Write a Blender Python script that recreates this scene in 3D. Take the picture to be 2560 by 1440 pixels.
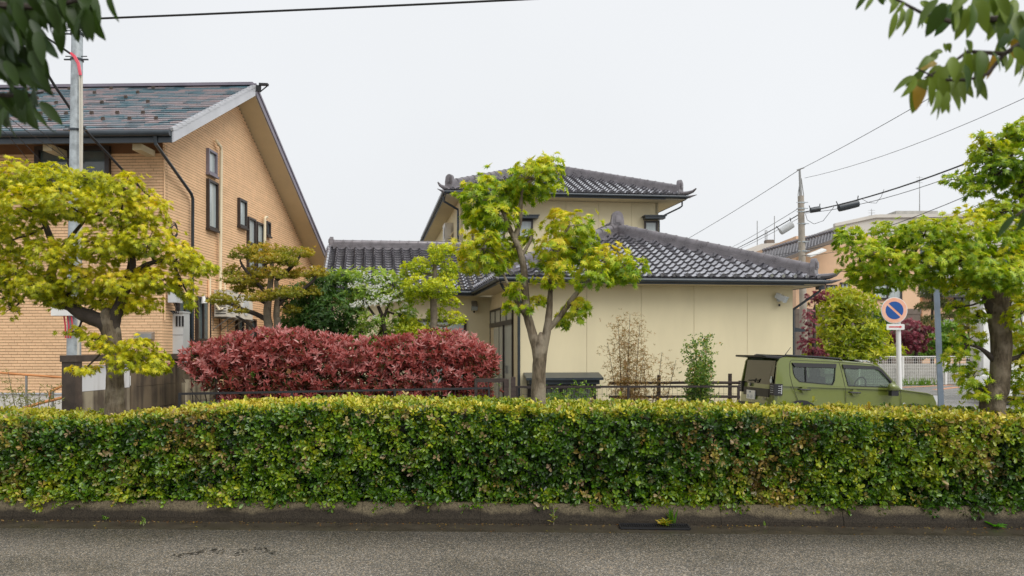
import bpy, bmesh, math, random
import numpy as np
from mathutils import Vector, Matrix

for o in list(bpy.data.objects):
    bpy.data.objects.remove(o)
random.seed(7)
rng = np.random.default_rng(7)
scene = bpy.context.scene
R = math.radians
# ------------------------------------------------------------------ camera
F, HZ, EYE = 2000.0, 870.0, 1.75          # focal length and horizon in photo pixels, eye height in metres
cam = bpy.data.cameras.new('camera')
cam.sensor_width = 36.0
cam.lens = F / 2560 * 36
cam.shift_y = (HZ - 720) / 2560
cam.clip_end = 3000
cam.dof.use_dof = True
cam.dof.focus_distance = 10.5
cam.dof.aperture_fstop = 3.2
camo = bpy.data.objects.new('camera', cam)
scene.collection.objects.link(camo)
camo.location = (0, 0, EYE)
camo.rotation_euler = (R(90), 0, 0)
scene.camera = camo
# ------------------------------------------------------------------ sky and sun (flat, bright overcast after rain)
SUN_EL, SUN_AZ = 50, 136                  # the sun stands behind the cloud, behind the camera
world = bpy.data.worlds.new('World')
scene.world = world
world.use_nodes = True
wn, wl = world.node_tree.nodes, world.node_tree.links
wn.clear()
sky = wn.new('ShaderNodeTexSky')
sky.sky_type = 'NISHITA'
sky.sun_disc = False
sky.sun_elevation = R(SUN_EL)
sky.sun_rotation = R(SUN_AZ)
sky.air_density = 1.0
sky.dust_density = 6.0
cloud = wn.new('ShaderNodeRGB')
cloud.outputs[0].default_value = (5.12, 5.22, 5.33, 1)
wnz = wn.new('ShaderNodeTexNoise')
wnz.inputs['Scale'].default_value = 1.2
wnz.inputs['Detail'].default_value = 3
wmr = wn.new('ShaderNodeMapRange')
wmr.inputs['From Min'].default_value = 0.3
wmr.inputs['From Max'].default_value = 0.7
wmr.inputs['To Min'].default_value = 0.93
wmr.inputs['To Max'].default_value = 1.03
wmul = wn.new('ShaderNodeVectorMath')
wmul.operation = 'SCALE'
wmix = wn.new('ShaderNodeMixRGB')
wmix.inputs[0].default_value = 0.94      # closed cloud layer in front of the clear sky
bg = wn.new('ShaderNodeBackground')
bg.inputs['Strength'].default_value = 0.1
wout = wn.new('ShaderNodeOutputWorld')
wl.new(wnz.outputs['Fac'], wmr.inputs['Value'])
wl.new(cloud.outputs[0], wmul.inputs[0])
wl.new(wmr.outputs[0], wmul.inputs['Scale'])
wl.new(sky.outputs[0], wmix.inputs[1])
wl.new(wmul.outputs[0], wmix.inputs[2])
wl.new(wmix.outputs[0], bg.inputs['Color'])
wl.new(bg.outputs[0], wout.inputs['Surface'])
sun = bpy.data.lights.new('sun', 'SUN')
sun.energy = 1.5
sun.angle = R(50)
sun.color = (1.0, 0.975, 0.93)
suno = bpy.data.objects.new('sun', sun)
scene.collection.objects.link(suno)
suno.location = (-4, -10, 20)
sd = Vector((-math.sin(R(SUN_AZ)) * -1 * math.cos(R(SUN_EL)), math.cos(R(SUN_AZ)) * math.cos(R(SUN_EL)), math.sin(R(SUN_EL))))
suno.rotation_euler = sd.to_track_quat('Z', 'Y').to_euler()
scene.view_settings.view_transform = 'Standard'
scene.view_settings.look = 'None'
scene.view_settings.gamma = 1
scene.view_settings.use_curve_mapping = False
scene.view_settings.exposure = 0.81

# ------------------------------------------------------------------ helpers
def at(px, py, Y):
    return Vector(((px - 1280) / F * Y, Y, EYE + (HZ - py) / F * Y))

def ray_plane(px, py, P0, N):
    d = Vector(((px - 1280) / F, 1, (HZ - py) / F))
    C = Vector((0, 0, EYE))
    return C + d * ((P0 - C).dot(N) / d.dot(N))

def along(P, d, px):
    k = (px - 1280) / F
    return P + d * ((k * P.y - P.x) / (d.x - k * d.y))

ORG = {}
COL = scene.collection

class MB:
    def __init__(s):
        s.v, s.f = [], []
    def add(s, vs, fs):
        b = len(s.v)
        s.v += [tuple(v) for v in vs]
        s.f += [tuple(i + b for i in f) for f in fs]
        return s
    def obox(s, c, a, b, d):              # centre and three half vectors
        c, a, b, d = map(Vector, (c, a, b, d))
        vs = [c + a * i + b * j + d * k for i in (-1, 1) for j in (-1, 1) for k in (-1, 1)]
        fs = [(0, 1, 3, 2), (4, 6, 7, 5), (0, 4, 5, 1), (2, 3, 7, 6), (0, 2, 6, 4), (1, 5, 7, 3)]
        if a.cross(b).dot(d) < 0:
            fs = [f[::-1] for f in fs]
        return s.add(vs, fs)
    def box(s, x0, x1, y0, y1, z0, z1):
        return s.obox(((x0 + x1) / 2, (y0 + y1) / 2, (z0 + z1) / 2), ((x1 - x0) / 2, 0, 0), (0, (y1 - y0) / 2, 0), (0, 0, (z1 - z0) / 2))
    def bar(s, p, q, w, h, up=(0, 0, 1)):
        p, q = Vector(p), Vector(q)
        d = q - p
        up = Vector(up)
        side = d.cross(up)
        if side.length < 1e-6:
            side = d.cross(Vector((1, 0, 0)))
        side.normalize()
        u = side.cross(d).normalized()
        return s.obox((p + q) / 2, d / 2, side * (w / 2), u * (h / 2))
    def prism(s, pts, d):
        pts = [Vector(p) for p in pts]
        d = Vector(d)
        n = len(pts)
        vs = pts + [p + d for p in pts]
        fs = [tuple(range(n))[::-1], tuple(range(n, 2 * n))] + [(i, (i + 1) % n, n + (i + 1) % n, n + i) for i in range(n)]
        nn = Vector((0, 0, 0))
        for i in range(n):
            nn += pts[i].cross(pts[(i + 1) % n])
        if nn.dot(d) < 0:
            fs = [f[::-1] for f in fs]
        return s.add(vs, fs)
    def loft(s, rings, cap=True):
        n = len(rings[0])
        b = []
        vs = [p for r in rings for p in r]
        for k in range(len(rings) - 1):
            for i in range(n):
                j = (i + 1) % n
                b.append((k * n + i, k * n + j, (k + 1) * n + j, (k + 1) * n + i))
        if cap:
            b.append(tuple(range(n))[::-1])
            b.append(tuple((len(rings) - 1) * n + i for i in range(n)))
        return s.add(vs, b)
    def tube(s, path, rad, n=8, jit=0.0, cap=True):
        path = [Vector(p) for p in path]
        if not hasattr(rad, '__len__'):
            rad = [rad] * len(path)
        rings = []
        ref = None
        for i, p in enumerate(path):
            d = (path[min(i + 1, len(path) - 1)] - path[max(i - 1, 0)])
            if d.length < 1e-9:
                d = Vector((0, 0, 1))
            d.normalize()
            if ref is None:
                ref = d.orthogonal().normalized()
            ref = (ref - d * ref.dot(d))
            if ref.length < 1e-6:
                ref = d.orthogonal()
            ref.normalize()
            b = d.cross(ref)
            rings.append([p + (ref * math.cos(2 * math.pi * k / n) + b * math.sin(2 * math.pi * k / n)) * rad[i] * (1 + jit * random.uniform(-1, 1)) for k in range(n)])
        return s.loft(rings, cap)
    def disc(s, c, nrm, r, th, n=24, r2=None):
        c, nrm = Vector(c), Vector(nrm).normalized()
        return s.tube([c, c + nrm * th], [r, r2 if r2 else r], n)
    def mesh(s, name, org=(0, 0, 0), smooth=False, ang=40):
        me = bpy.data.meshes.new(name)
        ox, oy, oz = org
        me.from_pydata([(x - ox, y - oy, z - oz) for x, y, z in s.v], [], s.f)
        me.update()
        if smooth:
            me.shade_smooth()
            me.set_sharp_from_angle(angle=R(ang))
        return me

def setp(o, label=None, cat=None, group=None, kind=None):
    if label: o['label'] = label
    if cat: o['category'] = cat
    if group: o['group'] = group
    if kind: o['kind'] = kind
    return o

def thing(name, label, cat, loc, group=None):
    o = bpy.data.objects.new(name, None)
    o.empty_display_size = 0.2
    COL.objects.link(o)
    o.location = loc
    ORG[o.name] = Vector(loc)
    return setp(o, label, cat, group)

def part(m, name, mat, parent, smooth=False, kind=None, label=None, local=False, ang=40):
    org = Vector((0, 0, 0)) if local else ORG[parent.name]
    me = m if isinstance(m, bpy.types.Mesh) else m.mesh(name, org, smooth, ang)
    o = bpy.data.objects.new(name, me)
    if mat and not me.materials: me.materials.append(mat)
    COL.objects.link(o)
    o.parent = parent
    ORG[o.name] = org
    return setp(o, label, kind=kind)

def solo(m, name, mat, label=None, cat=None, group=None, kind=None, smooth=False, loc=None):
    if loc is None:
        a = np.array(m.v)
        loc = (float(a[:, 0].mean()), float(a[:, 1].mean()), float(a[:, 2].min()))
    me = m.mesh(name, loc, smooth)
    me.materials.append(mat)
    o = bpy.data.objects.new(name, me)
    COL.objects.link(o)
    o.location = loc
    ORG[o.name] = Vector(loc)
    return setp(o, label, cat, group, kind)

def piece(me, name, parent, mw, label=None):
    o = bpy.data.objects.new(name, me)
    COL.objects.link(o)
    o.parent = parent
    o.matrix_local = Matrix.Translation(-ORG[parent.name]) @ mw
    return o

def frame(o, x, y, z):
    m = Matrix((x, y, z)).transposed().to_4x4()
    m.translation = o
    return m

def inside(poly, x, y):
    c = False
    n = len(poly)
    for i in range(n):
        x1, y1 = poly[i]
        x2, y2 = poly[(i + 1) % n]
        if (y1 > y) != (y2 > y) and x < (x2 - x1) * (y - y1) / (y2 - y1) + x1:
            c = not c
    return c

# ------------------------------------------------------------------ materials
def newmat(name):
    m = bpy.data.materials.new(name)
    m.use_nodes = True
    nt = m.node_tree
    return m, nt, nt.nodes, nt.links, nt.nodes['Principled BSDF']

def pm(name, col, rough=0.7, var=0.12, scale=2.0, bump=0.0, bscale=40.0, metal=0.0, spec=0.5, coat=0.0, col2=None, detail=5, stretch=None, rvar=0.0):
    m, nt, n, l, b = newmat(name)
    b.inputs['Roughness'].default_value = rough
    b.inputs['Metallic'].default_value = metal
    b.inputs['Specular IOR Level'].default_value = spec
    b.inputs['Coat Weight'].default_value = coat
    b.inputs['Coat Roughness'].default_value = 0.05
    geo = n.new('ShaderNodeNewGeometry')
    src = geo.outputs['Position']
    if stretch:
        mp = n.new('ShaderNodeMapping')
        mp.inputs['Scale'].default_value = stretch
        l.new(src, mp.inputs['Vector'])
        src = mp.outputs[0]
    nz = n.new('ShaderNodeTexNoise')
    nz.inputs['Scale'].default_value = scale
    nz.inputs['Detail'].default_value = detail
    nz.inputs['Roughness'].default_value = 0.6
    l.new(src, nz.inputs['Vector'])
    rp = n.new('ShaderNodeValToRGB')
    c2 = col2 or tuple(min(1, c * (1 + var)) for c in col)
    c1 = tuple(c * (1 - var) for c in col) if not col2 else col
    rp.color_ramp.elements[0].position = 0.32
    rp.color_ramp.elements[1].position = 0.68
    rp.color_ramp.elements[0].color = (*c1, 1)
    rp.color_ramp.elements[1].color = (*c2, 1)
    l.new(nz.outputs['Fac'], rp.inputs[0])
    # each separate piece of a mesh a little lighter or darker
    l.new(rp.outputs[0], b.inputs['Base Color'])
    if rvar:
        mr = n.new('ShaderNodeMapRange')
        mr.inputs['To Min'].default_value = max(0.02, rough - rvar)
        mr.inputs['To Max'].default_value = rough + rvar
        l.new(nz.outputs['Fac'], mr.inputs['Value'])
        l.new(mr.outputs[0], b.inputs['Roughness'])
    if bump:
        n2 = n.new('ShaderNodeTexNoise')
        n2.inputs['Scale'].default_value = bscale
        n2.inputs['Detail'].default_value = 4
        l.new(src, n2.inputs['Vector'])
        bp = n.new('ShaderNodeBump')
        bp.inputs['Strength'].default_value = bump
        bp.inputs['Distance'].default_value = 0.01
        l.new(n2.outputs['Fac'], bp.inputs['Height'])
        l.new(bp.outputs[0], b.inputs['Normal'])
    return m

def objvar(m, amt):
    """multiply the base colour by a per-object random factor"""
    nt = m.node_tree
    n, l = nt.nodes, nt.links
    b = n['Principled BSDF']
    src = b.inputs['Base Color'].links[0].from_socket
    oi = n.new('ShaderNodeObjectInfo')
    ge = n.new('ShaderNodeNewGeometry')
    ad = n.new('ShaderNodeMath'); ad.operation = 'ADD'
    fr = n.new('ShaderNodeMath'); fr.operation = 'FRACT'
    l.new(oi.outputs['Random'], ad.inputs[0])
    l.new(ge.outputs['Random Per Island'], ad.inputs[1])
    l.new(ad.outputs[0], fr.inputs[0])
    mr = n.new('ShaderNodeMapRange')
    mr.inputs['To Min'].default_value = 1 - amt
    mr.inputs['To Max'].default_value = 1 + amt
    l.new(fr.outputs[0], mr.inputs['Value'])
    sc = n.new('ShaderNodeVectorMath'); sc.operation = 'SCALE'
    l.new(src, sc.inputs[0])
    l.new(mr.outputs[0], sc.inputs['Scale'])
    l.new(sc.outputs[0], b.inputs['Base Color'])
    return m

def leafmat(name, rough=0.42, trans=0.3, spec=0.5):
    m, nt, n, l, b = newmat(name)
    at_ = n.new('ShaderNodeAttribute')
    at_.attribute_name = 'Col'
    b.inputs['Roughness'].default_value = rough
    b.inputs['Specular IOR Level'].default_value = spec
    l.new(at_.outputs['Color'], b.inputs['Base Color'])
    tr = n.new('ShaderNodeBsdfTranslucent')
    hs = n.new('ShaderNodeHueSaturation')
    hs.inputs['Saturation'].default_value = 1.15
    hs.inputs['Value'].default_value = 1.3
    l.new(at_.outputs['Color'], hs.inputs['Color'])
    l.new(hs.outputs[0], tr.inputs['Color'])
    mx = n.new('ShaderNodeMixShader')
    mx.inputs[0].default_value = trans
    l.new(b.outputs[0], mx.inputs[1])
    l.new(tr.outputs[0], mx.inputs[2])
    l.new(mx.outputs[0], n['Material Output'].inputs['Surface'])
    return m

def glassmat(name, tint, refl=0.12, rough=0.02):
    m, nt, n, l, b = newmat(name)
    n.remove(b)
    tr = n.new('ShaderNodeBsdfTransparent')
    tr.inputs[0].default_value = (*tint, 1)
    gl = n.new('ShaderNodeBsdfGlossy')
    gl.inputs['Roughness'].default_value = rough
    lw = n.new('ShaderNodeFresnel')
    lw.inputs['IOR'].default_value = 1.5
    ad = n.new('ShaderNodeMath'); ad.operation = 'ADD'
    ad.inputs[1].default_value = refl - 0.04
    ad.use_clamp = True
    l.new(lw.outputs[0], ad.inputs[0])
    mx = n.new('ShaderNodeMixShader')
    l.new(ad.outputs[0], mx.inputs[0])
    l.new(tr.outputs[0], mx.inputs[1])
    l.new(gl.outputs[0], mx.inputs[2])
    l.new(mx.outputs[0], n['Material Output'].inputs['Surface'])
    return m

def asphalt(name, base, tan, light, wet=0.35, scale=150, edge=None):
    m, nt, n, l, b = newmat(name)
    geo = n.new('ShaderNodeNewGeometry')
    vo = n.new('ShaderNodeTexVoronoi')
    vo.inputs['Scale'].default_value = scale
    l.new(geo.outputs['Position'], vo.inputs['Vector'])
    sep = n.new('ShaderNodeSeparateColor')
    l.new(vo.outputs['Color'], sep.inputs[0])
    rp = n.new('ShaderNodeValToRGB')
    e = rp.color_ramp.elements
    e[0].position = 0.0; e[0].color = (*[c * 0.45 for c in base], 1)
    e[1].position = 1.0; e[1].color = (*light, 1)
    for p, c in ((0.3, base), (0.62, [x * 1.35 for x in base]), (0.82, tan)):
        k = e.new(p); k.color = (*c, 1)
    l.new(sep.outputs[0], rp.inputs[0])
    nz = n.new('ShaderNodeTexNoise')
    nz.inputs['Scale'].default_value = 0.9
    nz.inputs['Detail'].default_value = 6
    l.new(geo.outputs['Position'], nz.inputs['Vector'])
    mr = n.new('ShaderNodeMapRange')
    mr.inputs['From Min'].default_value = 0.3; mr.inputs['From Max'].default_value = 0.7
    mr.inputs['To Min'].default_value = 0.78; mr.inputs['To Max'].default_value = 1.2
    l.new(nz.outputs['Fac'], mr.inputs['Value'])
    sc = n.new('ShaderNodeVectorMath'); sc.operation = 'SCALE'
    l.new(rp.outputs[0], sc.inputs[0]); l.new(mr.outputs[0], sc.inputs['Scale'])
    if edge:                                              # damp, dirty margin along the gutter with a ragged border
        sx_ = n.new('ShaderNodeSeparateXYZ'); l.new(geo.outputs['Position'], sx_.inputs[0])
        m1 = n.new('ShaderNodeMath'); m1.operation = 'MULTIPLY_ADD'; m1.inputs[1].default_value = math.tan(R(2))
        l.new(sx_.outputs['X'], m1.inputs[0]); l.new(sx_.outputs['Y'], m1.inputs[2])
        m2 = n.new('ShaderNodeMath'); m2.operation = 'MULTIPLY_ADD'; m2.inputs[1].default_value = 0.9
        l.new(nz.outputs['Fac'], m2.inputs[0]); l.new(m1.outputs[0], m2.inputs[2])
        m3 = n.new('ShaderNodeMapRange'); m3.interpolation_type = 'SMOOTHSTEP'
        m3.inputs['From Min'].default_value = edge[0]; m3.inputs['From Max'].default_value = edge[1]
        m3.inputs['To Min'].default_value = 1.0; m3.inputs['To Max'].default_value = edge[2]
        l.new(m2.outputs[0], m3.inputs['Value'])
        s2 = n.new('ShaderNodeVectorMath'); s2.operation = 'SCALE'
        l.new(sc.outputs[0], s2.inputs[0]); l.new(m3.outputs[0], s2.inputs['Scale'])
        sc = s2
    l.new(sc.outputs[0], b.inputs['Base Color'])
    r2 = n.new('ShaderNodeMapRange')
    r2.inputs['From Min'].default_value = 0.35; r2.inputs['From Max'].default_value = 0.65
    r2.inputs['To Min'].default_value = wet; r2.inputs['To Max'].default_value = wet + 0.25
    l.new(nz.outputs['Fac'], r2.inputs['Value'])
    l.new(r2.outputs[0], b.inputs['Roughness'])
    bp = n.new('ShaderNodeBump')
    bp.inputs['Strength'].default_value = 0.6
    bp.inputs['Distance'].default_value = 0.006
    l.new(vo.outputs['Distance'], bp.inputs['Height'])
    l.new(bp.outputs[0], b.inputs['Normal'])
    return m

MT = dict(
    asphalt=asphalt('wet_asphalt', (0.100, 0.092, 0.079), (0.27, 0.205, 0.13), (0.43, 0.395, 0.345), 0.34, 115, (7.1, 8.1, 0.42)),
    asphalt2=asphalt('street_asphalt', (0.17, 0.165, 0.165), (0.26, 0.24, 0.21), (0.34, 0.33, 0.32), 0.22, 60),
    crack=pm('crack_dirt', (0.045, 0.038, 0.03), 0.5, 0.3, 30),
    gutter=pm('wet_gutter_concrete', (0.050, 0.042, 0.030), 0.3, 0.35, 5, 0.25, 120, rvar=0.12),
    kerb=None,
    soil=pm('garden_soil', (0.10, 0.075, 0.05), 0.9, 0.3, 6, 0.5, 40),
    ground=pm('ground_gravel', (0.17, 0.155, 0.13), 0.9, 0.25, 2, 0.4, 60),
    concrete=pm('concrete', (0.38, 0.37, 0.34), 0.8, 0.15, 3, 0.2, 60),
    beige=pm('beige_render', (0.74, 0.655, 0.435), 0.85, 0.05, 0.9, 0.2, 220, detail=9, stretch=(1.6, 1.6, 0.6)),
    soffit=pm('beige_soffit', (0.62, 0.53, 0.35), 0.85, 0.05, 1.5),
    orange=objvar(pm('orange_brick_siding', (0.82, 0.54, 0.315), 0.75, 0.06, 4, 0.2, 120), 0.05),
    mortar=pm('siding_joint', (0.20, 0.10, 0.05), 0.9, 0.1, 5),
    plinth=pm('pale_plinth', (0.62, 0.59, 0.55), 0.85, 0.08, 2, 0.2, 80),
    tile=None,
    deck=pm('roof_underlay', (0.03, 0.03, 0.033), 0.8),
    ridge=pm('ridge_tile_clay', (0.20, 0.185, 0.195), 0.30, 0.25, 5, rvar=0.1, metal=0.5),
    dkmetal=pm('dark_blue_grey_metal', (0.032, 0.042, 0.052), 0.32, 0.2, 4, rvar=0.1),
    brmetal=pm('dark_brown_aluminium', (0.035, 0.026, 0.024), 0.4, 0.2, 5),
    trim=pm('pale_verge_metal', (0.50, 0.51, 0.54), 0.35, 0.08, 2),
    vtrim=pm('purple_grey_verge_metal', (0.19, 0.17, 0.21), 0.4, 0.12, 3),
    pane=pm('window_glass_dark', (0.10, 0.13, 0.135), 0.06, 0.3, 1.5, spec=0.8),
    paleglass=pm('window_glass_curtain', (0.42, 0.47, 0.47), 0.12, 0.12, 3, spec=0.8, stretch=(12, 12, 0.4)),
    frost=pm('frosted_door_glass', (0.50, 0.52, 0.46), 0.25, 0.08, 2, spec=0.6, stretch=(6, 6, 0.5)),
    white=pm('white_paint', (0.74, 0.74, 0.72), 0.4, 0.05, 3),
    acwhite=pm('ivory_plastic', (0.66, 0.62, 0.54), 0.45, 0.05, 4),
    greybox=pm('grey_steel_box', (0.55, 0.57, 0.58), 0.4, 0.05, 3),
    guard=pm('snow_guard_metal', (0.10, 0.075, 0.06), 0.5),
    conduit=pm('grey_conduit', (0.52, 0.49, 0.42), 0.5, 0.06, 3),
    ivory=pm('ivory_pipe', (0.74, 0.64, 0.45), 0.45, 0.05, 3),
    black=pm('black_plastic', (0.014, 0.014, 0.016), 0.5, 0.2, 8),
    galv=pm('galvanised_steel', (0.40, 0.44, 0.46), 0.42, 0.28, 9, metal=0.35, detail=7),
    bluepole=pm('blue_grey_painted_steel', (0.19, 0.235, 0.29), 0.45, 0.15, 6),
    poleconc=pm('pole_concrete', (0.36, 0.32, 0.27), 0.85, 0.15, 2, 0.2, 30),
    red=pm('red_cable_sleeve', (0.65, 0.05, 0.09), 0.4),
    bark=pm('maple_bark', (0.085, 0.066, 0.045), 0.85, 0.3, 9, 1.0, 60, col2=(0.33, 0.28, 0.21), detail=9, stretch=(1, 1, 0.45)),
    darkbark=pm('dark_bark', (0.05, 0.038, 0.03), 0.85, 0.4, 9, 0.8, 50),
    greybark=pm('grey_bark', (0.20, 0.165, 0.12), 0.85, 0.35, 8, 0.8, 50),
    wood=pm('weathered_dark_wood', (0.055, 0.038, 0.032), 0.8, 0.35, 6, 0.4, 60, stretch=(1, 1, 4)),
    rail=pm('orange_brown_handrail', (0.60, 0.25, 0.09), 0.35, 0.1, 5),
    steel=pm('stainless_post', (0.32, 0.32, 0.31), 0.35, 0.15, 6, metal=0.6),
    wire=pm('fence_wire_dark', (0.05, 0.05, 0.055), 0.5),
    wallconc=None,
    capconc=pm('dark_wet_coping', (0.075, 0.055, 0.042), 0.6, 0.35, 5, 0.3, 40),
    leaf=leafmat('leaf', 0.42, 0.38),
    hedgeleaf=leafmat('hedge_leaf', 0.30, 0.14, 0.5),
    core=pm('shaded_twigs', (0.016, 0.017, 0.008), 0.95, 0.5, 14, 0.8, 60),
    peach=pm('peach_wall', (0.76, 0.50, 0.32), 0.85, 0.05, 1.5, 0.1, 20),
    brownwall=pm('brown_wall_base', (0.17, 0.135, 0.11), 0.85, 0.1, 3),
    offwhite=pm('off_white_concrete', (0.60, 0.57, 0.52), 0.85, 0.08, 0.5, 0.1, 10),
    fargrey=pm('far_grey_tile', (0.17, 0.165, 0.175), 0.45, 0.2, 6),
    paint=None,
    orangeline=pm('faded_orange_line', (0.55, 0.26, 0.14), 0.6, 0.25, 6),
    signface=None,
)

def weathered(name, base, stain, rough=0.8, zs=0.35, thr=0.5):
    """concrete with stains that run down from the top"""
    m, nt, n, l, b = newmat(name)
    geo = n.new('ShaderNodeNewGeometry')
    mp = n.new('ShaderNodeMapping')
    mp.inputs['Scale'].default_value = (5, 5, zs)
    l.new(geo.outputs['Position'], mp.inputs['Vector'])
    a = n.new('ShaderNodeTexNoise'); a.inputs['Scale'].default_value = 1.3; a.inputs['Detail'].default_value = 7
    l.new(mp.outputs[0], a.inputs['Vector'])
    c = n.new('ShaderNodeTexNoise'); c.inputs['Scale'].default_value = 2.2; c.inputs['Detail'].default_value = 6
    l.new(geo.outputs['Position'], c.inputs['Vector'])
    mu = n.new('ShaderNodeMath'); mu.operation = 'MULTIPLY_ADD'
    mu.inputs[1].default_value = 0.6
    l.new(a.outputs['Fac'], mu.inputs[0])
    mc = n.new('ShaderNodeMath'); mc.operation = 'MULTIPLY'; mc.inputs[1].default_value = 0.4
    l.new(c.outputs['Fac'], mc.inputs[0]); l.new(mc.outputs[0], mu.inputs[2])
    rp = n.new('ShaderNodeValToRGB')
    rp.color_ramp.elements[0].position = thr - 0.09
    rp.color_ramp.elements[1].position = thr + 0.09
    rp.color_ramp.elements[0].color = (*stain, 1)
    rp.color_ramp.elements[1].color = (*base, 1)
    l.new(mu.outputs[0], rp.inputs[0])
    l.new(rp.outputs[0], b.inputs['Base Color'])
    b.inputs['Roughness'].default_value = rough
    bp = n.new('ShaderNodeBump'); bp.inputs['Strength'].default_value = 0.3; bp.inputs['Distance'].default_value = 0.01
    f = n.new('ShaderNodeTexNoise'); f.inputs['Scale'].default_value = 90; f.inputs['Detail'].default_value = 3
    l.new(geo.outputs['Position'], f.inputs['Vector'])
    l.new(f.outputs['Fac'], bp.inputs['Height']); l.new(bp.outputs[0], b.inputs['Normal'])
    return m
MT['wallconc'] = weathered('stained_concrete', (0.34, 0.29, 0.20), (0.09, 0.068, 0.045), thr=0.49)
MT['walldark'] = weathered('dark_stained_concrete', (0.16, 0.12, 0.075), (0.06, 0.045, 0.03), thr=0.5)
MT['wallwhite'] = weathered('white_washed_concrete', (0.66, 0.66, 0.66), (0.45, 0.43, 0.40), thr=0.4)

def kerbmat():
    m, nt, n, l, b = newmat('kerb_concrete')
    geo = n.new('ShaderNodeNewGeometry'); sx_ = n.new('ShaderNodeSeparateXYZ'); l.new(geo.outputs['Position'], sx_.inputs[0])
    mp = n.new('ShaderNodeMapping'); mp.inputs['Scale'].default_value = (1, 1, .2); l.new(geo.outputs['Position'], mp.inputs['Vector'])
    a = n.new('ShaderNodeTexNoise'); a.inputs['Scale'].default_value = 1.7; a.inputs['Detail'].default_value = 5; l.new(mp.outputs[0], a.inputs['Vector'])
    g = n.new('ShaderNodeTexVoronoi'); g.inputs['Scale'].default_value = 110; l.new(geo.outputs['Position'], g.inputs['Vector'])
    sc_ = n.new('ShaderNodeSeparateColor'); l.new(g.outputs['Color'], sc_.inputs[0])
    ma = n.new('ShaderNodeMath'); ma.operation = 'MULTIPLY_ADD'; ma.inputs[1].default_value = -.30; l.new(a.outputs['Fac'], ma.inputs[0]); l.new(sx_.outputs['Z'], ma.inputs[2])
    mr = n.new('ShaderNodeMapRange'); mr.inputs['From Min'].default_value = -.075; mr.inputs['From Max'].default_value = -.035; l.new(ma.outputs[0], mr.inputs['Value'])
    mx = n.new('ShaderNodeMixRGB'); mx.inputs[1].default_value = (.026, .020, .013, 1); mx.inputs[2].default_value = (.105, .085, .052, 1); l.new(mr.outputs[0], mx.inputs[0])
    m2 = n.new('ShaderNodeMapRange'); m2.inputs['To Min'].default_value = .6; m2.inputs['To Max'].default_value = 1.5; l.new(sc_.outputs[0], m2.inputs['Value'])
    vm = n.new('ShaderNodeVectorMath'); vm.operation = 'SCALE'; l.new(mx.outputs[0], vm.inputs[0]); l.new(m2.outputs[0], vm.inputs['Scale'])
    l.new(vm.outputs[0], b.inputs['Base Color']); b.inputs['Roughness'].default_value = .75; b.inputs['Specular IOR Level'].default_value = .25
    bp = n.new('ShaderNodeBump'); bp.inputs['Strength'].default_value = .6; bp.inputs['Distance'].default_value = .006; l.new(g.outputs['Distance'], bp.inputs['Height']); l.new(bp.outputs[0], b.inputs['Normal'])
    return m
MT['kerb'] = kerbmat()

def barkmat(name, dark, mid, pale):
    m, nt, n, l, b = newmat(name)
    geo = n.new('ShaderNodeNewGeometry')
    mp = n.new('ShaderNodeMapping'); mp.inputs['Scale'].default_value = (1, 1, .28); l.new(geo.outputs['Position'], mp.inputs['Vector'])
    a = n.new('ShaderNodeTexNoise'); a.inputs['Scale'].default_value = 26; a.inputs['Detail'].default_value = 8; a.inputs['Roughness'].default_value = .7; l.new(mp.outputs[0], a.inputs['Vector'])
    c = n.new('ShaderNodeTexNoise'); c.inputs['Scale'].default_value = 6; c.inputs['Detail'].default_value = 6; l.new(geo.outputs['Position'], c.inputs['Vector'])
    rp = n.new('ShaderNodeValToRGB'); e = rp.color_ramp.elements
    e[0].position = .30; e[0].color = (*dark, 1); e[1].position = .66; e[1].color = (*mid, 1)
    l.new(a.outputs['Fac'], rp.inputs[0])
    r2 = n.new('ShaderNodeValToRGB'); r2.color_ramp.elements[0].position = .48; r2.color_ramp.elements[1].position = .62
    l.new(c.outputs['Fac'], r2.inputs[0])
    mf = n.new('ShaderNodeMath'); mf.operation = 'MULTIPLY'; mf.inputs[1].default_value = .65; l.new(r2.outputs[0], mf.inputs[0])
    mx = n.new('ShaderNodeMixRGB'); l.new(mf.outputs[0], mx.inputs[0]); l.new(rp.outputs[0], mx.inputs[1]); mx.inputs[2].default_value = (*pale, 1)
    l.new(mx.outputs[0], b.inputs['Base Color']); b.inputs['Roughness'].default_value = .85; b.inputs['Specular IOR Level'].default_value = .2
    bp = n.new('ShaderNodeBump'); bp.inputs['Strength'].default_value = 1; bp.inputs['Distance'].default_value = .03; l.new(a.outputs['Fac'], bp.inputs['Height']); l.new(bp.outputs[0], b.inputs['Normal'])
    return m
MT['bark'] = barkmat('maple_bark_rough', (.05, .037, .024), (.25, .20, .14), (.36, .31, .235))
MT['bark2'] = barkmat('maple_bark_damp', (.035, .026, .017), (.17, .135, .092), (.27, .225, .165))

def tilemat():
    m = pm('glazed_grey_roof_tile', (0.33, 0.33, 0.37), 0.15, 0.3, 1.2, metal=0.8, coat=0.8, col2=(0.46, 0.45, 0.48), rvar=0.05)
    return objvar(m, 0.13)
MT['tile'] = tilemat()
MT['tileedge'] = pm('dark_tile_edge', (0.045, 0.042, 0.048), 0.35, 0.2, 5)  # unglazed clay lip, with the shadow gap between tiles painted in

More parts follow.
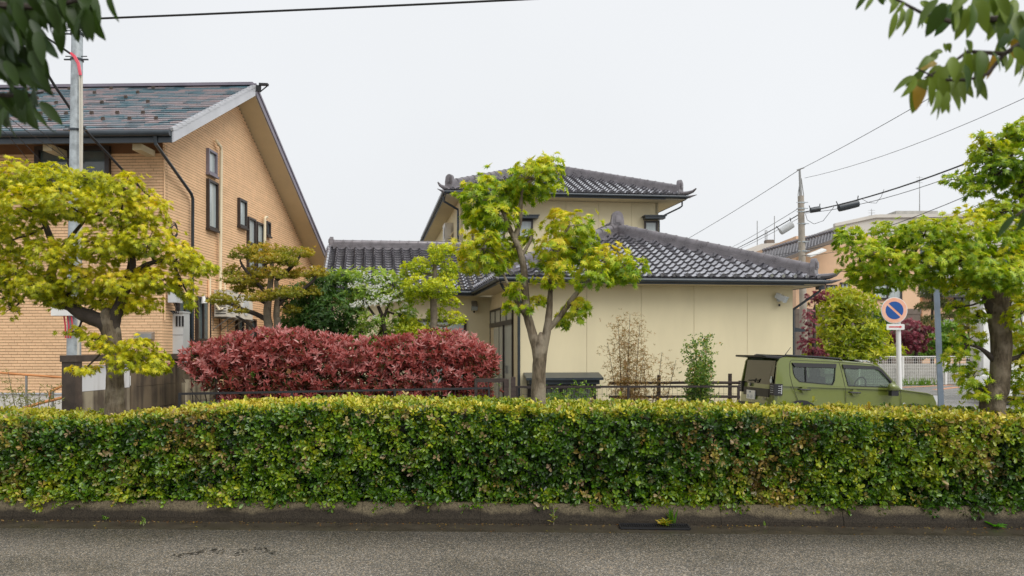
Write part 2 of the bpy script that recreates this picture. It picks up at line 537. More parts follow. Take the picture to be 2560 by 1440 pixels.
def paintmat():
    m = pm('olive_green_car_paint', (0.135, 0.165, 0.028), 0.28, 0.03, 1.0, coat=1.0, spec=0.5)
    return m
MT['paint'] = paintmat()
MT['signred'] = pm('faded_red_sign_film', (0.78, 0.30, 0.16), 0.4, 0.1, 3.5, col2=(0.80, 0.52, 0.40))
MT['signblue'] = pm('blue_sign_film', (0.005, 0.075, 0.30), 0.35, 0.06, 5)
MT['arrowred'] = pm('red_arrow_film', (0.62, 0.03, 0.035), 0.4, 0.05, 5)
MT['carglass'] = glassmat('tinted_car_glass', (0.62, 0.70, 0.62), 0.10)
MT['rearglass'] = glassmat('dark_car_glass', (0.07, 0.075, 0.065), 0.13)
MT['lamp'] = pm('clear_lamp_plastic', (0.55, 0.56, 0.58), 0.12, 0.1, 20, spec=0.8)

# ------------------------------------------------------------------ ground, road, kerb
ST = R(-2)                                            # the street runs two degrees askew to the picture
SU = Vector((math.cos(ST), math.sin(ST), 0))          # along the street, to the right
SV = Vector((-math.sin(ST), math.cos(ST), 0))         # away from the camera
K0 = Vector((0, 8.0, 0))                              # foot of the kerb straight ahead
UP = Vector((0, 0, 1))
def st(s, t, z=0.0):
    return K0 + SU * s + SV * t + UP * z
def sheet(name, pts, mat, kind='structure', sub=None):
    m = MB()
    m.add(pts, [tuple(range(len(pts)))])
    return solo(m, name, mat, kind=kind, loc=(pts[0][0], pts[0][1], 0))

sheet('ground', [(-1200, -400, -0.02), (1200, -400, -0.02), (1200, 1600, -0.02), (-1200, 1600, -0.02)], MT['ground'])
sheet('road', [st(-60, -16, 0.0), st(60, -16, 0.0), st(60, -0.40, 0.0), st(-60, -0.40, 0.0)], MT['asphalt'])
# gutter: smooth wet concrete, falling a little towards the kerb
m = MB()
m.add([st(-60, -0.40, -0.001), st(60, -0.40, -0.001), st(60, 0.02, -0.014), st(-60, 0.02, -0.014)], [(0, 1, 2, 3)])
solo(m, 'gutter', MT['gutter'], kind='structure', loc=tuple(st(0, 0)))
# kerb blocks, each its own piece
kerb = bpy.data.objects.new('kerb', None); COL.objects.link(kerb); kerb.location = st(0, 0); ORG[kerb.name] = st(0, 0)
kerb['kind'] = 'structure'
kb = MB()
prof = [(0.0, -0.05), (0.015, 0.03), (0.075, 0.16), (0.10, 0.178), (0.24, 0.18), (0.24, -0.05)]
kb.loft([[Vector((x, p[0], p[1])) for p in prof][::-1] for x in (-0.5985, 0.5985)])
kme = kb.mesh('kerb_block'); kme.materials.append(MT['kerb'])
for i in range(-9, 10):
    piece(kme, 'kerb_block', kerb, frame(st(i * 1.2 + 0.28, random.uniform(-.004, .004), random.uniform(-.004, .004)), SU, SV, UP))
# bed of soil behind the kerb, pavement behind the hedge
m = MB(); m.add([st(-60, 0.22, 0.15), st(60, 0.22, 0.15), st(60, 1.75, 0.15), st(-60, 1.75, 0.15)], [(0, 1, 2, 3)])
solo(m, 'planting_bed', MT['soil'], kind='structure', loc=tuple(st(0, .3)))
m = MB(); m.obox(st(0, 1.84, 0.06), SU * 60, SV * 0.09, UP * 0.12)
solo(m, 'bed_edging', MT['concrete'], kind='structure', loc=tuple(st(0, 1.8)))
sheet('pavement', [st(-60, 1.93, 0.004), st(6.2, 1.93, 0.004), st(6.2, 3.6, 0.004), st(-60, 3.6, 0.004)], MT['concrete'])
sheet('side_street', [st(6.0, 1.93, -0.012), st(60, 1.93, -0.012), Vector((60, 40, -0.012)), Vector((22, 38.5, -0.012)), Vector((9, 38.0, -0.012)), Vector((8.6, 20, -0.012))], MT['asphalt2'])
# orange line worn on the side street, seen past the parked car
for k, (p, q) in enumerate((((2262, 969), (2388, 963)), ((2345, 975), (2405, 968)))):
    def gnd(px, py):
        Y = (EYE + 0.006) * F / (py - HZ)
        return Vector(((px - 1280) / F * Y, Y, -0.006))
    a, b = gnd(*p), gnd(*q)
    w = Vector((0, 0.16, 0))
    o = sheet('road_marking', [a, b, b + w * 3, a + w * 3], MT['orangeline'])
# cracks in the asphalt
def crack(x0, x1, y0, th, seed):
    r = random.Random(seed)
    m = MB()
    n = 26
    top, bot = [], []
    w = 0
    for k in range(int((x1 - x0) * .8)):
        t = r.random(); px = x0 + (x1 - x0) * t
        py = y0 + 6 * math.sin(t * 5 + seed) + r.gauss(0, th * 1.1)
        Y = EYE * F / (py - HZ); c = Vector(((px - 1280) / F * Y, Y, .004)); sz = r.uniform(.003, .010)
        m.add([c + Vector((sz * r.uniform(.8, 2.2) * math.cos(a), sz * math.sin(a), 0)) for a in (0, 1.1, 2.3, 3.3, 4.4, 5.4)], [tuple(range(6))])
    return m
for a in ((430, 560, 1383, 2.6, 1), (585, 690, 1380, 3.4, 2)):
    solo(crack(*a), 'road_crack', MT['crack'], kind='structure')

# ------------------------------------------------------------------ leaves
OBOV = (np.array([(0, 0, 0), (.42, -.40, .07), (.80, -.47, .06), (1, 0, -.03), (.80, .47, .06), (.42, .40, .07)]),
        [(0, 1, 2), (0, 2, 3), (0, 3, 4), (0, 4, 5)])
LANC = (np.array([(0, 0, 0), (.28, -.48, .07), (.65, -.36, .05), (1, 0, -.10), (.65, .36, .05), (.28, .48, .07)]),
        [(0, 1, 2), (0, 2, 3), (0, 3, 4), (0, 4, 5)])
def maple_t(full=True):
    tips = [(-128, .42), (-82, .74), (-40, .95), (0, 1.06), (40, .95), (82, .74), (128, .42)] if full else [(-80, .75), (-40, .95), (0, 1.05), (40, .95), (80, .75)]
    pts = [(0.0, 0.0, 0.0)]
    for i, (a, r) in enumerate(tips):
        if i:
            b = (a + tips[i - 1][0]) / 2
            q = 0.36
            pts.append((q * math.cos(R(b)), q * math.sin(R(b)), 0.02))
        pts.append((r * math.cos(R(a)), r * math.sin(R(a)), -.22 * r * r))
    tr = [(0, i + 1, i) for i in range(1, len(pts) - 1)]
    return np.array(pts), tr
MAPLE, MAPLE5 = maple_t(True), maple_t(False)
BLADE = (np.array([(0, -.5, 0), (0, .5, 0), (.5, .4, .1), (.5, -.4, .1), (1, 0, 0)]), [(0, 1, 2), (0, 2, 3), (3, 2, 4)])
PETAL = (np.array([(0, 0, 0), (.5, -.5, .1), (1, 0, 0), (.5, .5, .1)]), [(0, 1, 2), (0, 2, 3)])

def unit(a):
    return a / np.maximum(np.linalg.norm(a, axis=1, keepdims=True), 1e-9)

def leafmesh(name, P, D, N, L, W, col, tmpl, org):
    T, tris = tmpl
    tris = np.array(tris)
    P = np.asarray(P, float); n = len(P); k = len(T)
    D = unit(D); S = unit(np.cross(N, D)); N = np.cross(D, S)
    L = np.broadcast_to(L, (n,)); W = np.broadcast_to(W, (n,))
    V = (P[:, None, :] + D[:, None, :] * (T[None, :, 0:1] * L[:, None, None]) + S[:, None, :] * (T[None, :, 1:2] * W[:, None, None])
         + N[:, None, :] * (T[None, :, 2:3] * L[:, None, None])).reshape(-1, 3) - np.array(org)
    I = (tris[None] + (np.arange(n) * k)[:, None, None]).reshape(-1)
    me = bpy.data.meshes.new(name)
    me.vertices.add(len(V)); me.vertices.foreach_set('co', V.astype(np.float32).ravel())
    me.loops.add(len(I)); me.loops.foreach_set('vertex_index', I.astype(np.int32))
    nt = len(I) // 3
    me.polygons.add(nt); me.polygons.foreach_set('loop_start', np.arange(0, nt * 3, 3, dtype=np.int32))
    me.update(calc_edges=True)
    a = me.color_attributes.new('Col', 'FLOAT_COLOR', 'POINT')
    c = np.ones((n, k, 4), np.float32); c[:, :, :3] = np.clip(col, 0, 1)[:, None, :]
    a.data.foreach_set('color', c.ravel())
    return me

def vnoise(P, f, seed):
    r = np.random.default_rng(seed)
    out = np.zeros(len(P))
    for k in range(6):
        w = r.normal(size=3) * f * (1 + 0.5 * k)
        out += np.sin(P @ w + r.uniform(0, 6.28)) / (1 + 0.4 * k)
    return out / 2.6

def mixc(stops, t):
    t = np.clip(t, 0, 1)
    xs = [s[0] for s in stops]
    return np.stack([np.interp(t, xs, [s[1][c] for s in stops]) for c in range(3)], 1)

def rosettes(P, A, per, L, ratio, spread, jit=0.35, r=rng):
    """leaves set around shoot tips: positions P, axes A"""
    n = len(P)
    P2 = np.repeat(P, per, 0); A2 = unit(np.repeat(A, per, 0))
    ref = unit(np.cross(A2, np.repeat(r.normal(size=(n, 3)), per, 0)))
    bi = np.cross(A2, ref)
    ang = (np.tile(np.arange(per) * 2 * np.pi / per, n) + r.uniform(-.5, .5, n * per))[:, None]
    rad = ref * np.cos(ang) + bi * np.sin(ang)
    sp = (spread * r.uniform(0.6, 1.3, n * per))[:, None]
    D = A2 * np.cos(sp) + rad * np.sin(sp)
    N = A2 * np.sin(sp) - rad * np.cos(sp) * 0.9 + r.normal(size=D.shape) * jit * .5
    Ls = L * r.uniform(0.65, 1.2, n * per)
    return P2 + D * 0.006, D + r.normal(size=D.shape) * jit * .3, N, Ls, Ls * ratio

# ------------------------------------------------------------------ the long clipped hedge along the kerb
HSIL = [(-700, 1036), (0, 1033), (150, 1035), (300, 1040), (400, 1032), (500, 1020), (620, 1010), (830, 1000), (1000, 1000), (1250, 1002), (1400, 1010), (1500, 1008), (1700, 1010), (1850, 1016), (2100, 1020), (2300, 1021), (2560, 1030), (3200, 1034)]
def hedge_top(X):
    px = 1280 + X / 9.3 * F
    y = np.interp(px, [a for a, b in HSIL], [b for a, b in HSIL])
    return EYE - (y - HZ) * 9.3 / F
hedge = thing('hedge', 'long clipped evergreen hedge of small green, yellow and bronze leaves along the kerb', 'hedge', tuple(st(0, .8, .15)))
S0, S1 = -7.2, 7.2
def hedge_pts(n):
    s = rng.uniform(S0, S1, n)
    q = rng.uniform(0, 1, n)
    front = q < 0.62
    hz = hedge_top(s)
    bulge = 0.035 * vnoise(np.stack([s, s * 0, s * 0], 1), 3.0, 3)
    # front face
    z0_ = 0.10 + 0.05 * vnoise(np.stack([s, s * 0, s * 0], 1), 6.0, 12)
    zf = z0_ + (hz - z0_) * rng.uniform(0, 1, n)
    t = 0.10 + 0.06 * (zf > 0.3) - 0.05 * np.exp(-((zf - 0.6) / .35) ** 2) + 0.12 * np.clip((zf - hz + 0.14) / 0.14, 0, 1) ** 2 + bulge
    nz = 0.06 * vnoise(np.stack([s, zf * 0, zf], 1), 5.0, 4)
    low = 0.03 * np.abs(vnoise(np.stack([s, s * 0, s * 0], 1), 7.0, 11))
    P = np.stack([s, t + nz + low * 0, zf], 1)
    A = np.stack([np.zeros(n), -np.ones(n), 0.15 + 0.9 * np.clip((zf - hz + 0.2) / 0.2, 0, 1)], 1)
    # top face
    tt = rng.uniform(0.16, 1.45, n)
    zt = hz - 0.03 * ((tt - .8) / .65) ** 2 + 0.028 * vnoise(np.stack([s, tt, tt * 0], 1), 6.0, 5)
    Pt = np.stack([s, tt, zt], 1)
    At = np.stack([np.zeros(n), -0.25 * np.ones(n), np.ones(n)], 1)
    P = np.where(front[:, None], P, Pt); A = np.where(front[:, None], A, At)
    P[:, 1] += np.where(front, rng.uniform(-0.03, 0.12, n) ** 1, 0)
    P[:, 2] += np.where(front, 0, rng.uniform(-0.07, 0.03, n))
    A = A + rng.normal(size=A.shape) * 0.42
    return P, A, front
P, A, fr = hedge_pts(24000)
hol = vnoise(P, 5.5, 51) + .6 * vnoise(P, 13, 52) + rng.normal(size=len(P)) * .3
kp = (hol > -.80) | ~fr
P, A, fr = P[kp], A[kp], fr[kp]
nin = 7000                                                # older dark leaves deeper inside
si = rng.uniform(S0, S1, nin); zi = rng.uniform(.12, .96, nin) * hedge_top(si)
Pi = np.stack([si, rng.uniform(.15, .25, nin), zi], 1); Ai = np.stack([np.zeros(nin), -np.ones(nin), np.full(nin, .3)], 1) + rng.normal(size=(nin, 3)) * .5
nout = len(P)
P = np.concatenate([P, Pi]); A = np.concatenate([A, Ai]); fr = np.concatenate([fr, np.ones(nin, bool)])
stray = rng.choice(nout, 420, False)
P[stray] += unit(A[stray]) * rng.uniform(0.03, 0.085, 420)[:, None]
per = 5
LP, LD, LN, LL, LW = rosettes(P, A, per, 0.050, 0.48, 0.95)
big = rng.uniform(size=len(LL)) < 0.06
LL = LL * np.where(big, 1.35, 1); LW = LW * np.where(big, 1.35, 1)
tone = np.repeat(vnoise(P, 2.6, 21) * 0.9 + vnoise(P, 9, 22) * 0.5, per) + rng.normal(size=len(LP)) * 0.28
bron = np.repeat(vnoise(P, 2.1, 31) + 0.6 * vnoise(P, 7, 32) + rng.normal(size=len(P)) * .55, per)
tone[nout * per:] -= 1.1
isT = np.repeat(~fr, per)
tone = tone + np.where(isT, 0.95, 0.0)  # top leaves yellower: new growth, plus painted-in light from above
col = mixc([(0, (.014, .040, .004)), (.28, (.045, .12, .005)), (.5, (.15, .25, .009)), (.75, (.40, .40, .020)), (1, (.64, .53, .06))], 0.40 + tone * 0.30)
bz = np.clip((bron - 0.82) * 0.9, 0, 0.8)[:, None]
col = col * (1 - bz) + np.array([.40, .24, .07]) * bz
pk = (rng.uniform(size=len(P)) < 0.024)
pkr = np.repeat(pk, per)
col[pkr] = col[pkr] * 0.35 + np.array([.42, .26, .15]) * 0.65
W = np.array([tuple(SU), tuple(SV), (0, 0, 1)])
wP = LP @ W + np.array(tuple(K0)); wD = LD @ W; wN = LN @ W
me = leafmesh('foliage', wP, wD, wN, LL, LW, col, OBOV, ORG[hedge.name])
part(me, 'foliage', MT['hedgeleaf'], hedge, kind='stuff')
# rough body of twigs behind the leaves, inner shade put into its colour
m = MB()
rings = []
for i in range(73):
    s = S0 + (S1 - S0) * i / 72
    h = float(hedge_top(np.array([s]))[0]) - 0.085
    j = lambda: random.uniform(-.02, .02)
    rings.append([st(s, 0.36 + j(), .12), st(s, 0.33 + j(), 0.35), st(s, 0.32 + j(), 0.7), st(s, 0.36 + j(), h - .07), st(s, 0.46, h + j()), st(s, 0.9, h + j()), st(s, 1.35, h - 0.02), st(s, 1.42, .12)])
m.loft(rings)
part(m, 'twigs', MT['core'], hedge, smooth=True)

# small weeds, drain grate and fallen leaves in the gutter
def gut(px, py, z=0.0):
    Y = (EYE - z) * F / (py - HZ)
    return Vector(((px - 1280) / F * Y, Y, z))
def weed(name, label, px, py, n, L, Wd, tilt, cols, tall=0, seed=1, group=None):
    r = np.random.default_rng(seed)
    b = gut(px, py)
    t = thing(name, label, 'weed', tuple(b), group)
    P = np.repeat(np.array([tuple(b)]), n, 0) + r.normal(size=(n, 3)) * np.array([.012, .012, 0])
    ang = r.uniform(0, 6.28, n)
    el = r.uniform(tilt - .3, tilt + .3, n)
    D = np.stack([np.cos(ang) * np.cos(el), np.sin(ang) * np.cos(el), np.sin(el)], 1)
    if tall:
        P[:, 2] += r.uniform(0, tall, n)
        mm = MB(); mm.tube([b, b + Vector((.006, 0, tall * .5)), b + Vector((-.004, 0, tall))], [.004, .003, .002], 5)
        part(mm, 'stem', MT['greybark'], t)
    Ls = L * r.uniform(.6, 1.2, n)
    c = np.array(cols)[r.integers(0, len(cols), n)]
    part(leafmesh('foliage', P, D, np.repeat([[0, 0, 1.0]], n, 0) + r.normal(size=(n, 3)) * .3, Ls, Ls * Wd, c, LANC, b), 'foliage', MT['leaf'], t, kind='stuff')
G1, G2, G3 = (.10, .24, .02), (.18, .30, .03), (.38, .34, .05)
weed('weed', 'tall thin weed with a pale flower head in the middle of the gutter', 1384, 1312, 22, .055, .22, .7, [G1, G2, G3], .19, 1)
weed('weed', 'small round-leaved weed left of the drain grate', 1527, 1303, 9, .06, .5, .7, [G1, G2], 0.05, 2)
weed('weed', 'yellow-green weed growing over the drain grate', 1662, 1316, 46, .075, .3, .55, [G3, G2, (.5, .38, .05)], .04, 3)
weed('weed', 'grass tuft with upright blades behind the drain grate', 1680, 1310, 12, .16, .06, 1.3, [G1, G2], 0, 4)
weed('weed', 'broad-leaved dock weed in the gutter far right', 2486, 1316, 13, .115, .34, .45, [(.09, .25, .03), (.12, .30, .04)], 0, 5)
weed('weed', 'little upright weed in the gutter left of the road crack', 358, 1314, 9, .05, .3, .9, [G2], .05, 6)
weed('weed', 'weed tuft at the kerb foot under the left maple', 265, 1301, 14, .05, .3, .7, [G1, G2], 0.03, 7)
weed('weed', 'weed tuft at the kerb foot below the red hedge', 630, 1298, 16, .05, .3, .5, [G1, G2], 0, 8)
weed('weed', 'tiny sprout in the gutter right of the drain grate', 1912, 1318, 5, .05, .3, 1.1, [G2], 0.02, 9)
weed('weed', 'tiny sprig at the kerb foot left of the tall thin weed', 905, 1298, 8, .04, .3, .7, [G1, G2], 0.02, 10)
nf = 520
fx = rng.uniform(-6.5, 6.5, nf); ft = np.where(rng.uniform(size=nf) < .75, rng.normal(-0.035, .03, nf), rng.uniform(-.42, 0, nf))
ft = np.minimum(ft, -0.008)
FP = fx[:, None] * np.array(tuple(SU)) + ft[:, None] * np.array(tuple(SV)) + np.array(tuple(K0)) + np.array([0, 0, 0.0])
FP[:, 2] = np.where(ft > -.40, -0.001 - 0.0325 * (ft + .40) + .004, .005)
fa = rng.uniform(0, 6.28, nf)
FD = np.stack([np.cos(fa), np.sin(fa), rng.uniform(0, .35, nf)], 1)
fc = np.array([(.30, .13, .03), (.42, .24, .05), (.16, .08, .03), (.34, .28, .07), (.45, .30, .12)])[rng.integers(0, 5, nf)]
me = leafmesh('fallen_leaves', FP, FD, np.repeat([[0, 0, 1.]], nf, 0), rng.uniform(.012, .034, nf), rng.uniform(.008, .02, nf), fc, PETAL, (0, 8, 0))
o = bpy.data.objects.new('fallen_leaves', me); me.materials.append(MT['leaf']); COL.objects.link(o); o.location = (0, 8, 0)
setp(o, 'small brown and yellow fallen leaves lying along the gutter', 'fallen leaves', kind='stuff')
# drain grate
gA, gB = gut(1552, 1322), gut(1726, 1324)
gt = thing('drain_grate', 'narrow steel drain grate set in the gutter under the hedge', 'drain grate', tuple(gA))
gd = (gB - gA); gl = gd.length; gd.normalize()
gv = Vector((-gd.y, gd.x, 0))
m = MB()
for t in (0.0, .30):
    m.bar(gA + gv * t * .62 + UP * .008, gB + gv * t * .62 + UP * .008, .016, .016)
for q in (0, gl):
    m.bar(gA + gd * q + UP * .008, gA + gd * q + gv * .186 + UP * .008, .016, .015)
part(m, 'frame', MT['black'], gt)
for k in range(1, 30):
    m = MB(); q = gA + gd * gl * k / 30 + UP * .006
    m.bar(q, q + gv * .186, .007, .012)
    part(m, 'bar', MT['black'], gt)
m = MB(); m.add([gA + UP * .0015, gB + UP * .0015, gB + gv * .186 + UP * .0015, gA + gv * .186 + UP * .0015], [(0, 1, 2, 3)])
part(m, 'pit', MT['black'], gt)

# ------------------------------------------------------------------ trees
def px_path(pts, Y0):
    out = []
    for p in pts:
        px, py, r = p[:3]
        dy = p[3] if len(p) > 3 else 0
        Y = Y0 + dy
        out.append((at(px, py, Y), r * Y / F))
    return out

def limb_mesh(m, pts, Y0, n=12, jit=.05, sub=4):
    pp = px_path(pts, Y0)
    path, rad = [], []
    for i in range(len(pp) - 1):
        p0 = pp[max(i - 1, 0)][0]; p1, r1 = pp[i]; p2, r2 = pp[i + 1]; p3 = pp[min(i + 2, len(pp) - 1)][0]
        for k in range(sub):
            t = k / sub
            q = 0.5 * ((2 * p1) + (p2 - p0) * t + (2 * p0 - 5 * p1 + 4 * p2 - p3) * t * t + (3 * p1 - p0 - 3 * p2 + p3) * t ** 3)
            path.append(q); rad.append(r1 + (r2 - r1) * t)
    path.append(pp[-1][0]); rad.append(pp[-1][1])
    m.tube(path, rad, n, jit)
    return path

def clump_points(C, r3, n, r, shell=.45, flat=0.0, gaps=True):
    v = unit(r.normal(size=(n, 3)))
    if flat:
        v[:, 2] = np.where(v[:, 2] < 0, v[:, 2] * flat, v[:, 2])
    rad = (shell ** 3 + (1 - shell ** 3) * r.uniform(0, 1, n)) ** (1 / 3)
    sd_ = int(r.integers(1e6))
    lump = 1 + 0.24 * vnoise(v, 2.2, sd_) + 0.10 * vnoise(v, 6, sd_ + 1)
    stray_ = r.uniform(size=n) < .13
    rad = np.where(stray_, rad * r.uniform(1.0, 1.42, n), rad)
    Q = C + v * (rad * lump)[:, None] * r3
    keep = vnoise(Q, 7.0, 99) + r.normal(size=n) * .35 > -.62
    keep[:3] = True
    if not gaps: keep[:] = True
    return Q[keep], v[keep]

def tree(name, label, cat, base, trunk, Y0, clumps, bark, leaf, stops, L, ratio, per, dens, tmpl, seed, droop=.5, group=None, limbs=(), shell=.45, spread=1.0, up=.8,
         twigs=6, flat=0.0, depthk=1.0, tilt=0.0, core=None, tbias=0.0, tvar=1.0, lm=None, flower=None, grow=1.0, thick=1.0, tall=1.0):
    r = np.random.default_rng(seed)
    rr = random.Random(seed)
    t = thing(name, label, cat, tuple(base), group)
    m = MB()
    sc_ = lambda path: [(p[0], p[1], p[2] * thick) + tuple(p[3:]) for p in path]
    trunk = [sc_(p) for p in trunk]; limbs = [sc_(p) for p in limbs]
    for tr in trunk:
        limb_mesh(m, tr, Y0)
    part(m, 'trunk', bark, t, smooth=True, ang=60)
    ends = []
    for lb in limbs:
        m2 = MB()
        ends += limb_mesh(m2, lb, Y0, 8)
        part(m2, 'limb', lm or bark, t, smooth=True, ang=60)
    tw = MB()
    Ps, As, Tn = [], [], []
    for c in clumps:
        px, py, rx, ry = c[:4]
        rx, ry = rx * grow, ry * grow * tall
        dy = c[4] if len(c) > 4 else 0
        dk = c[5] if len(c) > 5 else 1
        Y = Y0 + dy
        C = np.array(tuple(at(px, py, Y)))
        r3 = np.array([rx * Y / F, max(rx, ry) * Y / F * depthk * .95, ry * Y / F])
        area = (r3[0] * r3[1] + r3[0] * r3[2] + r3[1] * r3[2]) * 4
        n = max(6, int(area * dens * dk))
        P, v = clump_points(C, r3, n, r, shell, flat)
        Ps.append(P)
        As.append(v * np.array([1, 1, .45]) + np.array([0, 0, up]) + r.normal(size=v.shape) * .35)
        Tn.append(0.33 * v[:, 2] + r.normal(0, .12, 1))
        # twigs from the nearest limb point into the clump
        if ends or trunk:
            src = min(ends, key=lambda e: (e - Vector(C)).length) if ends else px_path(trunk[0], Y0)[-1][0]
            Cv = Vector(C)
            mid = (src + Cv) / 2 + Vector((0, 0, -0.02))
            k = (Cv - src).length
            if k > .05:
                tw.tube([src, mid, Cv], [min(.03, .012 + k * .01), .011, .007], 5, .1, cap=False)
            for i in r.choice(len(P), min(twigs, len(P)), False):
                q = Vector(P[i])
                tw.tube([Cv + (q - Cv) * .05, Cv + (q - Cv) * .5 + Vector((0, 0, .02)), q], [.007, .005, .0025], 4, cap=False)
    if tw.v:
        part(tw, 'twigs', lm or bark, t, kind='stuff')
    P = np.concatenate(Ps); A = np.concatenate(As); Tn = np.concatenate(Tn)
    LP, LD, LN, LL, LW = rosettes(P, A, per, L, ratio, spread, .5, r)
    LD = unit(LD); LD[:, 2] -= droop
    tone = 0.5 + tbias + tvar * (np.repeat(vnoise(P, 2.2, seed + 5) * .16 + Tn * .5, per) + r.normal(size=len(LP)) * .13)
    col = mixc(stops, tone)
    col *= r.uniform(.85, 1.15, (len(col), 1))
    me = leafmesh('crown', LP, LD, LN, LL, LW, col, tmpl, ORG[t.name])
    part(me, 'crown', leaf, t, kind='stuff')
    if flower:
        FPs = []
        for (px, py, rx, ry, dy, n) in flower:
            Y = Y0 + dy
            Q, v = clump_points(np.array(tuple(at(px, py, Y))), np.array([rx, rx, ry]) * Y / F, n, r, .3)
            FPs.append(Q)
        FPs = np.concatenate(FPs)
        a = np.repeat([[0, -.7, .7]], len(FPs), 0) + r.normal(size=FPs.shape) * .4
        fP, fD, fN, fL, fW = rosettes(FPs, a, 4, .034, .75, 1.2, .3, r)
        fc = np.array([.74, .74, .68]) * r.uniform(.85, 1.05, (len(fP), 1))
        part(leafmesh('flowers', fP, fD, fN, fL, fW, fc, PETAL, ORG[t.name]), 'flowers', leaf, t, kind='stuff')
    return t

MAPC = [(0, (.05, .12, .008)), (.3, (.15, .29, .012)), (.55, (.36, .50, .02)), (.8, (.62, .64, .035)), (1, (.78, .66, .07))]
MAPY = [(0, (.07, .12, .008)), (.3, (.25, .31, .012)), (.55, (.55, .56, .02)), (.8, (.78, .69, .03)), (1, (.84, .60, .07))]
YM = 8.95
# maple in the middle: pale trunk forking in two, crown in separate clumps
tree('maple_tree', 'slender maple with pale forked trunk and separate clumps of green leaves before the beige house', 'tree', at(1345, 1100, YM - .05),
     [[(1347, 1135, 36), (1346, 1010, 31), (1347, 940, 27), (1350, 890, 28), (1351, 862, 25), (1352, 842, 14), (1352, 830, 4)]], YM,
     [(1335, 445, 62, 48, 0), (1300, 480, 40, 34, .2), (1365, 420, 40, 30, .1), (1225, 490, 66, 52, .1), (1180, 490, 34, 30, -.15), (1235, 545, 58, 36, -.1), (1190, 545, 36, 28, .1),
      (1205, 620, 56, 44, -.15), (1175, 655, 26, 36, 0), (1265, 630, 44, 36, .2), (1235, 660, 36, 24, 0), (1320, 590, 22, 18, .2, .6),
      (1425, 565, 62, 40, 0), (1440, 620, 50, 38, .15), (1380, 620, 46, 34, -.1), (1350, 650, 22, 20, .1, .6), (1510, 650, 60, 34, 0), (1565, 665, 46, 34, -.1), (1480, 690, 46, 30, -.2), (1555, 695, 44, 18, 0),
      (1445, 775, 32, 30, 0), (1412, 800, 22, 16, .1), (1370, 700, 34, 20, -.1), (1395, 668, 30, 20, -.15), (1290, 730, 22, 22, -.1), (1275, 770, 18, 14, -.1), (1320, 770, 18, 12, -.1, .7), (1345, 755, 24, 12, .1, .6), (1300, 690, 14, 14, -.2, .5)],
     MT['bark'], MT['leaf'], MAPC, .057, 1.0, 5, 185, MAPLE, 11, droop=.42, spread=1.15, tvar=1.2, tbias=.12, grow=1.14, thick=.64,
     limbs=[[(1345, 915, 18), (1341, 875, 18), (1330, 830, 18), (1317, 780, 17), (1312, 720, 15), (1309, 670, 13), (1299, 625, 12), (1285, 595, 11)],
            [(1288, 600, 11), (1270, 562, 9), (1255, 525, 7), (1235, 500, 4)],
            [(1285, 600, 11), (1298, 560, 10), (1302, 515, 8), (1305, 480, 5), (1320, 455, 3)],
            [(1352, 915, 18), (1358, 875, 18), (1367, 830, 16), (1373, 780, 13), (1376, 730, 10), (1382, 680, 10), (1392, 630, 9), (1402, 590, 6)],
            [(1368, 826, 12), (1396, 796, 11), (1418, 765, 11), (1445, 730, 9), (1490, 690, 5), (1530, 670, 3)],
            [(1316, 790, 12), (1290, 750, 9), (1272, 715, 6), (1255, 680, 4), (1230, 650, 3)],
            [(1304, 640, 8), (1322, 610, 6), (1330, 590, 5)]],
     twigs=5)
# maple on the left: wide dense dome
tree('maple_tree', 'broad yellow-green maple with a dense spreading dome in front of the orange house', 'tree', at(287, 1100, YM),
     [[(286, 1140, 28), (286, 1010, 23), (288, 930, 21), (283, 860, 21), (273, 805, 23), (268, 782, 17), (266, 770, 5)]], YM,
     [(20, 450, 90, 45, 0), (120, 450, 80, 40, .2), (230, 460, 70, 34, 0), (310, 470, 56, 40, -.2), (60, 520, 90, 50, -.3), (170, 510, 90, 50, -.35), (290, 530, 80, 48, -.2), (370, 530, 60, 44, 0),
      (30, 600, 80, 50, 0), (130, 640, 70, 44, -.3), (260, 620, 90, 48, -.2), (370, 610, 80, 48, -.1), (450, 640, 56, 36, 0), (500, 670, 44, 26, .1), (-40, 560, 70, 80, 0), (-30, 690, 60, 50, 0),
      (40, 680, 60, 40, -.1), (100, 720, 70, 36, -.2), (200, 700, 80, 40, -.1), (300, 710, 80, 36, -.1), (390, 700, 66, 40, 0), (455, 715, 36, 34, 0), (350, 760, 60, 26, .1), (250, 750, 66, 24, .2), (150, 750, 56, 24, 0), (480, 755, 16, 28, 0), (20, 740, 40, 30, 0, .7), (30, 775, 22, 26, 0, .6),
      (345, 870, 46, 30, -.15), (395, 905, 34, 30, -.1), (310, 905, 48, 26, -.25), (380, 925, 46, 14, -.1), (240, 850, 40, 16, -.1), (190, 830, 34, 14, 0, .7), (210, 925, 46, 10, -.1, .8), (270, 870, 40, 14, -.2, .8)],
     MT['bark'], MT['leaf'], MAPY, .043, 1.0, 5, 230, MAPLE, 12, droop=.45, spread=1.15,
     limbs=[[(278, 850, 18), (262, 808, 21), (230, 795, 19), (190, 775, 16), (150, 735, 13), (128, 690, 12), (140, 640, 9), (120, 580, 8), (100, 530, 5)],
            [(280, 850, 18), (284, 800, 18), (300, 760, 14), (320, 700, 12), (330, 650, 10), (310, 610, 7), (300, 560, 4)],
            [(320, 700, 9), (370, 660, 6), (430, 650, 3)], [(140, 640, 7), (180, 590, 5), (220, 540, 3)], [(280, 830, 14), (310, 880, 9), (345, 890, 4)], [(190, 775, 9), (90, 740, 6), (20, 700, 4)]],
     twigs=6, depthk=1.1, lm=MT['darkbark'], tbias=.06)
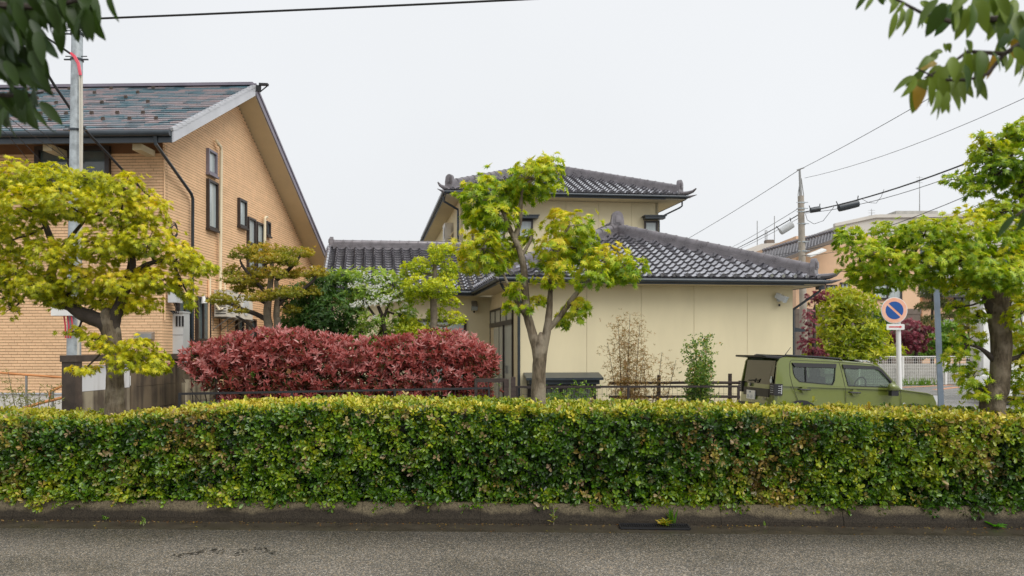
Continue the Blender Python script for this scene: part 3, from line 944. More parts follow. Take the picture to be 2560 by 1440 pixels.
# maple on the right edge
tree('maple_tree', 'maple at the right edge with a scarred darker trunk and layered green crown', 'tree', at(2485, 1100, YM - .3),
     [[(2478, 1140, 48), (2481, 1020, 43), (2484, 992, 41), (2490, 980, 39), (2497, 968, 34), (2503, 880, 33), (2499, 800, 35), (2494, 750, 41), (2494, 725, 40), (2496, 700, 22), (2498, 688, 5)]], YM - .3,
     [(2120, 600, 44, 34, -.1), (2160, 640, 56, 40, -.2), (2220, 600, 60, 44, 0), (2150, 690, 50, 22, -.1), (2230, 670, 66, 36, -.2), (2310, 590, 76, 46, -.2), (2320, 660, 80, 40, -.3), (2400, 590, 80, 54, -.2), (2420, 660, 80, 46, -.3), (2480, 600, 80, 50, -.1), (2520, 670, 66, 50, -.3), (2590, 620, 60, 60, 0), (2200, 715, 46, 16, 0), (2300, 705, 60, 18, .1), (2380, 710, 40, 20, .1), (2560, 740, 44, 34, 0), (2450, 700, 36, 26, -.35),
      (2460, 380, 44, 34, 0), (2520, 350, 50, 30, .1), (2560, 400, 60, 44, -.1), (2480, 430, 60, 34, 0), (2540, 460, 60, 34, .1), (2395, 450, 46, 14, 0, .7), (2430, 480, 30, 18, 0), (2590, 500, 50, 50, 0), (2440, 345, 22, 12, 0, .6),
      (2420, 850, 40, 36, .1, .7), (2400, 900, 46, 30, .1, .7), (2440, 790, 40, 22, .1, .7), (2430, 950, 40, 26, 0, .8), (2440, 990, 34, 22, 0, .8), (2565, 850, 26, 46, 0), (2560, 930, 30, 56, 0), (2555, 1000, 30, 26, 0), (2390, 770, 30, 14, .1, .7), (2470, 690, 50, 30, -.5), (2530, 700, 50, 36, -.5), (2440, 730, 36, 20, -.4), (2550, 790, 34, 40, -.2), (2500, 530, 60, 30, 0), (2570, 330, 50, 34, 0)],
     MT['bark2'], MT['leaf'], MAPC, .050, 1.0, 5, 190, MAPLE, 13, droop=.4, spread=1.1,
     limbs=[[(2490, 790, 26), (2476, 745, 27), (2455, 700, 23), (2420, 665, 18), (2370, 640, 12), (2300, 640, 8), (2220, 640, 5), (2150, 640, 3)],
            [(2502, 790, 26), (2512, 745, 26), (2530, 690, 21), (2550, 620, 18), (2560, 540, 14), (2550, 450, 9), (2520, 400, 5)], [(2485, 900, 12), (2450, 870, 6), (2410, 860, 3)], [(2485, 985, 14), (2455, 975, 6), (2420, 960, 3)], [(2520, 900, 10), (2550, 890, 6), (2570, 870, 3)]],
     twigs=5, lm=MT['darkbark'], tbias=.12, grow=1.08, thick=.72)

# ------------------------------------------------------------------ garden trees of the two houses
PINEC = [(0, (.07, .11, .016)), (.35, (.21, .25, .03)), (.65, (.42, .38, .05)), (1, (.60, .38, .07))]
YT = 15.6
tree('cloud_pruned_tree', 'cloud-pruned tree with flat olive pads on dark branches beside the orange house', 'tree', at(680, 1094, YT),
     [[(672, 1094, 13), (674, 850, 11), (668, 790, 10), (672, 740, 8), (678, 690, 7), (680, 650, 4)], [(692, 1094, 12), (694, 830, 9), (691, 790, 8), (694, 740, 7), (690, 700, 5)]], YT,
     [(660, 632, 48, 13, .1), (605, 642, 26, 13, 0), (675, 652, 44, 13, -.3), (720, 660, 24, 13, -.2), (750, 637, 34, 12, .1), (581, 683, 18, 11, 0), (598, 705, 40, 14, -.2), (680, 690, 30, 13, -.4), (645, 690, 30, 12, .3), (605, 728, 24, 9, .2), (780, 688, 38, 13, .1), (720, 693, 24, 11, .3), (650, 748, 34, 13, -.4), (716, 738, 36, 13, -.4), (555, 755, 34, 15, -.5), (595, 780, 20, 8, -.4), (770, 735, 34, 13, .3), (730, 780, 22, 9, .2), (640, 715, 20, 10, .4)],
     MT['greybark'], MT['leaf'], PINEC, .06, .32, 6, 340, LANC, 21, droop=-.25, spread=.9, flat=.35, up=1.1, depthk=.9, lm=MT['darkbark'], twigs=8, grow=1.2, tall=1.35, tbias=.06,
     limbs=[[(668, 800, 7), (640, 785, 6), (610, 775, 5), (580, 762, 4), (560, 755, 2)], [(672, 740, 6), (640, 705, 4), (610, 670, 4), (600, 650, 2)], [(690, 700, 6), (715, 680, 5), (740, 655, 4), (750, 640, 2)], [(694, 750, 6), (740, 735, 5), (780, 705, 4), (790, 690, 2)], [(676, 700, 5), (665, 670, 4), (660, 640, 2)], [(690, 770, 5), (705, 755, 4), (716, 742, 2)], [(672, 760, 5), (655, 755, 3), (650, 748, 2)], [(660, 860, 5), (640, 830, 5), (620, 808, 4), (590, 790, 2)]])
DARK = [(0, (.018, .05, .01)), (.4, (.05, .125, .022)), (.7, (.12, .22, .045)), (1, (.26, .34, .09))]
tree('evergreen_tree', 'dense dark green evergreen behind the red hedge, left of the white-flowered tree', 'tree', at(830, 1088, 16.2),
     [[(832, 1090, 10), (832, 900, 9), (830, 820, 7), (828, 760, 4)], [(850, 1090, 8), (862, 880, 6), (866, 820, 4)]], 16.2,
     [(790, 740, 54, 40, 0), (850, 720, 56, 34, .2), (830, 780, 80, 44, -.2), (770, 790, 50, 44, 0), (800, 830, 66, 36, 0), (870, 830, 46, 36, .1), (740, 740, 40, 36, .4), (745, 800, 40, 50, .4), (815, 700, 44, 18, .2), (720, 830, 40, 40, .4)],
     MT['darkbark'], MT['leaf'], DARK, .09, .42, 5, 95, LANC, 22, droop=.35, spread=1.1, limbs=[[(832, 850, 6), (800, 800, 4), (780, 760, 2)], [(845, 840, 5), (870, 790, 3)]], twigs=5)
DOG = [(0, (.08, .17, .025)), (.4, (.24, .38, .05)), (.7, (.44, .55, .09)), (1, (.62, .60, .13))]
tree('dogwood_tree', 'small light green tree with clusters of white flowers above the red hedge', 'tree', at(965, 1090, 16.0),
     [[(966, 1090, 7), (965, 880, 6), (962, 830, 5), (955, 790, 5), (945, 765, 4)]], 16.0,
     [(930, 690, 60, 22, 0), (980, 700, 46, 24, .1), (900, 730, 46, 20, -.1), (950, 740, 60, 22, 0), (1000, 735, 34, 24, 0), (890, 770, 36, 20, 0), (930, 800, 40, 18, -.2), (1000, 790, 32, 36, .1), (905, 830, 30, 24, 0), (975, 830, 28, 26, .2), (1010, 840, 24, 30, .2), (870, 690, 30, 14, .2), (960, 850, 40, 24, .3), (920, 860, 34, 24, .4), (850, 690, 40, 16, .4), (1020, 790, 24, 40, .5)],
     MT['darkbark'], MT['leaf'], DOG, .08, .45, 5, 85, LANC, 23, droop=.3, spread=1.1, limbs=[[(960, 820, 4), (930, 780, 3), (910, 750, 2)], [(958, 800, 4), (975, 750, 3), (985, 715, 2)]],
     flower=[(925, 760, 50, 8, -.35, 90), (960, 748, 44, 9, -.4, 70), (905, 715, 34, 10, -.3, 40), (935, 725, 30, 10, -.3, 50), (1000, 740, 20, 20, -.3, 18), (890, 765, 20, 6, -.3, 20), (930, 795, 22, 5, -.3, 20), (960, 700, 40, 12, -.3, 40), (900, 690, 30, 10, -.2, 24), (1010, 770, 18, 20, -.3, 12)], twigs=5)
BRI = [(0, (.09, .17, .01)), (.3, (.31, .42, .02)), (.6, (.60, .64, .04)), (1, (.80, .70, .07))]
tree('pom_pom_tree', 'bright yellow-green tree clipped into round balls on a straight trunk before the recessed wall', 'tree', at(1083, 1094, 15.8),
     [[(1085, 1094, 10), (1084, 860, 9), (1085, 790, 9), (1083, 740, 8), (1086, 690, 6), (1087, 640, 4)]], 15.8,
     [(1105, 628, 34, 17, 0), (1090, 648, 18, 13, -.1), (1050, 668, 30, 22, 0), (1120, 672, 24, 18, .1), (1015, 680, 14, 20, .1), (1045, 715, 36, 24, -.2), (1105, 722, 38, 26, -.2), (1120, 695, 24, 16, .1), (1125, 757, 26, 12, .2), (1140, 797, 20, 19, -.1), (1090, 790, 24, 22, .3), (1040, 745, 30, 16, 0), (1060, 840, 50, 30, .2), (1110, 850, 40, 24, .3), (1020, 830, 40, 34, .4)],
     MT['greybark'], MT['leaf'], BRI, .055, .5, 5, 430, OBOV, 24, droop=-.1, spread=1.0, up=.8, shell=.6, twigs=4,
     limbs=[[(1085, 745, 5), (1060, 725, 4), (1045, 715, 2)], [(1085, 735, 5), (1105, 715, 4), (1120, 690, 2)], [(1086, 690, 4), (1060, 680, 3)], [(1085, 810, 4), (1115, 815, 3), (1135, 805, 2)]])
# red-leaved photinia hedge behind the black fence
REDC = [(0, (.035, .055, .012)), (.2, (.13, .065, .03)), (.42, (.38, .085, .072)), (.7, (.58, .215, .20)), (1, (.72, .42, .39))]
rh = thing('red_hedge', 'loose red-leaved photinia hedge behind the black mesh fence', 'hedge', at(850, 1110, 14.0))
r = np.random.default_rng(31)
Ps, As, GI = [], [], []
RH = [(505, 905, 48, 36), (560, 890, 56, 36), (630, 885, 60, 40), (690, 870, 54, 42), (750, 880, 60, 42), (815, 890, 54, 38), (880, 895, 56, 36), (950, 895, 60, 36), (1020, 890, 60, 38), (1090, 880, 60, 40), (1150, 880, 54, 36), (1205, 905, 44, 36),
      (560, 945, 60, 40), (640, 945, 66, 46), (730, 945, 66, 46), (820, 945, 66, 46), (910, 945, 66, 46), (1000, 945, 66, 46), (1090, 945, 66, 46), (1170, 945, 56, 44), (600, 1000, 50, 30), (700, 1000, 60, 34), (800, 1000, 60, 34), (900, 1000, 60, 34), (1000, 1000, 60, 34), (1100, 1000, 60, 34), (1180, 1000, 50, 34)]
for (px, py, rx, ry) in RH:
    Y = np.interp(px, [460, 1250], [13.2, 15.0])
    C = np.array(tuple(at(px, py, Y)))
    P, v = clump_points(C, np.array([rx, 62, ry]) * Y / F, 175, r, .45, gaps=False)
    gx = C + r.normal(size=(45, 3)) * np.array([rx, 40, ry]) * Y / F * .45 + np.array([0, .25, 0]); GI.append(gx)
    Ps.append(P); As.append(v * np.array([1, 1, .5]) + np.array([0, -.3, .75]) + r.normal(size=v.shape) * .3)
tx = r.uniform(475, 1235, 300); ty = np.interp(tx, [470, 505, 560, 630, 690, 750, 815, 880, 950, 1020, 1090, 1150, 1205, 1240], [890, 872, 856, 848, 832, 842, 855, 862, 862, 855, 842, 846, 872, 900]) - r.uniform(-8, 16, 300)
Ps.append(np.array([tuple(at(a_, b_, float(np.interp(a_, [460, 1250], [13.2, 15.0])) + r.uniform(-.3, .3))) for a_, b_ in zip(tx, ty)])); As.append(np.array([0, -.1, 1.4]) + r.normal(size=(300, 3)) * .3)
P = np.concatenate(Ps); A = np.concatenate(As)
LP, LD, LN, LL, LW = rosettes(P, A, 6, .108, .30, .72, .5, r)
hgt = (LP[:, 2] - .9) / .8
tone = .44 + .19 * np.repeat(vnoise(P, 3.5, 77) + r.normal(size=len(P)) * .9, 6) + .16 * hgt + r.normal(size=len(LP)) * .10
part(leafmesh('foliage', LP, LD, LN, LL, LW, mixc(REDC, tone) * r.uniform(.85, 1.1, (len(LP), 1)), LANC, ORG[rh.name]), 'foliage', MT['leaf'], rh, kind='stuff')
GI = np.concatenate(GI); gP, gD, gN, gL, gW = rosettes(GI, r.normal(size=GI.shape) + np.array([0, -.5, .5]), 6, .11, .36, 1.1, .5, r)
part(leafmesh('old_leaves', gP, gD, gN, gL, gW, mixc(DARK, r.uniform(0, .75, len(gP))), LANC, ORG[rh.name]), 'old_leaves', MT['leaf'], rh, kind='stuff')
m = MB()
for k in range(70):
    px = r.uniform(490, 1220); Y = np.interp(px, [460, 1250], [13.2, 15.0]) + r.uniform(-.15, .2)
    a = at(px, 0, Y); a.z = 0
    b = a + Vector((r.normal() * .12, r.normal() * .1, .8)); c = b + Vector((r.normal() * .18, r.normal() * .12, r.uniform(.4, .8)))
    m.tube([a, b, c], [.014, .010, .004], 5)
part(m, 'stems', MT['darkbark'], rh, kind='stuff')

# plants along the beige wall and the rail fence
def shrub(name, label, px, Y, stems, nl, L, ratio, stops, tmpl, seed, spread=1.1, droop=.1, stemmat='darkbark', cat='shrub', per=4, rad=.10, foot=1010, group=None):
    """stems: list of (foot px, top px, top py)"""
    r = np.random.default_rng(seed)
    b = at(px, 0, Y); b.z = 0
    t = thing(name, label, cat, tuple(b), group)
    m = MB(); Ps = []
    for (fx, tx, ty, dens) in stems:
        a = at(fx, 0, Y + r.uniform(-.15, .15)); a.z = 0
        c = at(tx, ty, Y + r.uniform(-.2, .2))
        mid = (a + c) / 2 + Vector((r.normal() * .03, r.normal() * .03, .05))
        m.tube([a, mid, c], [.011, .008, .003], 5)
        n = int(nl * dens)
        q = r.uniform(.25, 1.0, n) ** .8
        base = np.array([tuple(a * (1 - x) ** 2 + mid * 2 * x * (1 - x) + c * x * x) for x in q])
        Ps.append(base + r.normal(size=(n, 3)) * np.array([rad, rad, rad * .6]))
    part(m, 'stem', MT[stemmat], t)
    P = np.concatenate(Ps); P = P[P[:, 2] > .1]
    A = r.normal(size=P.shape) * .6 + np.array([0, -.2, .7])
    LP, LD, LN, LL, LW = rosettes(P, A, per, L, ratio, spread, .5, r)
    LD = unit(LD); LD[:, 2] -= droop
    part(leafmesh('foliage', LP, LD, LN, LL, LW, mixc(stops, .5 + r.normal(size=len(LP)) * .22) , tmpl, ORG[t.name]), 'foliage', MT['leaf'], t, kind='stuff')
    return t
NAN = [(0, (.10, .10, .03)), (.4, (.28, .20, .06)), (.7, (.42, .24, .10)), (1, (.50, .36, .14))]
shrub('nandina', 'tall airy nandina with thin rusty leaves against the beige wall', 1565, 15.0, [(1560, 1545, 800, 1.3), (1568, 1575, 785, 1.2), (1575, 1600, 810, 1), (1555, 1520, 860, .6), (1570, 1560, 850, 1.2), (1580, 1610, 880, 1), (1562, 1575, 900, 1.2), (1566, 1550, 930, 1.2), (1575, 1590, 950, 1.2)], 190, .045, .28, NAN, LANC, 41, rad=.11, per=4)
shrub('nandina', 'smaller thin nandina leaning right beside the wooden rail fence', 1630, 15.0, [(1625, 1655, 880, .8), (1630, 1690, 900, .8), (1622, 1640, 940, .8), (1618, 1610, 900, .9)], 90, .045, .28, NAN, LANC, 42, rad=.09)
CAM = [(0, (.03, .08, .012)), (.4, (.10, .20, .03)), (.7, (.26, .36, .07)), (.9, (.50, .46, .10)), (1, (.6, .24, .07))]
shrub('camellia', 'narrow upright glossy green shrub between the fence posts left of the car', 1745, 14.7, [(1745, 1740, 850, 1), (1750, 1770, 840, 1), (1740, 1725, 870, .6), (1748, 1755, 900, 1.3), (1742, 1760, 930, 1.4), (1750, 1740, 950, 1.4), (1745, 1730, 975, 1.2)], 200, .055, .5, CAM, OBOV, 43, rad=.085, per=4)
GRN = [(0, (.06, .14, .02)), (.5, (.15, .28, .03)), (1, (.30, .40, .06))]
shrub('rose_bush', 'low bright green bush with a few white flowers under the lattice window', 1420, 14.6, [(1400, 1390, 975, 1), (1430, 1440, 965, 1), (1450, 1470, 960, .8), (1415, 1410, 985, 1), (1380, 1375, 985, .8)], 80, .055, .5, GRN, OBOV, 44, rad=.10)
YW = [(0, (.10, .14, .03)), (.5, (.26, .28, .06)), (1, (.42, .38, .12))]
shrub('willow_shrub', 'sparse thin-leaved shrub before the orange-brown handrail', 80, 11.0, [(60, 20, 930, .8), (75, 45, 975, 1), (90, 100, 965, 1), (80, 70, 985, 1.2), (110, 130, 960, .8), (40, 10, 990, 1.2), (100, 140, 1000, 1)], 40, .055, .22, YW, LANC, 45, rad=.08, stemmat='greybark')
shrub('leafy_plant', 'bright green broad-leaved plant at the foot of the orange gable wall', 635, 16.0, [(635, 630, 855, 1), (640, 650, 850, 1), (630, 615, 865, 1)], 30, .12, .5, GRN, OBOV, 46, rad=.12)
shrub('leafy_plant', 'light green leafy plant below the cloud-pruned tree', 690, 15.0, [(685, 690, 825, 1), (695, 680, 835, 1), (690, 705, 840, 1)], 20, .11, .35, DOG, LANC, 47, rad=.09)

# ------------------------------------------------------------------ branches that hang in from above, close to the camera
def bigleaf(seed, w):
    r = random.Random(seed)
    m = MB(); vs, fs = [], []
    n = 7
    bend = r.uniform(.15, .5); tw = r.uniform(-.5, .5)
    for i in range(n + 1):
        t = i / n
        hw = w * (math.sin(math.pi * min(1, t * .93 + .03) ** .85) ** .8) * (1 - .25 * t) if i < n else 0.0
        x = t; z = -bend * t * t
        for s in (-1, 0, 1):
            a = tw * t
            vs.append((x, s * hw * math.cos(a) , z + abs(s) * hw * .28 + s * hw * math.sin(a)))
    for i in range(n):
        for k in (0, 1):
            fs.append((i * 3 + k, (i + 1) * 3 + k, (i + 1) * 3 + k + 1, i * 3 + k + 1))
    m.add(vs, fs)
    return m.mesh('leaf', smooth=True, ang=180)
def nearleafmat(name, c1, c2, c3):
    m, nt, n, l, b = newmat(name)
    oi = n.new('ShaderNodeObjectInfo')
    rp = n.new('ShaderNodeValToRGB')
    e = rp.color_ramp.elements
    e[0].color = (*c1, 1); e[1].color = (*c3, 1); e[1].position = 1
    k = e.new(.55); k.color = (*c2, 1)
    k = e.new(.965); k.color = (*[x * 1.1 for x in c2], 1)
    l.new(oi.outputs['Random'], rp.inputs[0])
    l.new(rp.outputs[0], b.inputs['Base Color'])
    b.inputs['Roughness'].default_value = .45
    tr = n.new('ShaderNodeBsdfTranslucent'); l.new(rp.outputs[0], tr.inputs['Color'])
    mx = n.new('ShaderNodeMixShader'); mx.inputs[0].default_value = .28
    l.new(b.outputs[0], mx.inputs[1]); l.new(tr.outputs[0], mx.inputs[2])
    l.new(mx.outputs[0], n['Material Output'].inputs['Surface'])
    return m
NL = nearleafmat('near_leaf', (.035, .085, .010), (.15, .22, .018), (.50, .28, .02))
NLD = nearleafmat('near_leaf_dark', (.012, .032, .006), (.038, .078, .009), (.16, .09, .02))  # backlit darkness of the left leaves put into their colours
def near_tree(label, foot, Y, branches, leaves, mat, seed):
    r = random.Random(seed)
    t = thing('overhanging_tree', label, 'tree', tuple(foot))
    m = MB()
    m.tube([foot, foot + Vector((.03, 0, .8)), foot + Vector((-.02, .03, 1.9)), foot + Vector((.05, 0, 3.0)), foot + Vector((.02, .05, 4.4))], [.11, .09, .08, .055, .02], 12, .06)
    part(m, 'trunk', MT['bark2'], t, smooth=True, ang=60)
    rn = np.random.default_rng(seed)
    Q = np.concatenate([clump_points(np.array(tuple(foot + Vector((dx, dy, dz)))), np.array([.75, .8, .5]), 150, rn, .4)[0] for dx, dy, dz in ((0, 0, 4.2), (.4 * np.sign(foot.x), .3, 3.5), (.2 * np.sign(foot.x), -.5, 3.6), (0, .2, 4.8))])
    LP, LD, LN, LL, LW = rosettes(Q, rn.normal(size=Q.shape) + np.array([0, 0, .4]), 4, .10, .42, 1.1, .5, rn)
    LD = unit(LD); LD[:, 2] -= .7
    part(leafmesh('crown', LP, LD, LN, LL, LW, mixc([(0, (.02, .05, .01)), (.6, (.07, .12, .015)), (1, (.2, .2, .03))], rn.uniform(0, 1, len(LP))), LANC, ORG[t.name]), 'crown', MT['leaf'], t, kind='stuff')
    for br in branches:
        m = MB()
        m.tube([(at(*p[:2], Y + p[3]) if len(p) > 3 else at(p[0], p[1], Y)) if isinstance(p, tuple) else p for p in br[0]], br[1], 6, .05)
        part(m, 'branch', MT['darkbark'], t, smooth=True)
    meshes = [bigleaf(seed * 10 + k, w) for k, w in enumerate((.24, .20, .27, .16))]
    for me in meshes: me.materials.append(mat)
    for (px, py, L, ang) in leaves:
        yy = Y + r.uniform(-.16, .2)
        o = at(px, py, yy)
        a = R(ang + r.uniform(-14, 14))
        D = Vector((math.sin(a), r.uniform(-.55, .45), -math.cos(a))).normalized()
        N = Vector((r.uniform(-.9, .9), -1, r.uniform(-.2, .9)))
        S = N.cross(D).normalized(); N = D.cross(S)
        k = L * .9 * yy / F
        mw = frame(o, D, S, N) @ Matrix.Scale(k, 4)
        piece(r.choice(meshes), 'leaf', t, mw)
    return t
YN = 2.3
Lf = Vector((-3.3, 1.6, 0)); Rf = Vector((3.5, 1.7, 0))
lv = []
r_ = random.Random(5)
def region(n, x0, x1, y0, y1, L0, L1, a0, a1):
    for k in range(n):
        lv.append((r_.uniform(x0, x1), r_.uniform(y0, y1), r_.uniform(L0, L1), r_.uniform(a0, a1)))
region(95, -60, 220, -70, 20, 70, 105, -25, 30)
region(70, -60, 110, 20, 110, 65, 100, -25, 35)
region(34, -60, 90, 110, 170, 60, 90, -20, 40)
region(36, -50, 95, 215, 270, 55, 85, -25, 35)
lv += [(270, -20, 78, 10), (240, 20, 80, 8), (190, 25, 85, 5), (150, 60, 80, -5), (110, 95, 80, 30), (95, 130, 75, 25), (105, 165, 80, 15), (80, 190, 60, 50), (100, 255, 75, 40), (60, 265, 70, 10), (100, 290, 60, 15), (20, 270, 70, -10), (105, 215, 40, 50)]
near_tree('tree at the left edge whose dark drooping leaves hang into the top left corner', Lf, YN,
          [([Lf + Vector((0, 0, 2.6)), (-900, -150), (-450, -90), (-200, -20), (-40, 10), (120, 20), (250, -15)], [.035, .026, .020, .015, .012, .008, .004]),
           ([Lf + Vector((0, 0, 2.35)), (-800, 40), (-400, 130), (-220, 150), (-60, 130), (70, 120)], [.03, .022, .016, .012, .009, .004]),
           ([Lf + Vector((0, 0, 2.2)), (-800, 190), (-420, 270), (-220, 260), (-60, 235), (60, 240), (110, 230)], [.03, .02, .015, .011, .008, .005, .003])], lv, NLD, 3)
lv = [(2185, -10, 50, -25), (2200, -20, 40, 30), (2225, -10, 34, 20), (2245, -8, 48, -18), (2240, 30, 72, -12), (2275, 22, 70, -5), (2300, 25, 52, 25), (2300, 5, 44, 70), (2360, 8, 92, -18), (2385, 12, 88, -8), (2400, 40, 50, 4), (2430, 10, 95, 10), (2450, 0, 92, -12), (2475, 20, 85, 6), (2500, -10, 90, 25), (2525, 10, 100, -15), (2545, 30, 96, 5), (2480, -30, 90, -10), (2420, -30, 80, -20), (2560, 60, 90, 10), (2520, 70, 80, -10), (2540, 110, 60, 30),
      (2360, 108, 26, 20), (2345, 135, 46, -50), (2330, 150, 52, -40), (2375, 150, 76, -10), (2395, 155, 84, 5), (2365, 170, 70, -30), (2420, 130, 80, 12), (2440, 140, 84, 24), (2460, 130, 80, 5), (2480, 130, 62, 12), (2500, 120, 70, 0), (2525, 130, 60, -8), (2550, 125, 70, 8),
      (2290, 195, 76, -30), (2300, 200, 84, -5), (2325, 195, 80, 4), (2330, 225, 86, 8), (2365, 195, 100, 20), (2370, 230, 58, -6), (2390, 190, 84, 30), (2435, 190, 76, 28), (2310, 180, 60, -55), (2350, 200, 60, 12), (2405, 180, 60, 40), (2415, 100, 40, 50), (2560, 150, 70, 0), (2570, 90, 90, -10), (2535, 540, 72, -40), (2560, 540, 84, 10), (2575, 520, 70, -20)]
lv += [(x + r_.uniform(-18, 18), y + r_.uniform(-12, 12), L * r_.uniform(.8, 1.1), a + r_.uniform(-25, 25)) for (x, y, L, a) in lv[0:48] + lv[8:30] if y < 400]
near_tree('tree whose branches of pointed green leaves hang into the top right corner', Rf, YN,
          [([Rf + Vector((0, 0, 2.75)), (3400, -140), (2950, -60), (2700, 10), (2520, 45), (2380, 55), (2300, 30), (2245, 0), (2190, -20)], [.03, .022, .017, .013, .010, .007, .005, .004, .002]),
           ([Rf + Vector((0, 0, 2.4)), (3400, 60), (2950, 40), (2700, 80), (2560, 105), (2510, 135), (2420, 128), (2370, 165), (2310, 195)], [.03, .02, .015, .011, .009, .007, .005, .004, .002]),
           ([(2420, 200), (2370, 200), (2330, 190), (2290, 170)], [.005, .004, .003, .002]), ([(2510, 135), (2470, 185), (2420, 200)], [.006, .005, .004]),
           ([Rf + Vector((0, 0, 1.9)), (3400, 400), (2950, 430), (2680, 470), (2590, 500), (2540, 540)], [.02, .014, .010, .008, .006, .003])], lv, NL, 4)

# ------------------------------------------------------------------ roof tiles
TW, TC = 0.27, 0.235                                    # working width and exposed length of one tile
def wave(x):                                            # x in 0..1 across the tile
    return -0.028 * math.sin(math.pi * x / .70) if x < .70 else 0.046 * math.sin(math.pi * (x - .70) / .30)
def tile_mesh(eave=False):
    m = MB()
    xs = [0, .12, .24, .36, .48, .60, .70, .77, .85, .93, 1.0]
    top0, top1, lip = [], [], []
    drop = 0.06 if eave else 0.026
    for x in xs:
        X = (x - .5) * TW * 1.03
        z = wave(x)
        top0.append((X, -0.012, z + 0.030)); top1.append((X, TC + .03, z + 0.002))
        lip.append((X, -0.008, z + 0.030 - drop * (1.25 if (eave and .05 < x < .65) else 1)))
    n = len(xs)
    m.add(top0 + top1 + lip, [(i, i + 1, n + i + 1, n + i) for i in range(n - 1)] + [(2 * n + i, 2 * n + i + 1, i + 1, i) for i in range(n - 1)])
    if eave:
        m.tube([((.85 - .5) * TW, -0.02, .042), ((.85 - .5) * TW, -0.026, .040), ((.85 - .5) * TW, 0.03, .045)], [.030, .047, .047], 10)
    me = m.mesh('tile', smooth=True, ang=50)
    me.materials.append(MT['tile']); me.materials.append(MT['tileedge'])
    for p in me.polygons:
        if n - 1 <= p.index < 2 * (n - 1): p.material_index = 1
    return me
TILE, EAVETILE = tile_mesh(), tile_mesh(True)
def cap_mesh():
    m = MB()
    rings = []
    for y, r in ((0, .098), (.03, .102), (.032, .09), (.30, .085)):
        rings.append([(math.cos(a) * r, y, math.sin(a) * r * .85) for a in [math.pi * k / 8 for k in range(9)]] + [(-r, y, -.03), (r, y, -.03)])
    m.loft(rings)
    me = m.mesh('ridge_cap', smooth=True, ang=40); me.materials.append(MT['ridge'])
    return me
CAP = cap_mesh()

def tile_face(roof, E1, e, up, nrm, poly, objs):
    """lay tiles on a roof plane; poly in (along the eave, up the slope) metres; objs True: each tile an object, else joined"""
    xs = [p[0] for p in poly]; ys = [p[1] for p in poly]
    J, J2 = MB(), MB()
    tv = {}
    for nm, me in (('t', TILE), ('e', EAVETILE)):
        tv[nm] = ([v.co.copy() for v in me.vertices], [tuple(p.vertices) for p in me.polygons])
    cnt = 0
    for j in range(int(max(ys) / TC) + 1):
        for i in range(int(math.floor(min(xs) / TW)), int(max(xs) / TW) + 1):
            ex, sy = (i + .5) * TW, j * TC
            if not inside(poly, ex, sy + TC * .45 if j else .12):
                continue
            o = E1 + e * ex + up * sy + nrm * random.uniform(.0, .005)
            mw = frame(o, e, up, nrm) @ Matrix.Rotation(random.uniform(-.006, .006), 4, 'Z')
            if objs:
                piece(EAVETILE if j == 0 else TILE, 'tile', roof, mw)
                cnt += 1
            else:
                vs, fs = tv['e' if j == 0 else 't']
                wv = [mw @ v for v in vs]
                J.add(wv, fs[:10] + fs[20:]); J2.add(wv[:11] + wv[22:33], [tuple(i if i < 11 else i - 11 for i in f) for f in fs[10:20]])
    if not objs and J.v:
        part(J, 'tiles', MT['tile'], roof, smooth=True, kind='stuff', ang=50)
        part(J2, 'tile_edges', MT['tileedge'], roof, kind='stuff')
    return cnt

def ridge_run(parent, P0, P1, layers=3, w=.22, capstep=.27, up=UP):
    """stacked flat ridge tiles with round caps, from the low end P0 to the high end P1"""
    d = (P1 - P0); L = d.length; d.normalize()
    side = d.cross(up).normalized()
    nn = side.cross(d).normalized()
    m = MB()
    h = 0.0
    for k in range(layers):
        ww = w - .018 * k
        m.obox((P0 + P1) / 2 + nn * (h + .020), d * (L / 2), side * ww / 2, nn * .017)
        m.obox((P0 + P1) / 2 + nn * (h + .040), d * (L / 2), side * (ww / 2 - .02), nn * .006)
        h += .044
    m.obox((P0 + P1) / 2 - nn * .05, d * (L / 2), side * (w / 2 - .01), nn * .052)
    o = part(m, 'ridge', MT['ridge'], parent)
    n = int(L / capstep)
    for k in range(n):
        q = P0 + d * (k * L / n) + nn * (h + .01)
        piece(CAP, 'ridge_cap', o, frame(q, side, d, nn))
    return h

def onigawara(parent, P, d, s=1.0, base=.10):
    """rounded end tile facing along d"""
    side = d.cross(UP).normalized()
    m = MB()
    arc = [(math.cos(a) * .15 * s, .20 * s + math.sin(a) * .15 * s) for a in [math.pi * k / 10 for k in range(11)]]
    pts = [(.17 * s, -base), (.17 * s, .1 * s)] + arc + [(-.17 * s, .1 * s), (-.17 * s, -base)]
    m.prism([P + side * a + UP * b for a, b in pts], d * .10)
    arc2 = [(math.cos(a) * .10 * s, .19 * s + math.sin(a) * .10 * s) for a in [math.pi * k / 8 for k in range(9)]]
    m.prism([P + d * .10 + side * a + UP * b for a, b in [(.10 * s, .02)] + arc2 + [(-.10 * s, .02)]], d * .02)
    arc3 = [(math.cos(a) * .06 * s, .18 * s + math.sin(a) * .07 * s) for a in [math.pi * k / 8 for k in range(9)]]
    m.prism([P + d * .12 + side * a + UP * b for a, b in [(.06 * s, .05)] + arc3 + [(-.06 * s, .05)]], d * .025)
    return part(m, 'ridge_end_tile', MT['ridge'], parent)

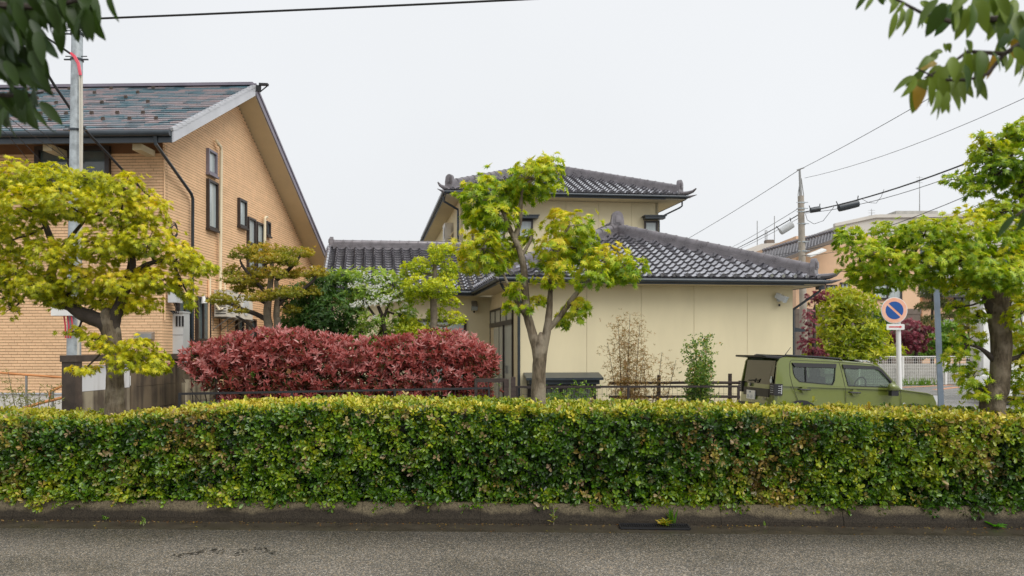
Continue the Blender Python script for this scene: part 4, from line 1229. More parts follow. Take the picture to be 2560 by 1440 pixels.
def window(parent, P, u, w, h, out, fw=.05, divs=(), mat='brmetal', pane='pane', depth=.06, sill=True):
    """P: lower left corner on the wall, u along the wall, out: outward normal"""
    m = MB()
    c = lambda a, b, z=0: P + u * a + UP * b + out * z
    for a0, a1, b0, b1 in ((0, w, 0, fw), (0, w, h - fw, h), (0, fw, fw, h - fw), (w - fw, w, fw, h - fw)):
        m.obox(c((a0 + a1) / 2, (b0 + b1) / 2, depth / 2), u * (a1 - a0) / 2, UP * (b1 - b0) / 2, out * depth / 2)
    for dv in divs:
        if dv[0] == 'v':
            m.obox(c(w * dv[1], h / 2, depth * .4), u * fw * .45, UP * (h / 2 - fw), out * depth * .4)
        else:
            m.obox(c(w / 2, h * dv[1], depth * .4), u * (w / 2 - fw), UP * fw * .45, out * depth * .4)
    f = part(m, 'window', MT[mat], parent)
    g = MB(); g.obox(c(w / 2, h / 2, .012), u * (w / 2 - fw * .9), UP * (h / 2 - fw * .9), out * .004)
    part(g, 'pane', MT[pane], f)
    if sill:
        g = MB(); g.obox(c(w / 2, -.025, .05), u * (w / 2 + .02), UP * .022, out * .05)
        part(g, 'sill', MT[mat], f)
    return f

# ------------------------------------------------------------------ beige house
AF, AS = R(6.5), R(10)
U = Vector((math.cos(AF), math.sin(AF), 0))
V = Vector((-math.sin(AS), math.cos(AS), 0))
NF = Vector((math.sin(AF), -math.cos(AF), 0))            # front walls face this way
NLf = Vector((-math.cos(AS), -math.sin(AS), 0))          # left walls face this way
ZE = 3.28
E2 = at(2066, 0, 17.5); E2.z = ZE
E1 = along(E2, -U, 1250); E1.z = ZE
LF = (E2 - E1).length
house = thing('beige_house', 'beige rendered Japanese house with wet grey tiled hip roofs and an upper storey', 'house', tuple(Vector(((E1.x + E2.x) / 2, 18, 0))))
SL = 0.40
def slope_up(h):                                         # unit vector up a slope whose run is the horizontal direction h
    return (h + UP * SL).normalized()
apex = (E1 + E2) / 2 + V * (LF / 2) + UP * (LF / 2 * SL)
# lower main block: walls
OV = .50
WL = E1 + U * OV + V * OV; WL.z = 0                       # front left corner of the wall
WR = E2 - U * OV + V * OV; WR.z = 0
ZS = 3.12
def slab(m, a, b, z0, z1, out, th=.12):
    m.obox((a + b) / 2 + UP * (z0 + z1) / 2 - out * th / 2, (b - a) / 2, out * th / 2, UP * (z1 - z0) / 2)
fw_ = (WR - WL).length
# front wall in panels with sealed joints, each panel a piece of the wall
m = MB(); slab(m, WL, WR, 0, ZS, NF, .10)
m2 = MB(); m2.obox((WL + WR) / 2 - NF * .06 + UP * ZS / 2, (WR - WL) / 2, NF * .02, UP * ZS / 2)
wall = part(m2, 'wall', MT['soffit'], house)
def panels(wall, a, b, z0, z1, out, cuts):
    L = (b - a).length; d = (b - a).normalized()
    cs = [0] + cuts + [L]
    for k in range(len(cs) - 1):
        x0, x1 = cs[k] + (.0035 if k else 0), cs[k + 1] - (.0035 if k < len(cs) - 2 else 0)
        mm = MB(); mm.obox(a + d * (x0 + x1) / 2 - out * .02 + UP * (z0 + z1) / 2, d * (x1 - x0) / 2, out * .02, UP * (z1 - z0) / 2)
        part(mm, 'wall_panel', MT['beige'], wall)
def cutpx(a, d, out, pxs):
    return [(along(a, d, p) - a).length for p in pxs]
panels(wall, WL, WR, 0.0, ZS, NF, cutpx(WL, U, NF, [1467, 1603, 1735, 1868]))
# left wall of the main block, the recessed left wing and the rest of the ground floor
EI = E1 + V * ((20.9 - E1.y) / V.y)                      # inner corner of the eaves
WI = EI + U * OV + V * OV; WI.z = 0
m = MB(); slab(m, WI, WL, 0, ZS, NLf, .12)
part(m, 'wall', MT['beige'], house)
LWp = EI + V * OV - U * 4.2; LWp.z = 0
m = MB(); slab(m, LWp, WI, 0, ZS, NF, .12)
part(m, 'wall', MT['beige'], house)
WBR = WR + V * 9
m = MB(); slab(m, WR + V * .001, WBR, 0, ZS, U, .12)
part(m, 'wall', MT['beige'], house)
m = MB(); slab(m, LWp, LWp + V * 6, 0, 3.9, -U, .12)
part(m, 'wall', MT['beige'], house)
# soffits and fascia
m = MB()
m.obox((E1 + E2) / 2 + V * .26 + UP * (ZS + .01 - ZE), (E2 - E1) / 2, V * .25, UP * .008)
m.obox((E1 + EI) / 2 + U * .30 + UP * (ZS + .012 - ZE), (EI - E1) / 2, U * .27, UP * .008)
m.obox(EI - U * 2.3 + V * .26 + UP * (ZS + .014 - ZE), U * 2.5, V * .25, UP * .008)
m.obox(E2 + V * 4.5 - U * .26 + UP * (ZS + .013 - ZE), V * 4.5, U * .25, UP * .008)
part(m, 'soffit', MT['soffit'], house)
m = MB()
m.obox((E1 + E2) / 2 + V * .02 - UP * .09, (E2 - E1) / 2, V * .015, UP * .075)
m.obox((E1 + EI) / 2 + U * .02 - UP * .09, (EI - E1) / 2, U * .015, UP * .075)
m.obox(EI - U * 2.3 + V * .02 - UP * .09, U * 2.3, V * .015, UP * .075)
m.obox(E2 + V * 4.5 - U * .02 - UP * .09, V * 4.5, U * .015, UP * .075)
part(m, 'fascia', MT['dkmetal'], house)
def gutter(a, b, out, r=.043):
    m = MB(); m.tube([a + out * .05 - UP * .085, b + out * .05 - UP * .085], r, 10)
    n = int((b - a).length / .36)
    o = part(m, 'gutter', MT['dkmetal'], house, smooth=True)
    m = MB()
    for k in range(n):
        q = a + (b - a) * ((k + .5) / n) + out * .05
        m.tube([q - UP * .085 - (b - a).normalized() * .006, q - UP * .085 + (b - a).normalized() * .006], r + .005, 8)
        m.bar(q - UP * .03, q + UP * .01, .008, .008)
    part(m, 'gutter_brackets', MT['dkmetal'], o, kind='stuff')
gutter(E1 - U * .03, E2 + U * .10, -V)
gutter(E1 - V * .03, EI, -U)
gutter(EI - U * 4.4, EI, -V)
gutter(E2, E2 + V * 8, U)
# roofs
def roof(name_pts):
    m = MB()
    for pts in name_pts:
        m.prism([p - UP * .01 for p in pts], -UP * .05)
    return part(m, 'roof', MT['deck'], house)
hl = LF / 2
ridge_end = apex + V * 5.0
rf = roof([[E1, E2, apex], [E1, apex, ridge_end, EI + UP * 0], [E2, E2 + V * 8, ridge_end, apex]])
upF = slope_up(V); nF = U.cross(upF).normalized()
sl = math.sqrt(1 + SL * SL)
off = (apex - E1).dot(U)
NT = tile_face(rf, E1 - U * .0, U, upF, nF, [(0, -.05), (LF, -.05), (LF, .02), (off, hl * sl + .02), (0, .02)], True)
upL = slope_up(U); nL = (-V).cross(upL).normalized()
tile_face(rf, EI, -V, upL, nL, [(0, -.05), ((EI - E1).length, -.05), ((EI - E1).length, .02), ((EI - E1).length - hl, hl * sl), (-3.0, hl * sl), (0, .02)], False)
ridge_run(rf, E1 + (apex - E1) * .06 + UP * .03, apex + UP * .03)
ridge_run(rf, E2 + (apex - E2) * .06 + UP * .03, apex + UP * .03)
ridge_run(rf, apex + V * .1 + UP * .04, ridge_end + UP * .04, 5, .26)
onigawara(rf, apex + UP * .20 - V * .02, -V, 1.0, .24)
dE2 = (E2 - apex); dE2.z = 0; dE2.normalize()
dE1 = (E1 - apex); dE1.z = 0; dE1.normalize()
onigawara(rf, E2 + (apex - E2) * .06 + UP * .09, dE2, .78, .12)
onigawara(rf, E1 + (apex - E1) * .06 + UP * .09, dE1, .78, .12)
def horn(P, d, s=1.0):
    m = MB()
    m.tube([P - d * .16 + UP * .03, P + d * .06 + UP * .035, P + d * .20 * s + UP * .07, P + d * .30 * s + UP * .15], [.07, .065, .045, .022], 8)
    m.tube([P - d * .10 - UP * .09, P + d * .12 - UP * .085, P + d * .32 * s - UP * .05], [.05, .04, .008], 8)
    part(m, 'corner_tile', MT['ridge'], rf, smooth=True)
horn(E2, dE2); horn(E1, dE1, .7)
# left wing roof
RUN = 3.45
EL = along(EI, -U, 806); EL.z = ZE
RL = EL + V * RUN + UP * RUN * .43; RR = RL + U * 5.4
sl2 = math.sqrt(1 + .43 ** 2)
upW = (V + UP * .43).normalized(); nW = U.cross(upW).normalized()
rf2 = roof([[EL, EI + U * 2.2, RR, RL], [RL, RR, RR + V * 3 - UP * 1.3, RL + V * 3 - UP * 1.3]])
wl_ = (EI - EL).length
NT2 = 300 - NT
tile_face(rf2, EL, U, upW, nW, [(0, 1.9), (wl_ + .1, 1.9), (wl_ + 1.6, RUN * sl2), (0, RUN * sl2)], True)
tile_face(rf2, EL, U, upW, nW, [(0, -.05), (wl_, -.05), (wl_ + 1.4, 1.899), (0, 1.899)], False)
ridge_run(rf2, RL + UP * .0 + U * .12, RR + UP * .0, 3, .22)
onigawara(rf2, RL + UP * .06 + U * .12, -U, .7, .06)
m = MB()
for k in range(14):                                       # rounded verge tiles on the left edge
    q = EL + upW * (k + .5) * RUN * sl2 / 14 + nW * .03
    m.tube([q - upW * .14, q + upW * .13], [.075, .065], 8)
part(m, 'verge_tiles', MT['tile'], rf2, smooth=True, kind='stuff')
# upper storey
ZU = 6.55
F2 = at(1716, 0, 25.0); F2.z = ZU
F1 = along(F2, -U, 1113); F1.z = ZU
LU = (F2 - F1).length; hu = LU / 2
apu = (F1 + F2) / 2 + V * hu + UP * hu * SL
BK = 11.5
F1b, F2b, apb = F1 + V * BK, F2 + V * BK, apu + V * (BK - LU)
rf3 = roof([[F1, F2, apu], [F1, apu, apb, F1b], [F2, F2b, apb, apu], [F1b, apb, F2b]])
offu = (apu - F1).dot(U)
tile_face(rf3, F1, U, upF, nF, [(0, -.05), (LU, -.05), (LU, .02), (offu, hu * sl + .02), (0, .02)], False)
tile_face(rf3, F1b, -V, upL, nL, [(0, -.05), (BK, -.05), (BK, .02), (BK - .6, .5), (.6, .5), (0, .02)], False)
ridge_run(rf3, F1 + (apu - F1) * .05 + UP * .03, apu + UP * .03)
ridge_run(rf3, F2 + (apu - F2) * .05 + UP * .03, apu + UP * .03)
ridge_run(rf3, apu + UP * .04, apb + UP * .04, 4, .24)
dF1 = (F1 - apu); dF1.z = 0; dF1.normalize(); dF2 = (F2 - apu); dF2.z = 0; dF2.normalize()
onigawara(rf3, F2 + (apu - F2) * .05 + UP * .09, dF2, .9, .14)
onigawara(rf3, F1 + (apu - F1) * .05 + UP * .09, dF1, .9, .14)
onigawara(rf3, apu + UP * .12, -V, .8, .1)
for P, d in ((F2, dF2), (F1, dF1)):
    horn(P, d, 1.1)
OU = .66
XL = F1 + U * OU * .8 + V * OU; XR = F2 - U * OU + V * OU; XL.z = XR.z = 0
ZT = ZU - .17
m = MB(); m.obox((XL + XR) / 2 - NF * .06 + UP * (3.2 + ZT) / 2, (XR - XL) / 2, NF * .02, UP * (ZT - 3.2) / 2)
wall2 = part(m, 'wall', MT['soffit'], house)
panels(wall2, XL, XR, 3.2, ZT, NF, cutpx(XL, U, NF, [1255, 1330, 1415, 1497, 1579]))
m = MB(); slab(m, XL, XL + V * 10, 3.2, ZT, -U, .1)
part(m, 'wall', MT['beige'], house)
m = MB(); slab(m, XR, XR + V * 10, 3.2, ZT, U, .1)
part(m, 'wall', MT['beige'], house)
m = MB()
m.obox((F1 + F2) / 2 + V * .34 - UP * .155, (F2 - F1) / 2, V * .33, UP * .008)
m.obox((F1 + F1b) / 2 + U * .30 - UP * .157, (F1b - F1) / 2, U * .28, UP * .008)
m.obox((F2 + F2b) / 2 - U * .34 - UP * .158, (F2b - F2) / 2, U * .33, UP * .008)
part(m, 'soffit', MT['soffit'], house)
m = MB()
m.obox((F1 + F2) / 2 + V * .02 - UP * .09, (F2 - F1) / 2, V * .015, UP * .085)
m.obox((F1 + F1b) / 2 + U * .02 - UP * .09, (F1b - F1) / 2, U * .015, UP * .085)
m.obox((F2 + F2b) / 2 - U * .02 - UP * .09, (F2b - F2) / 2, U * .015, UP * .085)
part(m, 'fascia', MT['dkmetal'], house)
gutter(F1 - U * .03, F2 + U * .1, -V); gutter(F1 - V * .03, F1b, -U); gutter(F2, F2b, U)
# downpipes
def pipe(pts, r, name='downpipe', mat='dkmetal', par=None):
    m = MB(); m.tube(pts, r, 8)
    return part(m, name, MT[mat], par or house, smooth=True)
q = E2 + V * .3 + U * .03
pipe([q - UP * .08, q - UP * .25, q - UP * .30 - U * .06, WR + U * .07 + V * .10 + UP * 2.62, WR + U * .07 + V * .10 + UP * 2.5, WR + U * .07 + V * .1], .028)
m = MB(); m.obox(q - UP * .17, U * .07, V * .07, UP * .06); part(m, 'downpipe_head', MT['dkmetal'], house)
q = E1 + U * .03 + V * .25
pipe([q - UP * .1, q - UP * .26 + U * .08, WL + NF * .07 + U * .04 + UP * 2.72, WL + NF * .07 - U * .02 + UP * 2.6, WL + NF * .07 - U * .02], .032)
q = F2 + V * .35
pipe([q - UP * .08, q - UP * .3, q - UP * .36 - U * .08, XR + U * .06 + V * .1 + UP * (ZT - .45), XR + U * .06 + V * .1 + UP * (ZT - .6), XR + U * .06 + V * .1 + UP * 3.6], .026)
q = F1 + V * .4
pipe([q - UP * .08, q - UP * .3, XL - U * .06 + V * .15 + UP * (ZT - .3), XL - U * .06 + V * .1 + UP * (ZT - .5), XL - U * .06 + V * .1 + UP * 3.6], .036)
# windows and awnings of the upper storey
def wallpt(px, py, a, out):
    return ray_plane(px, py, a, out)
def rect_win(par, a, u, out, x0, x1, y0, y1, **k):
    p = wallpt(x0, y1, a, out); q = wallpt(x1, y1, a, out); t = wallpt(x0, y0, a, out)
    return window(par, p, u, (q - p).dot(u), t.z - p.z, out, **k)
rect_win(house, XR, U, NF, 1610, 1644, 552, 600, fw=.055, pane='paleglass')
rect_win(house, XR, U, NF, 1295, 1332, 549, 596, fw=.055, pane='paleglass')
rect_win(house, XR, U, NF, 1180, 1262, 552, 600, fw=.055, pane='paleglass', divs=[('v', .5)])
def awning(px0, px1, y0, y1, a, u, out, dep):
    p = wallpt(px0, y1, a, out); q = wallpt(px1, y1, a, out); t = wallpt(px0, y0, a, out)
    h = t.z - p.z
    m = MB(); m.obox((p + q) / 2 + UP * h * .86 + out * dep / 2, (q - p) / 2, out * dep / 2, UP * h * .12)
    m.obox((p + q) / 2 + UP * h * .42 + out * dep * .46, (q - p) / 2 - u * .04, out * dep * .46, UP * h * .30)
    part(m, 'awning', MT['dkmetal'], house)
awning(1604, 1660, 541, 551, XR, U, NF, .32)
awning(1292, 1346, 540, 550, XR, U, NF, .32)
# entrance doors on the left wall of the main block
dU = (WL - WI).normalized()
def lw(px, py):
    return ray_plane(px, py, WL, NLf)
d0, d1 = lw(1228, 900), lw(1284, 900)
zt = lw(1228, 777).z; zm = lw(1228, 818).z; zb = .35
D0 = Vector((d0.x, d0.y, 0)); dw = (d1 - d0).dot(dU)
door = MB()
def dbar(a0, a1, b0, b1, z=.04, dep=.022):
    door.obox(D0 + dU * (a0 + a1) / 2 + UP * (b0 + b1) / 2 + NLf * z / 2, dU * (a1 - a0) / 2, UP * (b1 - b0) / 2, NLf * dep)
dbar(0, dw, zt - .05, zt); dbar(0, dw, zm - .02, zm + .09, .06); dbar(0, .06, zb, zt); dbar(dw - .05, dw, zb, zt); dbar(dw * .66, dw * .66 + .07, zb, zm, .09)
dbar(dw * .25, dw * .25 + .05, zm, zt); dbar(dw * .5, dw * .5 + .05, zm, zt); dbar(dw * .75, dw * .75 + .05, zm, zt)
dbar(dw * .44, dw * .44 + .02, zb, zm, .03)
dd = part(door, 'entrance_door', MT['brmetal'], house)
for a0, a1, b0, b1, mt in ((.06, dw * .25, zm + .09, zt - .05, 'frost'), (dw * .25 + .05, dw * .5, zm + .09, zt - .05, 'frost'), (dw * .5 + .05, dw * .75, zm + .09, zt - .05, 'frost'), (dw * .75 + .05, dw - .05, zm + .09, zt - .05, 'frost'),
                           (.06, dw * .18, zb, zm - .02, 'soffit'), (dw * .18, dw * .44, zb, zm - .02, 'frost'), (dw * .44 + .02, dw * .66, zb, zm - .02, 'frost'), (dw * .66 + .07, dw - .05, zb, zm - .02, 'frost')):
    m = MB(); m.obox(D0 + dU * (a0 + a1) / 2 + UP * (b0 + b1) / 2 + NLf * .02, dU * (a1 - a0) / 2, UP * (b1 - b0) / 2, NLf * .006)
    part(m, 'door_pane', MT[mt], dd)
m = MB(); m.obox(D0 + dU * dw * .8 + UP * 1.25 + NLf * .05, dU * .015, UP * .09, NLf * .03); part(m, 'handle', MT['steel'], dd)
# shuttered window in the recessed wing
rect_win(house, WI, U, NF, 1040, 1166, 797, 965, fw=.07, pane='paleglass', mat='wood')
# low lattice window with a metal canopy
c0, c1 = wallpt(1318, 1060, WL, NF), wallpt(1488, 1060, WL, NF)
lx = (c1 - c0).dot(U)
zc = wallpt(1320, 943, WL, NF).z
P0 = Vector((c0.x, c0.y, 0))
can = MB(); can.prism([P0 - U * .08 + UP * (zc + .10), P0 - U * .08 + NF * .46 + UP * (zc - .0), P0 - U * .08 + NF * .46 + UP * (zc - .05), P0 - U * .08 + UP * (zc + .04)], U * (lx + .16))
can.obox(P0 + U * lx / 2 + NF * .20 + UP * (zc - .085), U * (lx / 2 + .01), NF * .20, UP * .055)
part(can, 'window_canopy', MT['dkmetal'], house)
wf = window(house, P0 + UP * .32, U, lx, zc - .45, NF, fw=.07, divs=[('v', .5)], pane='paleglass', depth=.08)
for k in range(14):
    m = MB(); q = P0 + U * (lx * (k + .5) / 14) + NF * .30
    m.bar(q + UP * .30, q + UP * (zc - .14), .018, .018)
    part(m, 'lattice_bar', MT['brmetal'], wf)
for z in (.42, zc - .22):
    m = MB(); m.bar(P0 + NF * .325 + UP * z - U * .05, P0 + NF * .325 + U * (lx + .05) + UP * z, .02, .035)
    m.bar(P0 + NF * .325 + UP * z, P0 + UP * z, .02, .03); m.bar(P0 + U * lx + NF * .325 + UP * z, P0 + U * lx + UP * z, .02, .03)
    part(m, 'lattice_rail', MT['brmetal'], wf)
# small side canopy at the right corner
q = WR + U * .01 + V * .6
m = MB(); m.prism([q + UP * 2.30, q + UP * 2.12, q + U * .62 + UP * 2.13, q + U * .62 + UP * 2.18], V * 1.4); part(m, 'side_canopy', MT['dkmetal'], house)

# things fixed to the beige house
def floodlight(name, label, P, out, u, s=1.0, mat='greybox', aim=(.5, -.4)):
    t = thing(name, label, 'floodlight', tuple(P))
    m = MB(); m.disc(P, out, .05 * s, .03); m.tube([P + out * .03, P + out * .10 * s - UP * .03, P + out * .12 * s], .014 * s, 6)
    part(m, 'bracket', MT['greybox'] if mat == 'greybox' else MT[mat], t)
    d = (u * aim[0] + out * .55 + UP * aim[1]).normalized(); sd_ = d.cross(UP).normalized(); uu = sd_.cross(d)
    c = P + out * .14 * s + UP * .04 * s
    m = MB(); m.obox(c, d * .11 * s, sd_ * .075 * s, uu * .06 * s)
    m.obox(c + d * .118 * s, d * .008 * s, sd_ * .088 * s, uu * .072 * s)
    for k in range(4): m.obox(c - d * .118 * s + uu * (.03 * k - .045) * s, d * .015 * s, sd_ * .06 * s, uu * .005 * s)
    part(m, 'housing', MT[mat], t)
    m = MB(); m.disc(P + out * .05 - UP * .10 * s, -UP, .02 * s, .05 * s); part(m, 'sensor', MT['black'], t)
    m = MB(); m.obox(c + d * .128 * s, d * .002, sd_ * .075 * s, uu * .06 * s); part(m, 'lens', MT['paleglass'], t)
floodlight('floodlight', 'grey floodlight on the beige wall near its right corner', wallpt(1946, 749, WL, NF), NF, U, 1.0)
floodlight('floodlight', 'small dark round lamp under the eave of the recessed wall', wallpt(1185, 768, WI, NF), NF, U, 1.0, 'steel', (.0, -.5))
def acunit(name, label, c, u, out, w, d, h, group=None, louvre=True):
    """c: centre on wall at the foot, u along the wall, out away from it"""
    t = thing(name, label, 'air conditioner', tuple(c), group)
    b = c + out * (d / 2 + .08)
    m = MB(); m.obox(b + UP * h / 2, u * w / 2, out * d / 2, UP * h / 2)
    m.obox(b + UP * (h + .008), u * (w / 2 + .008), out * (d / 2 + .008), UP * .012)
    part(m, 'casing', MT['acwhite'], t)
    m = MB(); m.disc(b + out * (d / 2 + .002) + UP * h / 2 - u * w * .1, out, min(h, w) * .36, .012, 28); part(m, 'fan_grille', MT['greybox'], t)
    m = MB()
    for k in range(9 if louvre else 0):
        m.obox(b - u * (w / 2 + .004) + UP * (h * (.12 + .095 * k)), u * .004, out * d * .40, UP * .008)
    if louvre: part(m, 'louvres', MT['black'], t, kind='stuff')
    else:
        m.obox(b - u * (w / 2 + .03) + UP * h * .5 + out * d * .1, u * .03, out * d * .22, UP * h * .36); part(m, 'valve_cover', MT['acwhite'], t)
    for s in (-.35, .35):
        m = MB()
        q = c + u * w * s
        m.bar(q - UP * .02, q + out * (d + .14) - UP * .02, .03, .03); m.bar(q - UP * .3, q + out * (d + .08) - UP * .03, .02, .02); m.bar(q - UP * .32, q + UP * .1, .03, .02)
        part(m, 'bracket', MT['steel'], t)
    m = MB(); m.tube([b - u * (w / 2) + UP * h * .3 + out * .05, b - u * (w / 2 + .08) + UP * h * .25, c - u * (w / 2 + .06) + UP * .5, c - u * (w / 2 + .06) + UP * .9], .028, 7); part(m, 'hose', MT['ivory'], t, smooth=True)
    return t
qa = ray_plane(1143, 603, XL, -U)
acunit('air_conditioner', 'ivory air conditioner on a bracket below the upper left eave of the beige house', qa + V * .42, V, -U, .82, .33, .60, louvre=False)

# ------------------------------------------------------------------ orange house with long gable roof
C0 = at(408, 0, 16.2); C0.z = 0                            # near corner of the walls
OU0, OV0 = SU.copy(), SV.copy()
NO = -OV0                                                  # front wall faces the street
oh = thing('orange_house', 'orange brick-clad house with a steep gable roof of multicoloured shingles', 'house', tuple(C0))
EY = 15.45
VX = along(C0 - OV0 * .75, OU0, 430)                       # foot of the front eave corner
ev = VX.copy(); ev.z = 5.98
SG = .517
RUNG = 4.45
ap = ev + OV0 * RUNG + UP * RUNG * SG
rearrun = 10.5
rear = ap + OV0 * rearrun - UP * rearrun * SG
LFT = 13.0
upO = (OV0 + UP * SG).normalized(); nO = OU0.cross(upO).normalized()
dnO = (OV0 - UP * SG).normalized()
m = MB()
m.prism([ev - UP * .06, ap - UP * .06, ap - UP * .22, ev - UP * .22], -OU0 * LFT)
m.prism([ap - UP * .06, rear - UP * .06, rear - UP * .22, ap - UP * .22], -OU0 * LFT)
orf = part(m, 'roof', MT['soffit'], oh)
# shingle courses: stepped strips, coloured in long streaks
def shinglemat():
    m, nt, n, l, b = newmat('multicolour_shingle')
    geo = n.new('ShaderNodeNewGeometry')
    mp = n.new('ShaderNodeMapping'); mp.inputs['Scale'].default_value = (1.4, 4.0, 8.0)
    l.new(geo.outputs['Position'], mp.inputs['Vector'])
    nz = n.new('ShaderNodeTexNoise'); nz.inputs['Scale'].default_value = 1.6; nz.inputs['Detail'].default_value = 5
    l.new(mp.outputs[0], nz.inputs['Vector'])
    ad = n.new('ShaderNodeMath'); ad.operation = 'MULTIPLY_ADD'; ad.inputs[1].default_value = .40
    l.new(geo.outputs['Random Per Island'], ad.inputs[0]); 
    sb = n.new('ShaderNodeMath'); sb.operation = 'MULTIPLY'; sb.inputs[1].default_value = .50
    l.new(nz.outputs['Fac'], sb.inputs[0]); l.new(sb.outputs[0], ad.inputs[2])
    rp = n.new('ShaderNodeValToRGB'); e = rp.color_ramp.elements
    e[0].position = .22; e[0].color = (.05, .06, .075, 1); e[1].position = .85; e[1].color = (.34, .30, .31, 1)
    for p, c in ((.36, (.08, .18, .22)), (.48, (.26, .235, .25)), (.58, (.35, .26, .26)), (.68, (.13, .20, .24))):
        k = e.new(p); k.color = (*c, 1)
    l.new(ad.outputs[0], rp.inputs[0]); l.new(rp.outputs[0], b.inputs['Base Color'])
    b.inputs['Roughness'].default_value = .26; b.inputs['Specular IOR Level'].default_value = .8
    return m
MT['shingle'] = shinglemat()
m = MB()
NCR = 24
Ls = RUNG * math.sqrt(1 + SG * SG) / NCR
rj = random.Random(8)
for k in range(NCR):
    a = ev + upO * (k * Ls) - UP * .05
    x = 0.05
    while x < LFT:
        w = rj.uniform(.22, .6)
        c = a - OU0 * (x + w / 2) + upO * Ls * .55 + nO * (.03 - .0) 
        tl = (upO - nO * .11).normalized(); tn = OU0.cross(tl).normalized()
        m.obox(c, OU0 * (w / 2 - .003), tl * Ls * .60, tn * .012)
        x += w
part(m, 'shingles', MT['shingle'], orf, kind='stuff')
for k, (row, n, off) in enumerate(((4, 11, .3), (7, 11, .55), (13, 6, .4), (16, 6, .9), (19, 6, .6), (22, 6, .2))):
    for i in range(n):
        c = ev + upO * ((row + .3) * Ls) - OU0 * (off + .1 * row + i * (.55 if n > 8 else 1.05)) + nO * .02
        m = MB(); m.obox(c, OU0 * .032, upO * .02, nO * .022); m.obox(c + upO * .02 + nO * .012, OU0 * .036, upO * .005, nO * .03)
        part(m, 'snow_guard', MT['guard'], orf)
# ridge cap, verge trims, fascia, soffits
m = MB(); m.obox(ap - OU0 * LFT / 2 + UP * .01, OU0 * LFT / 2, OV0 * .12, UP * .035); part(m, 'ridge_cap', MT['vtrim'], orf)
m = MB(); m.prism([ev - UP * .01 , ap - UP * .01, ap - UP * .26, ev - UP * .26], OU0 * .03); part(m, 'verge_board', MT['trim'], orf)
for k in range(NCR):                                        # stepped metal ends of the courses
    a = ev + upO * (k * Ls) - UP * .05
    m = MB(); m.obox(a + upO * Ls * .52 + nO * .035 + OU0 * .005, OU0 * .035, (upO - nO * .11).normalized() * Ls * .58, nO * .03)
    part(m, 'verge_step', MT['trim'], orf)
m = MB(); m.prism([ap + UP * .02, rear + UP * .02, rear - UP * .20, ap - UP * .20], OU0 * .03)
m.prism([ap + UP * .05, rear + UP * .05, rear - UP * .02, ap - UP * .02], OU0 * .05)
part(m, 'verge_board', MT['vtrim'], orf)
m = MB(); m.obox(ev - OU0 * LFT / 2 - UP * .16 - OV0 * .015, OU0 * LFT / 2, OV0 * .015, UP * .11)
part(m, 'fascia', MT['dkmetal'], orf)
m = MB(); m.tube([ev - UP * .10 - OV0 * .08 + OU0 * .0, ev - UP * .10 - OV0 * .08 - OU0 * LFT], .062, 10)
part(m, 'gutter', MT['dkmetal'], orf, smooth=True)
# walls
def roofz(t):                                               # underside of the roof over the gable wall, t metres behind the corner
    d = t + .75
    return (ev.z + d * SG if d < RUNG else ev.z + RUNG * SG - (d - RUNG) * SG) - .22
CRS = .060; JG = .010
GD = 13.4
NG = OU0
m = MB()
gp = [C0 + OV0 * .03, C0 + OV0 * GD, C0 + OV0 * GD + UP * roofz(GD), C0 + OV0 * (RUNG - .75) + UP * (roofz(RUNG - .75)), C0 + OV0 * .03 + UP * roofz(0)]
m.prism([p - NG * .012 for p in gp], -NG * .15)
gw = part(m, 'gable_wall', MT['mortar'], oh)
m = MB()
z = .84
while z < 8.1:
    z1 = z + CRS - JG
    # run of depth over which the roof stands above this course
    t0, t1 = 0.0, GD
    if z1 > roofz(0):
        t0 = (z1 + .22 - ev.z) / SG - .75
    if z1 > roofz(GD):
        t1 = RUNG - .75 + (ev.z + RUNG * SG - .22 - z1) / SG
    if t1 - t0 < .1: break
    t = t0 - rj.uniform(0, .6)
    while t < t1:
        L = 1.82
        a, b = max(t, t0), min(t + L - .004, t1)
        if b - a > .05:
            m.obox(C0 + OV0 * (a + b) / 2 + UP * (z + z1) / 2 - NG * .006, OV0 * (b - a) / 2, NG * .006, UP * (z1 - z) / 2)
        t += L
    z += CRS
part(m, 'brick_courses', MT['orange'], gw, kind='stuff')
FWL = 9.0
m = MB(); m.obox(C0 - OU0 * FWL / 2 + UP * 2.95 - NO * .10, OU0 * FWL / 2, NO * .088, UP * 2.95)
fwall = part(m, 'front_wall', MT['mortar'], oh)
bm_ = MB(); bm_.obox((0, 0, 0), (.089, 0, 0), (0, .006, 0), (0, 0, (CRS - JG) / 2))
BR = bm_.mesh('brick'); BR.materials.append(MT['orange'])
big_, cnt = MB(), 0
rows = int((5.72 - .84) / CRS)
spots = []
for j in range(rows):
    zz = .84 + CRS * (j + .5) - .003
    off = (j % 3) * .06
    if off: big_.obox(C0 - OU0 * (off / 2 + .013) + UP * zz - NO * .006, OU0 * (off / 2 - .001), NO * .006, UP * (CRS - JG) / 2)
    for i in range(int(FWL / .184)):
        xx = .106 + i * .184 + off
        if xx + .09 > FWL: continue
        c = C0 - OU0 * xx + UP * zz + NO * -.006
        px = 1280 + c.x / c.y * F; py = HZ - (c.z - EYE) / c.y * F
        free = (290 < px < 404 and 352 < py < 425) or (5 < px < 160 and 830 < py < 930) or (390 < px < 404 and 425 < py < 520)
        spots.append((not free, px < -60, c))
spots.sort(key=lambda s: (s[0], s[1]))
for k, (f, g, c) in enumerate(spots):
    if k < 300:
        piece(BR, 'brick', fwall, frame(c, OU0, NO, UP))
    else:
        big_.obox(c, OU0 * .089, NO * .006, UP * (CRS - JG) / 2)
part(big_, 'bricks', MT['orange'], fwall, kind='stuff')
m = MB(); m.obox(C0 - OU0 * FWL / 2 + UP * .405 + NO * .0, OU0 * (FWL / 2 + .02), NO * .02, UP * .405)
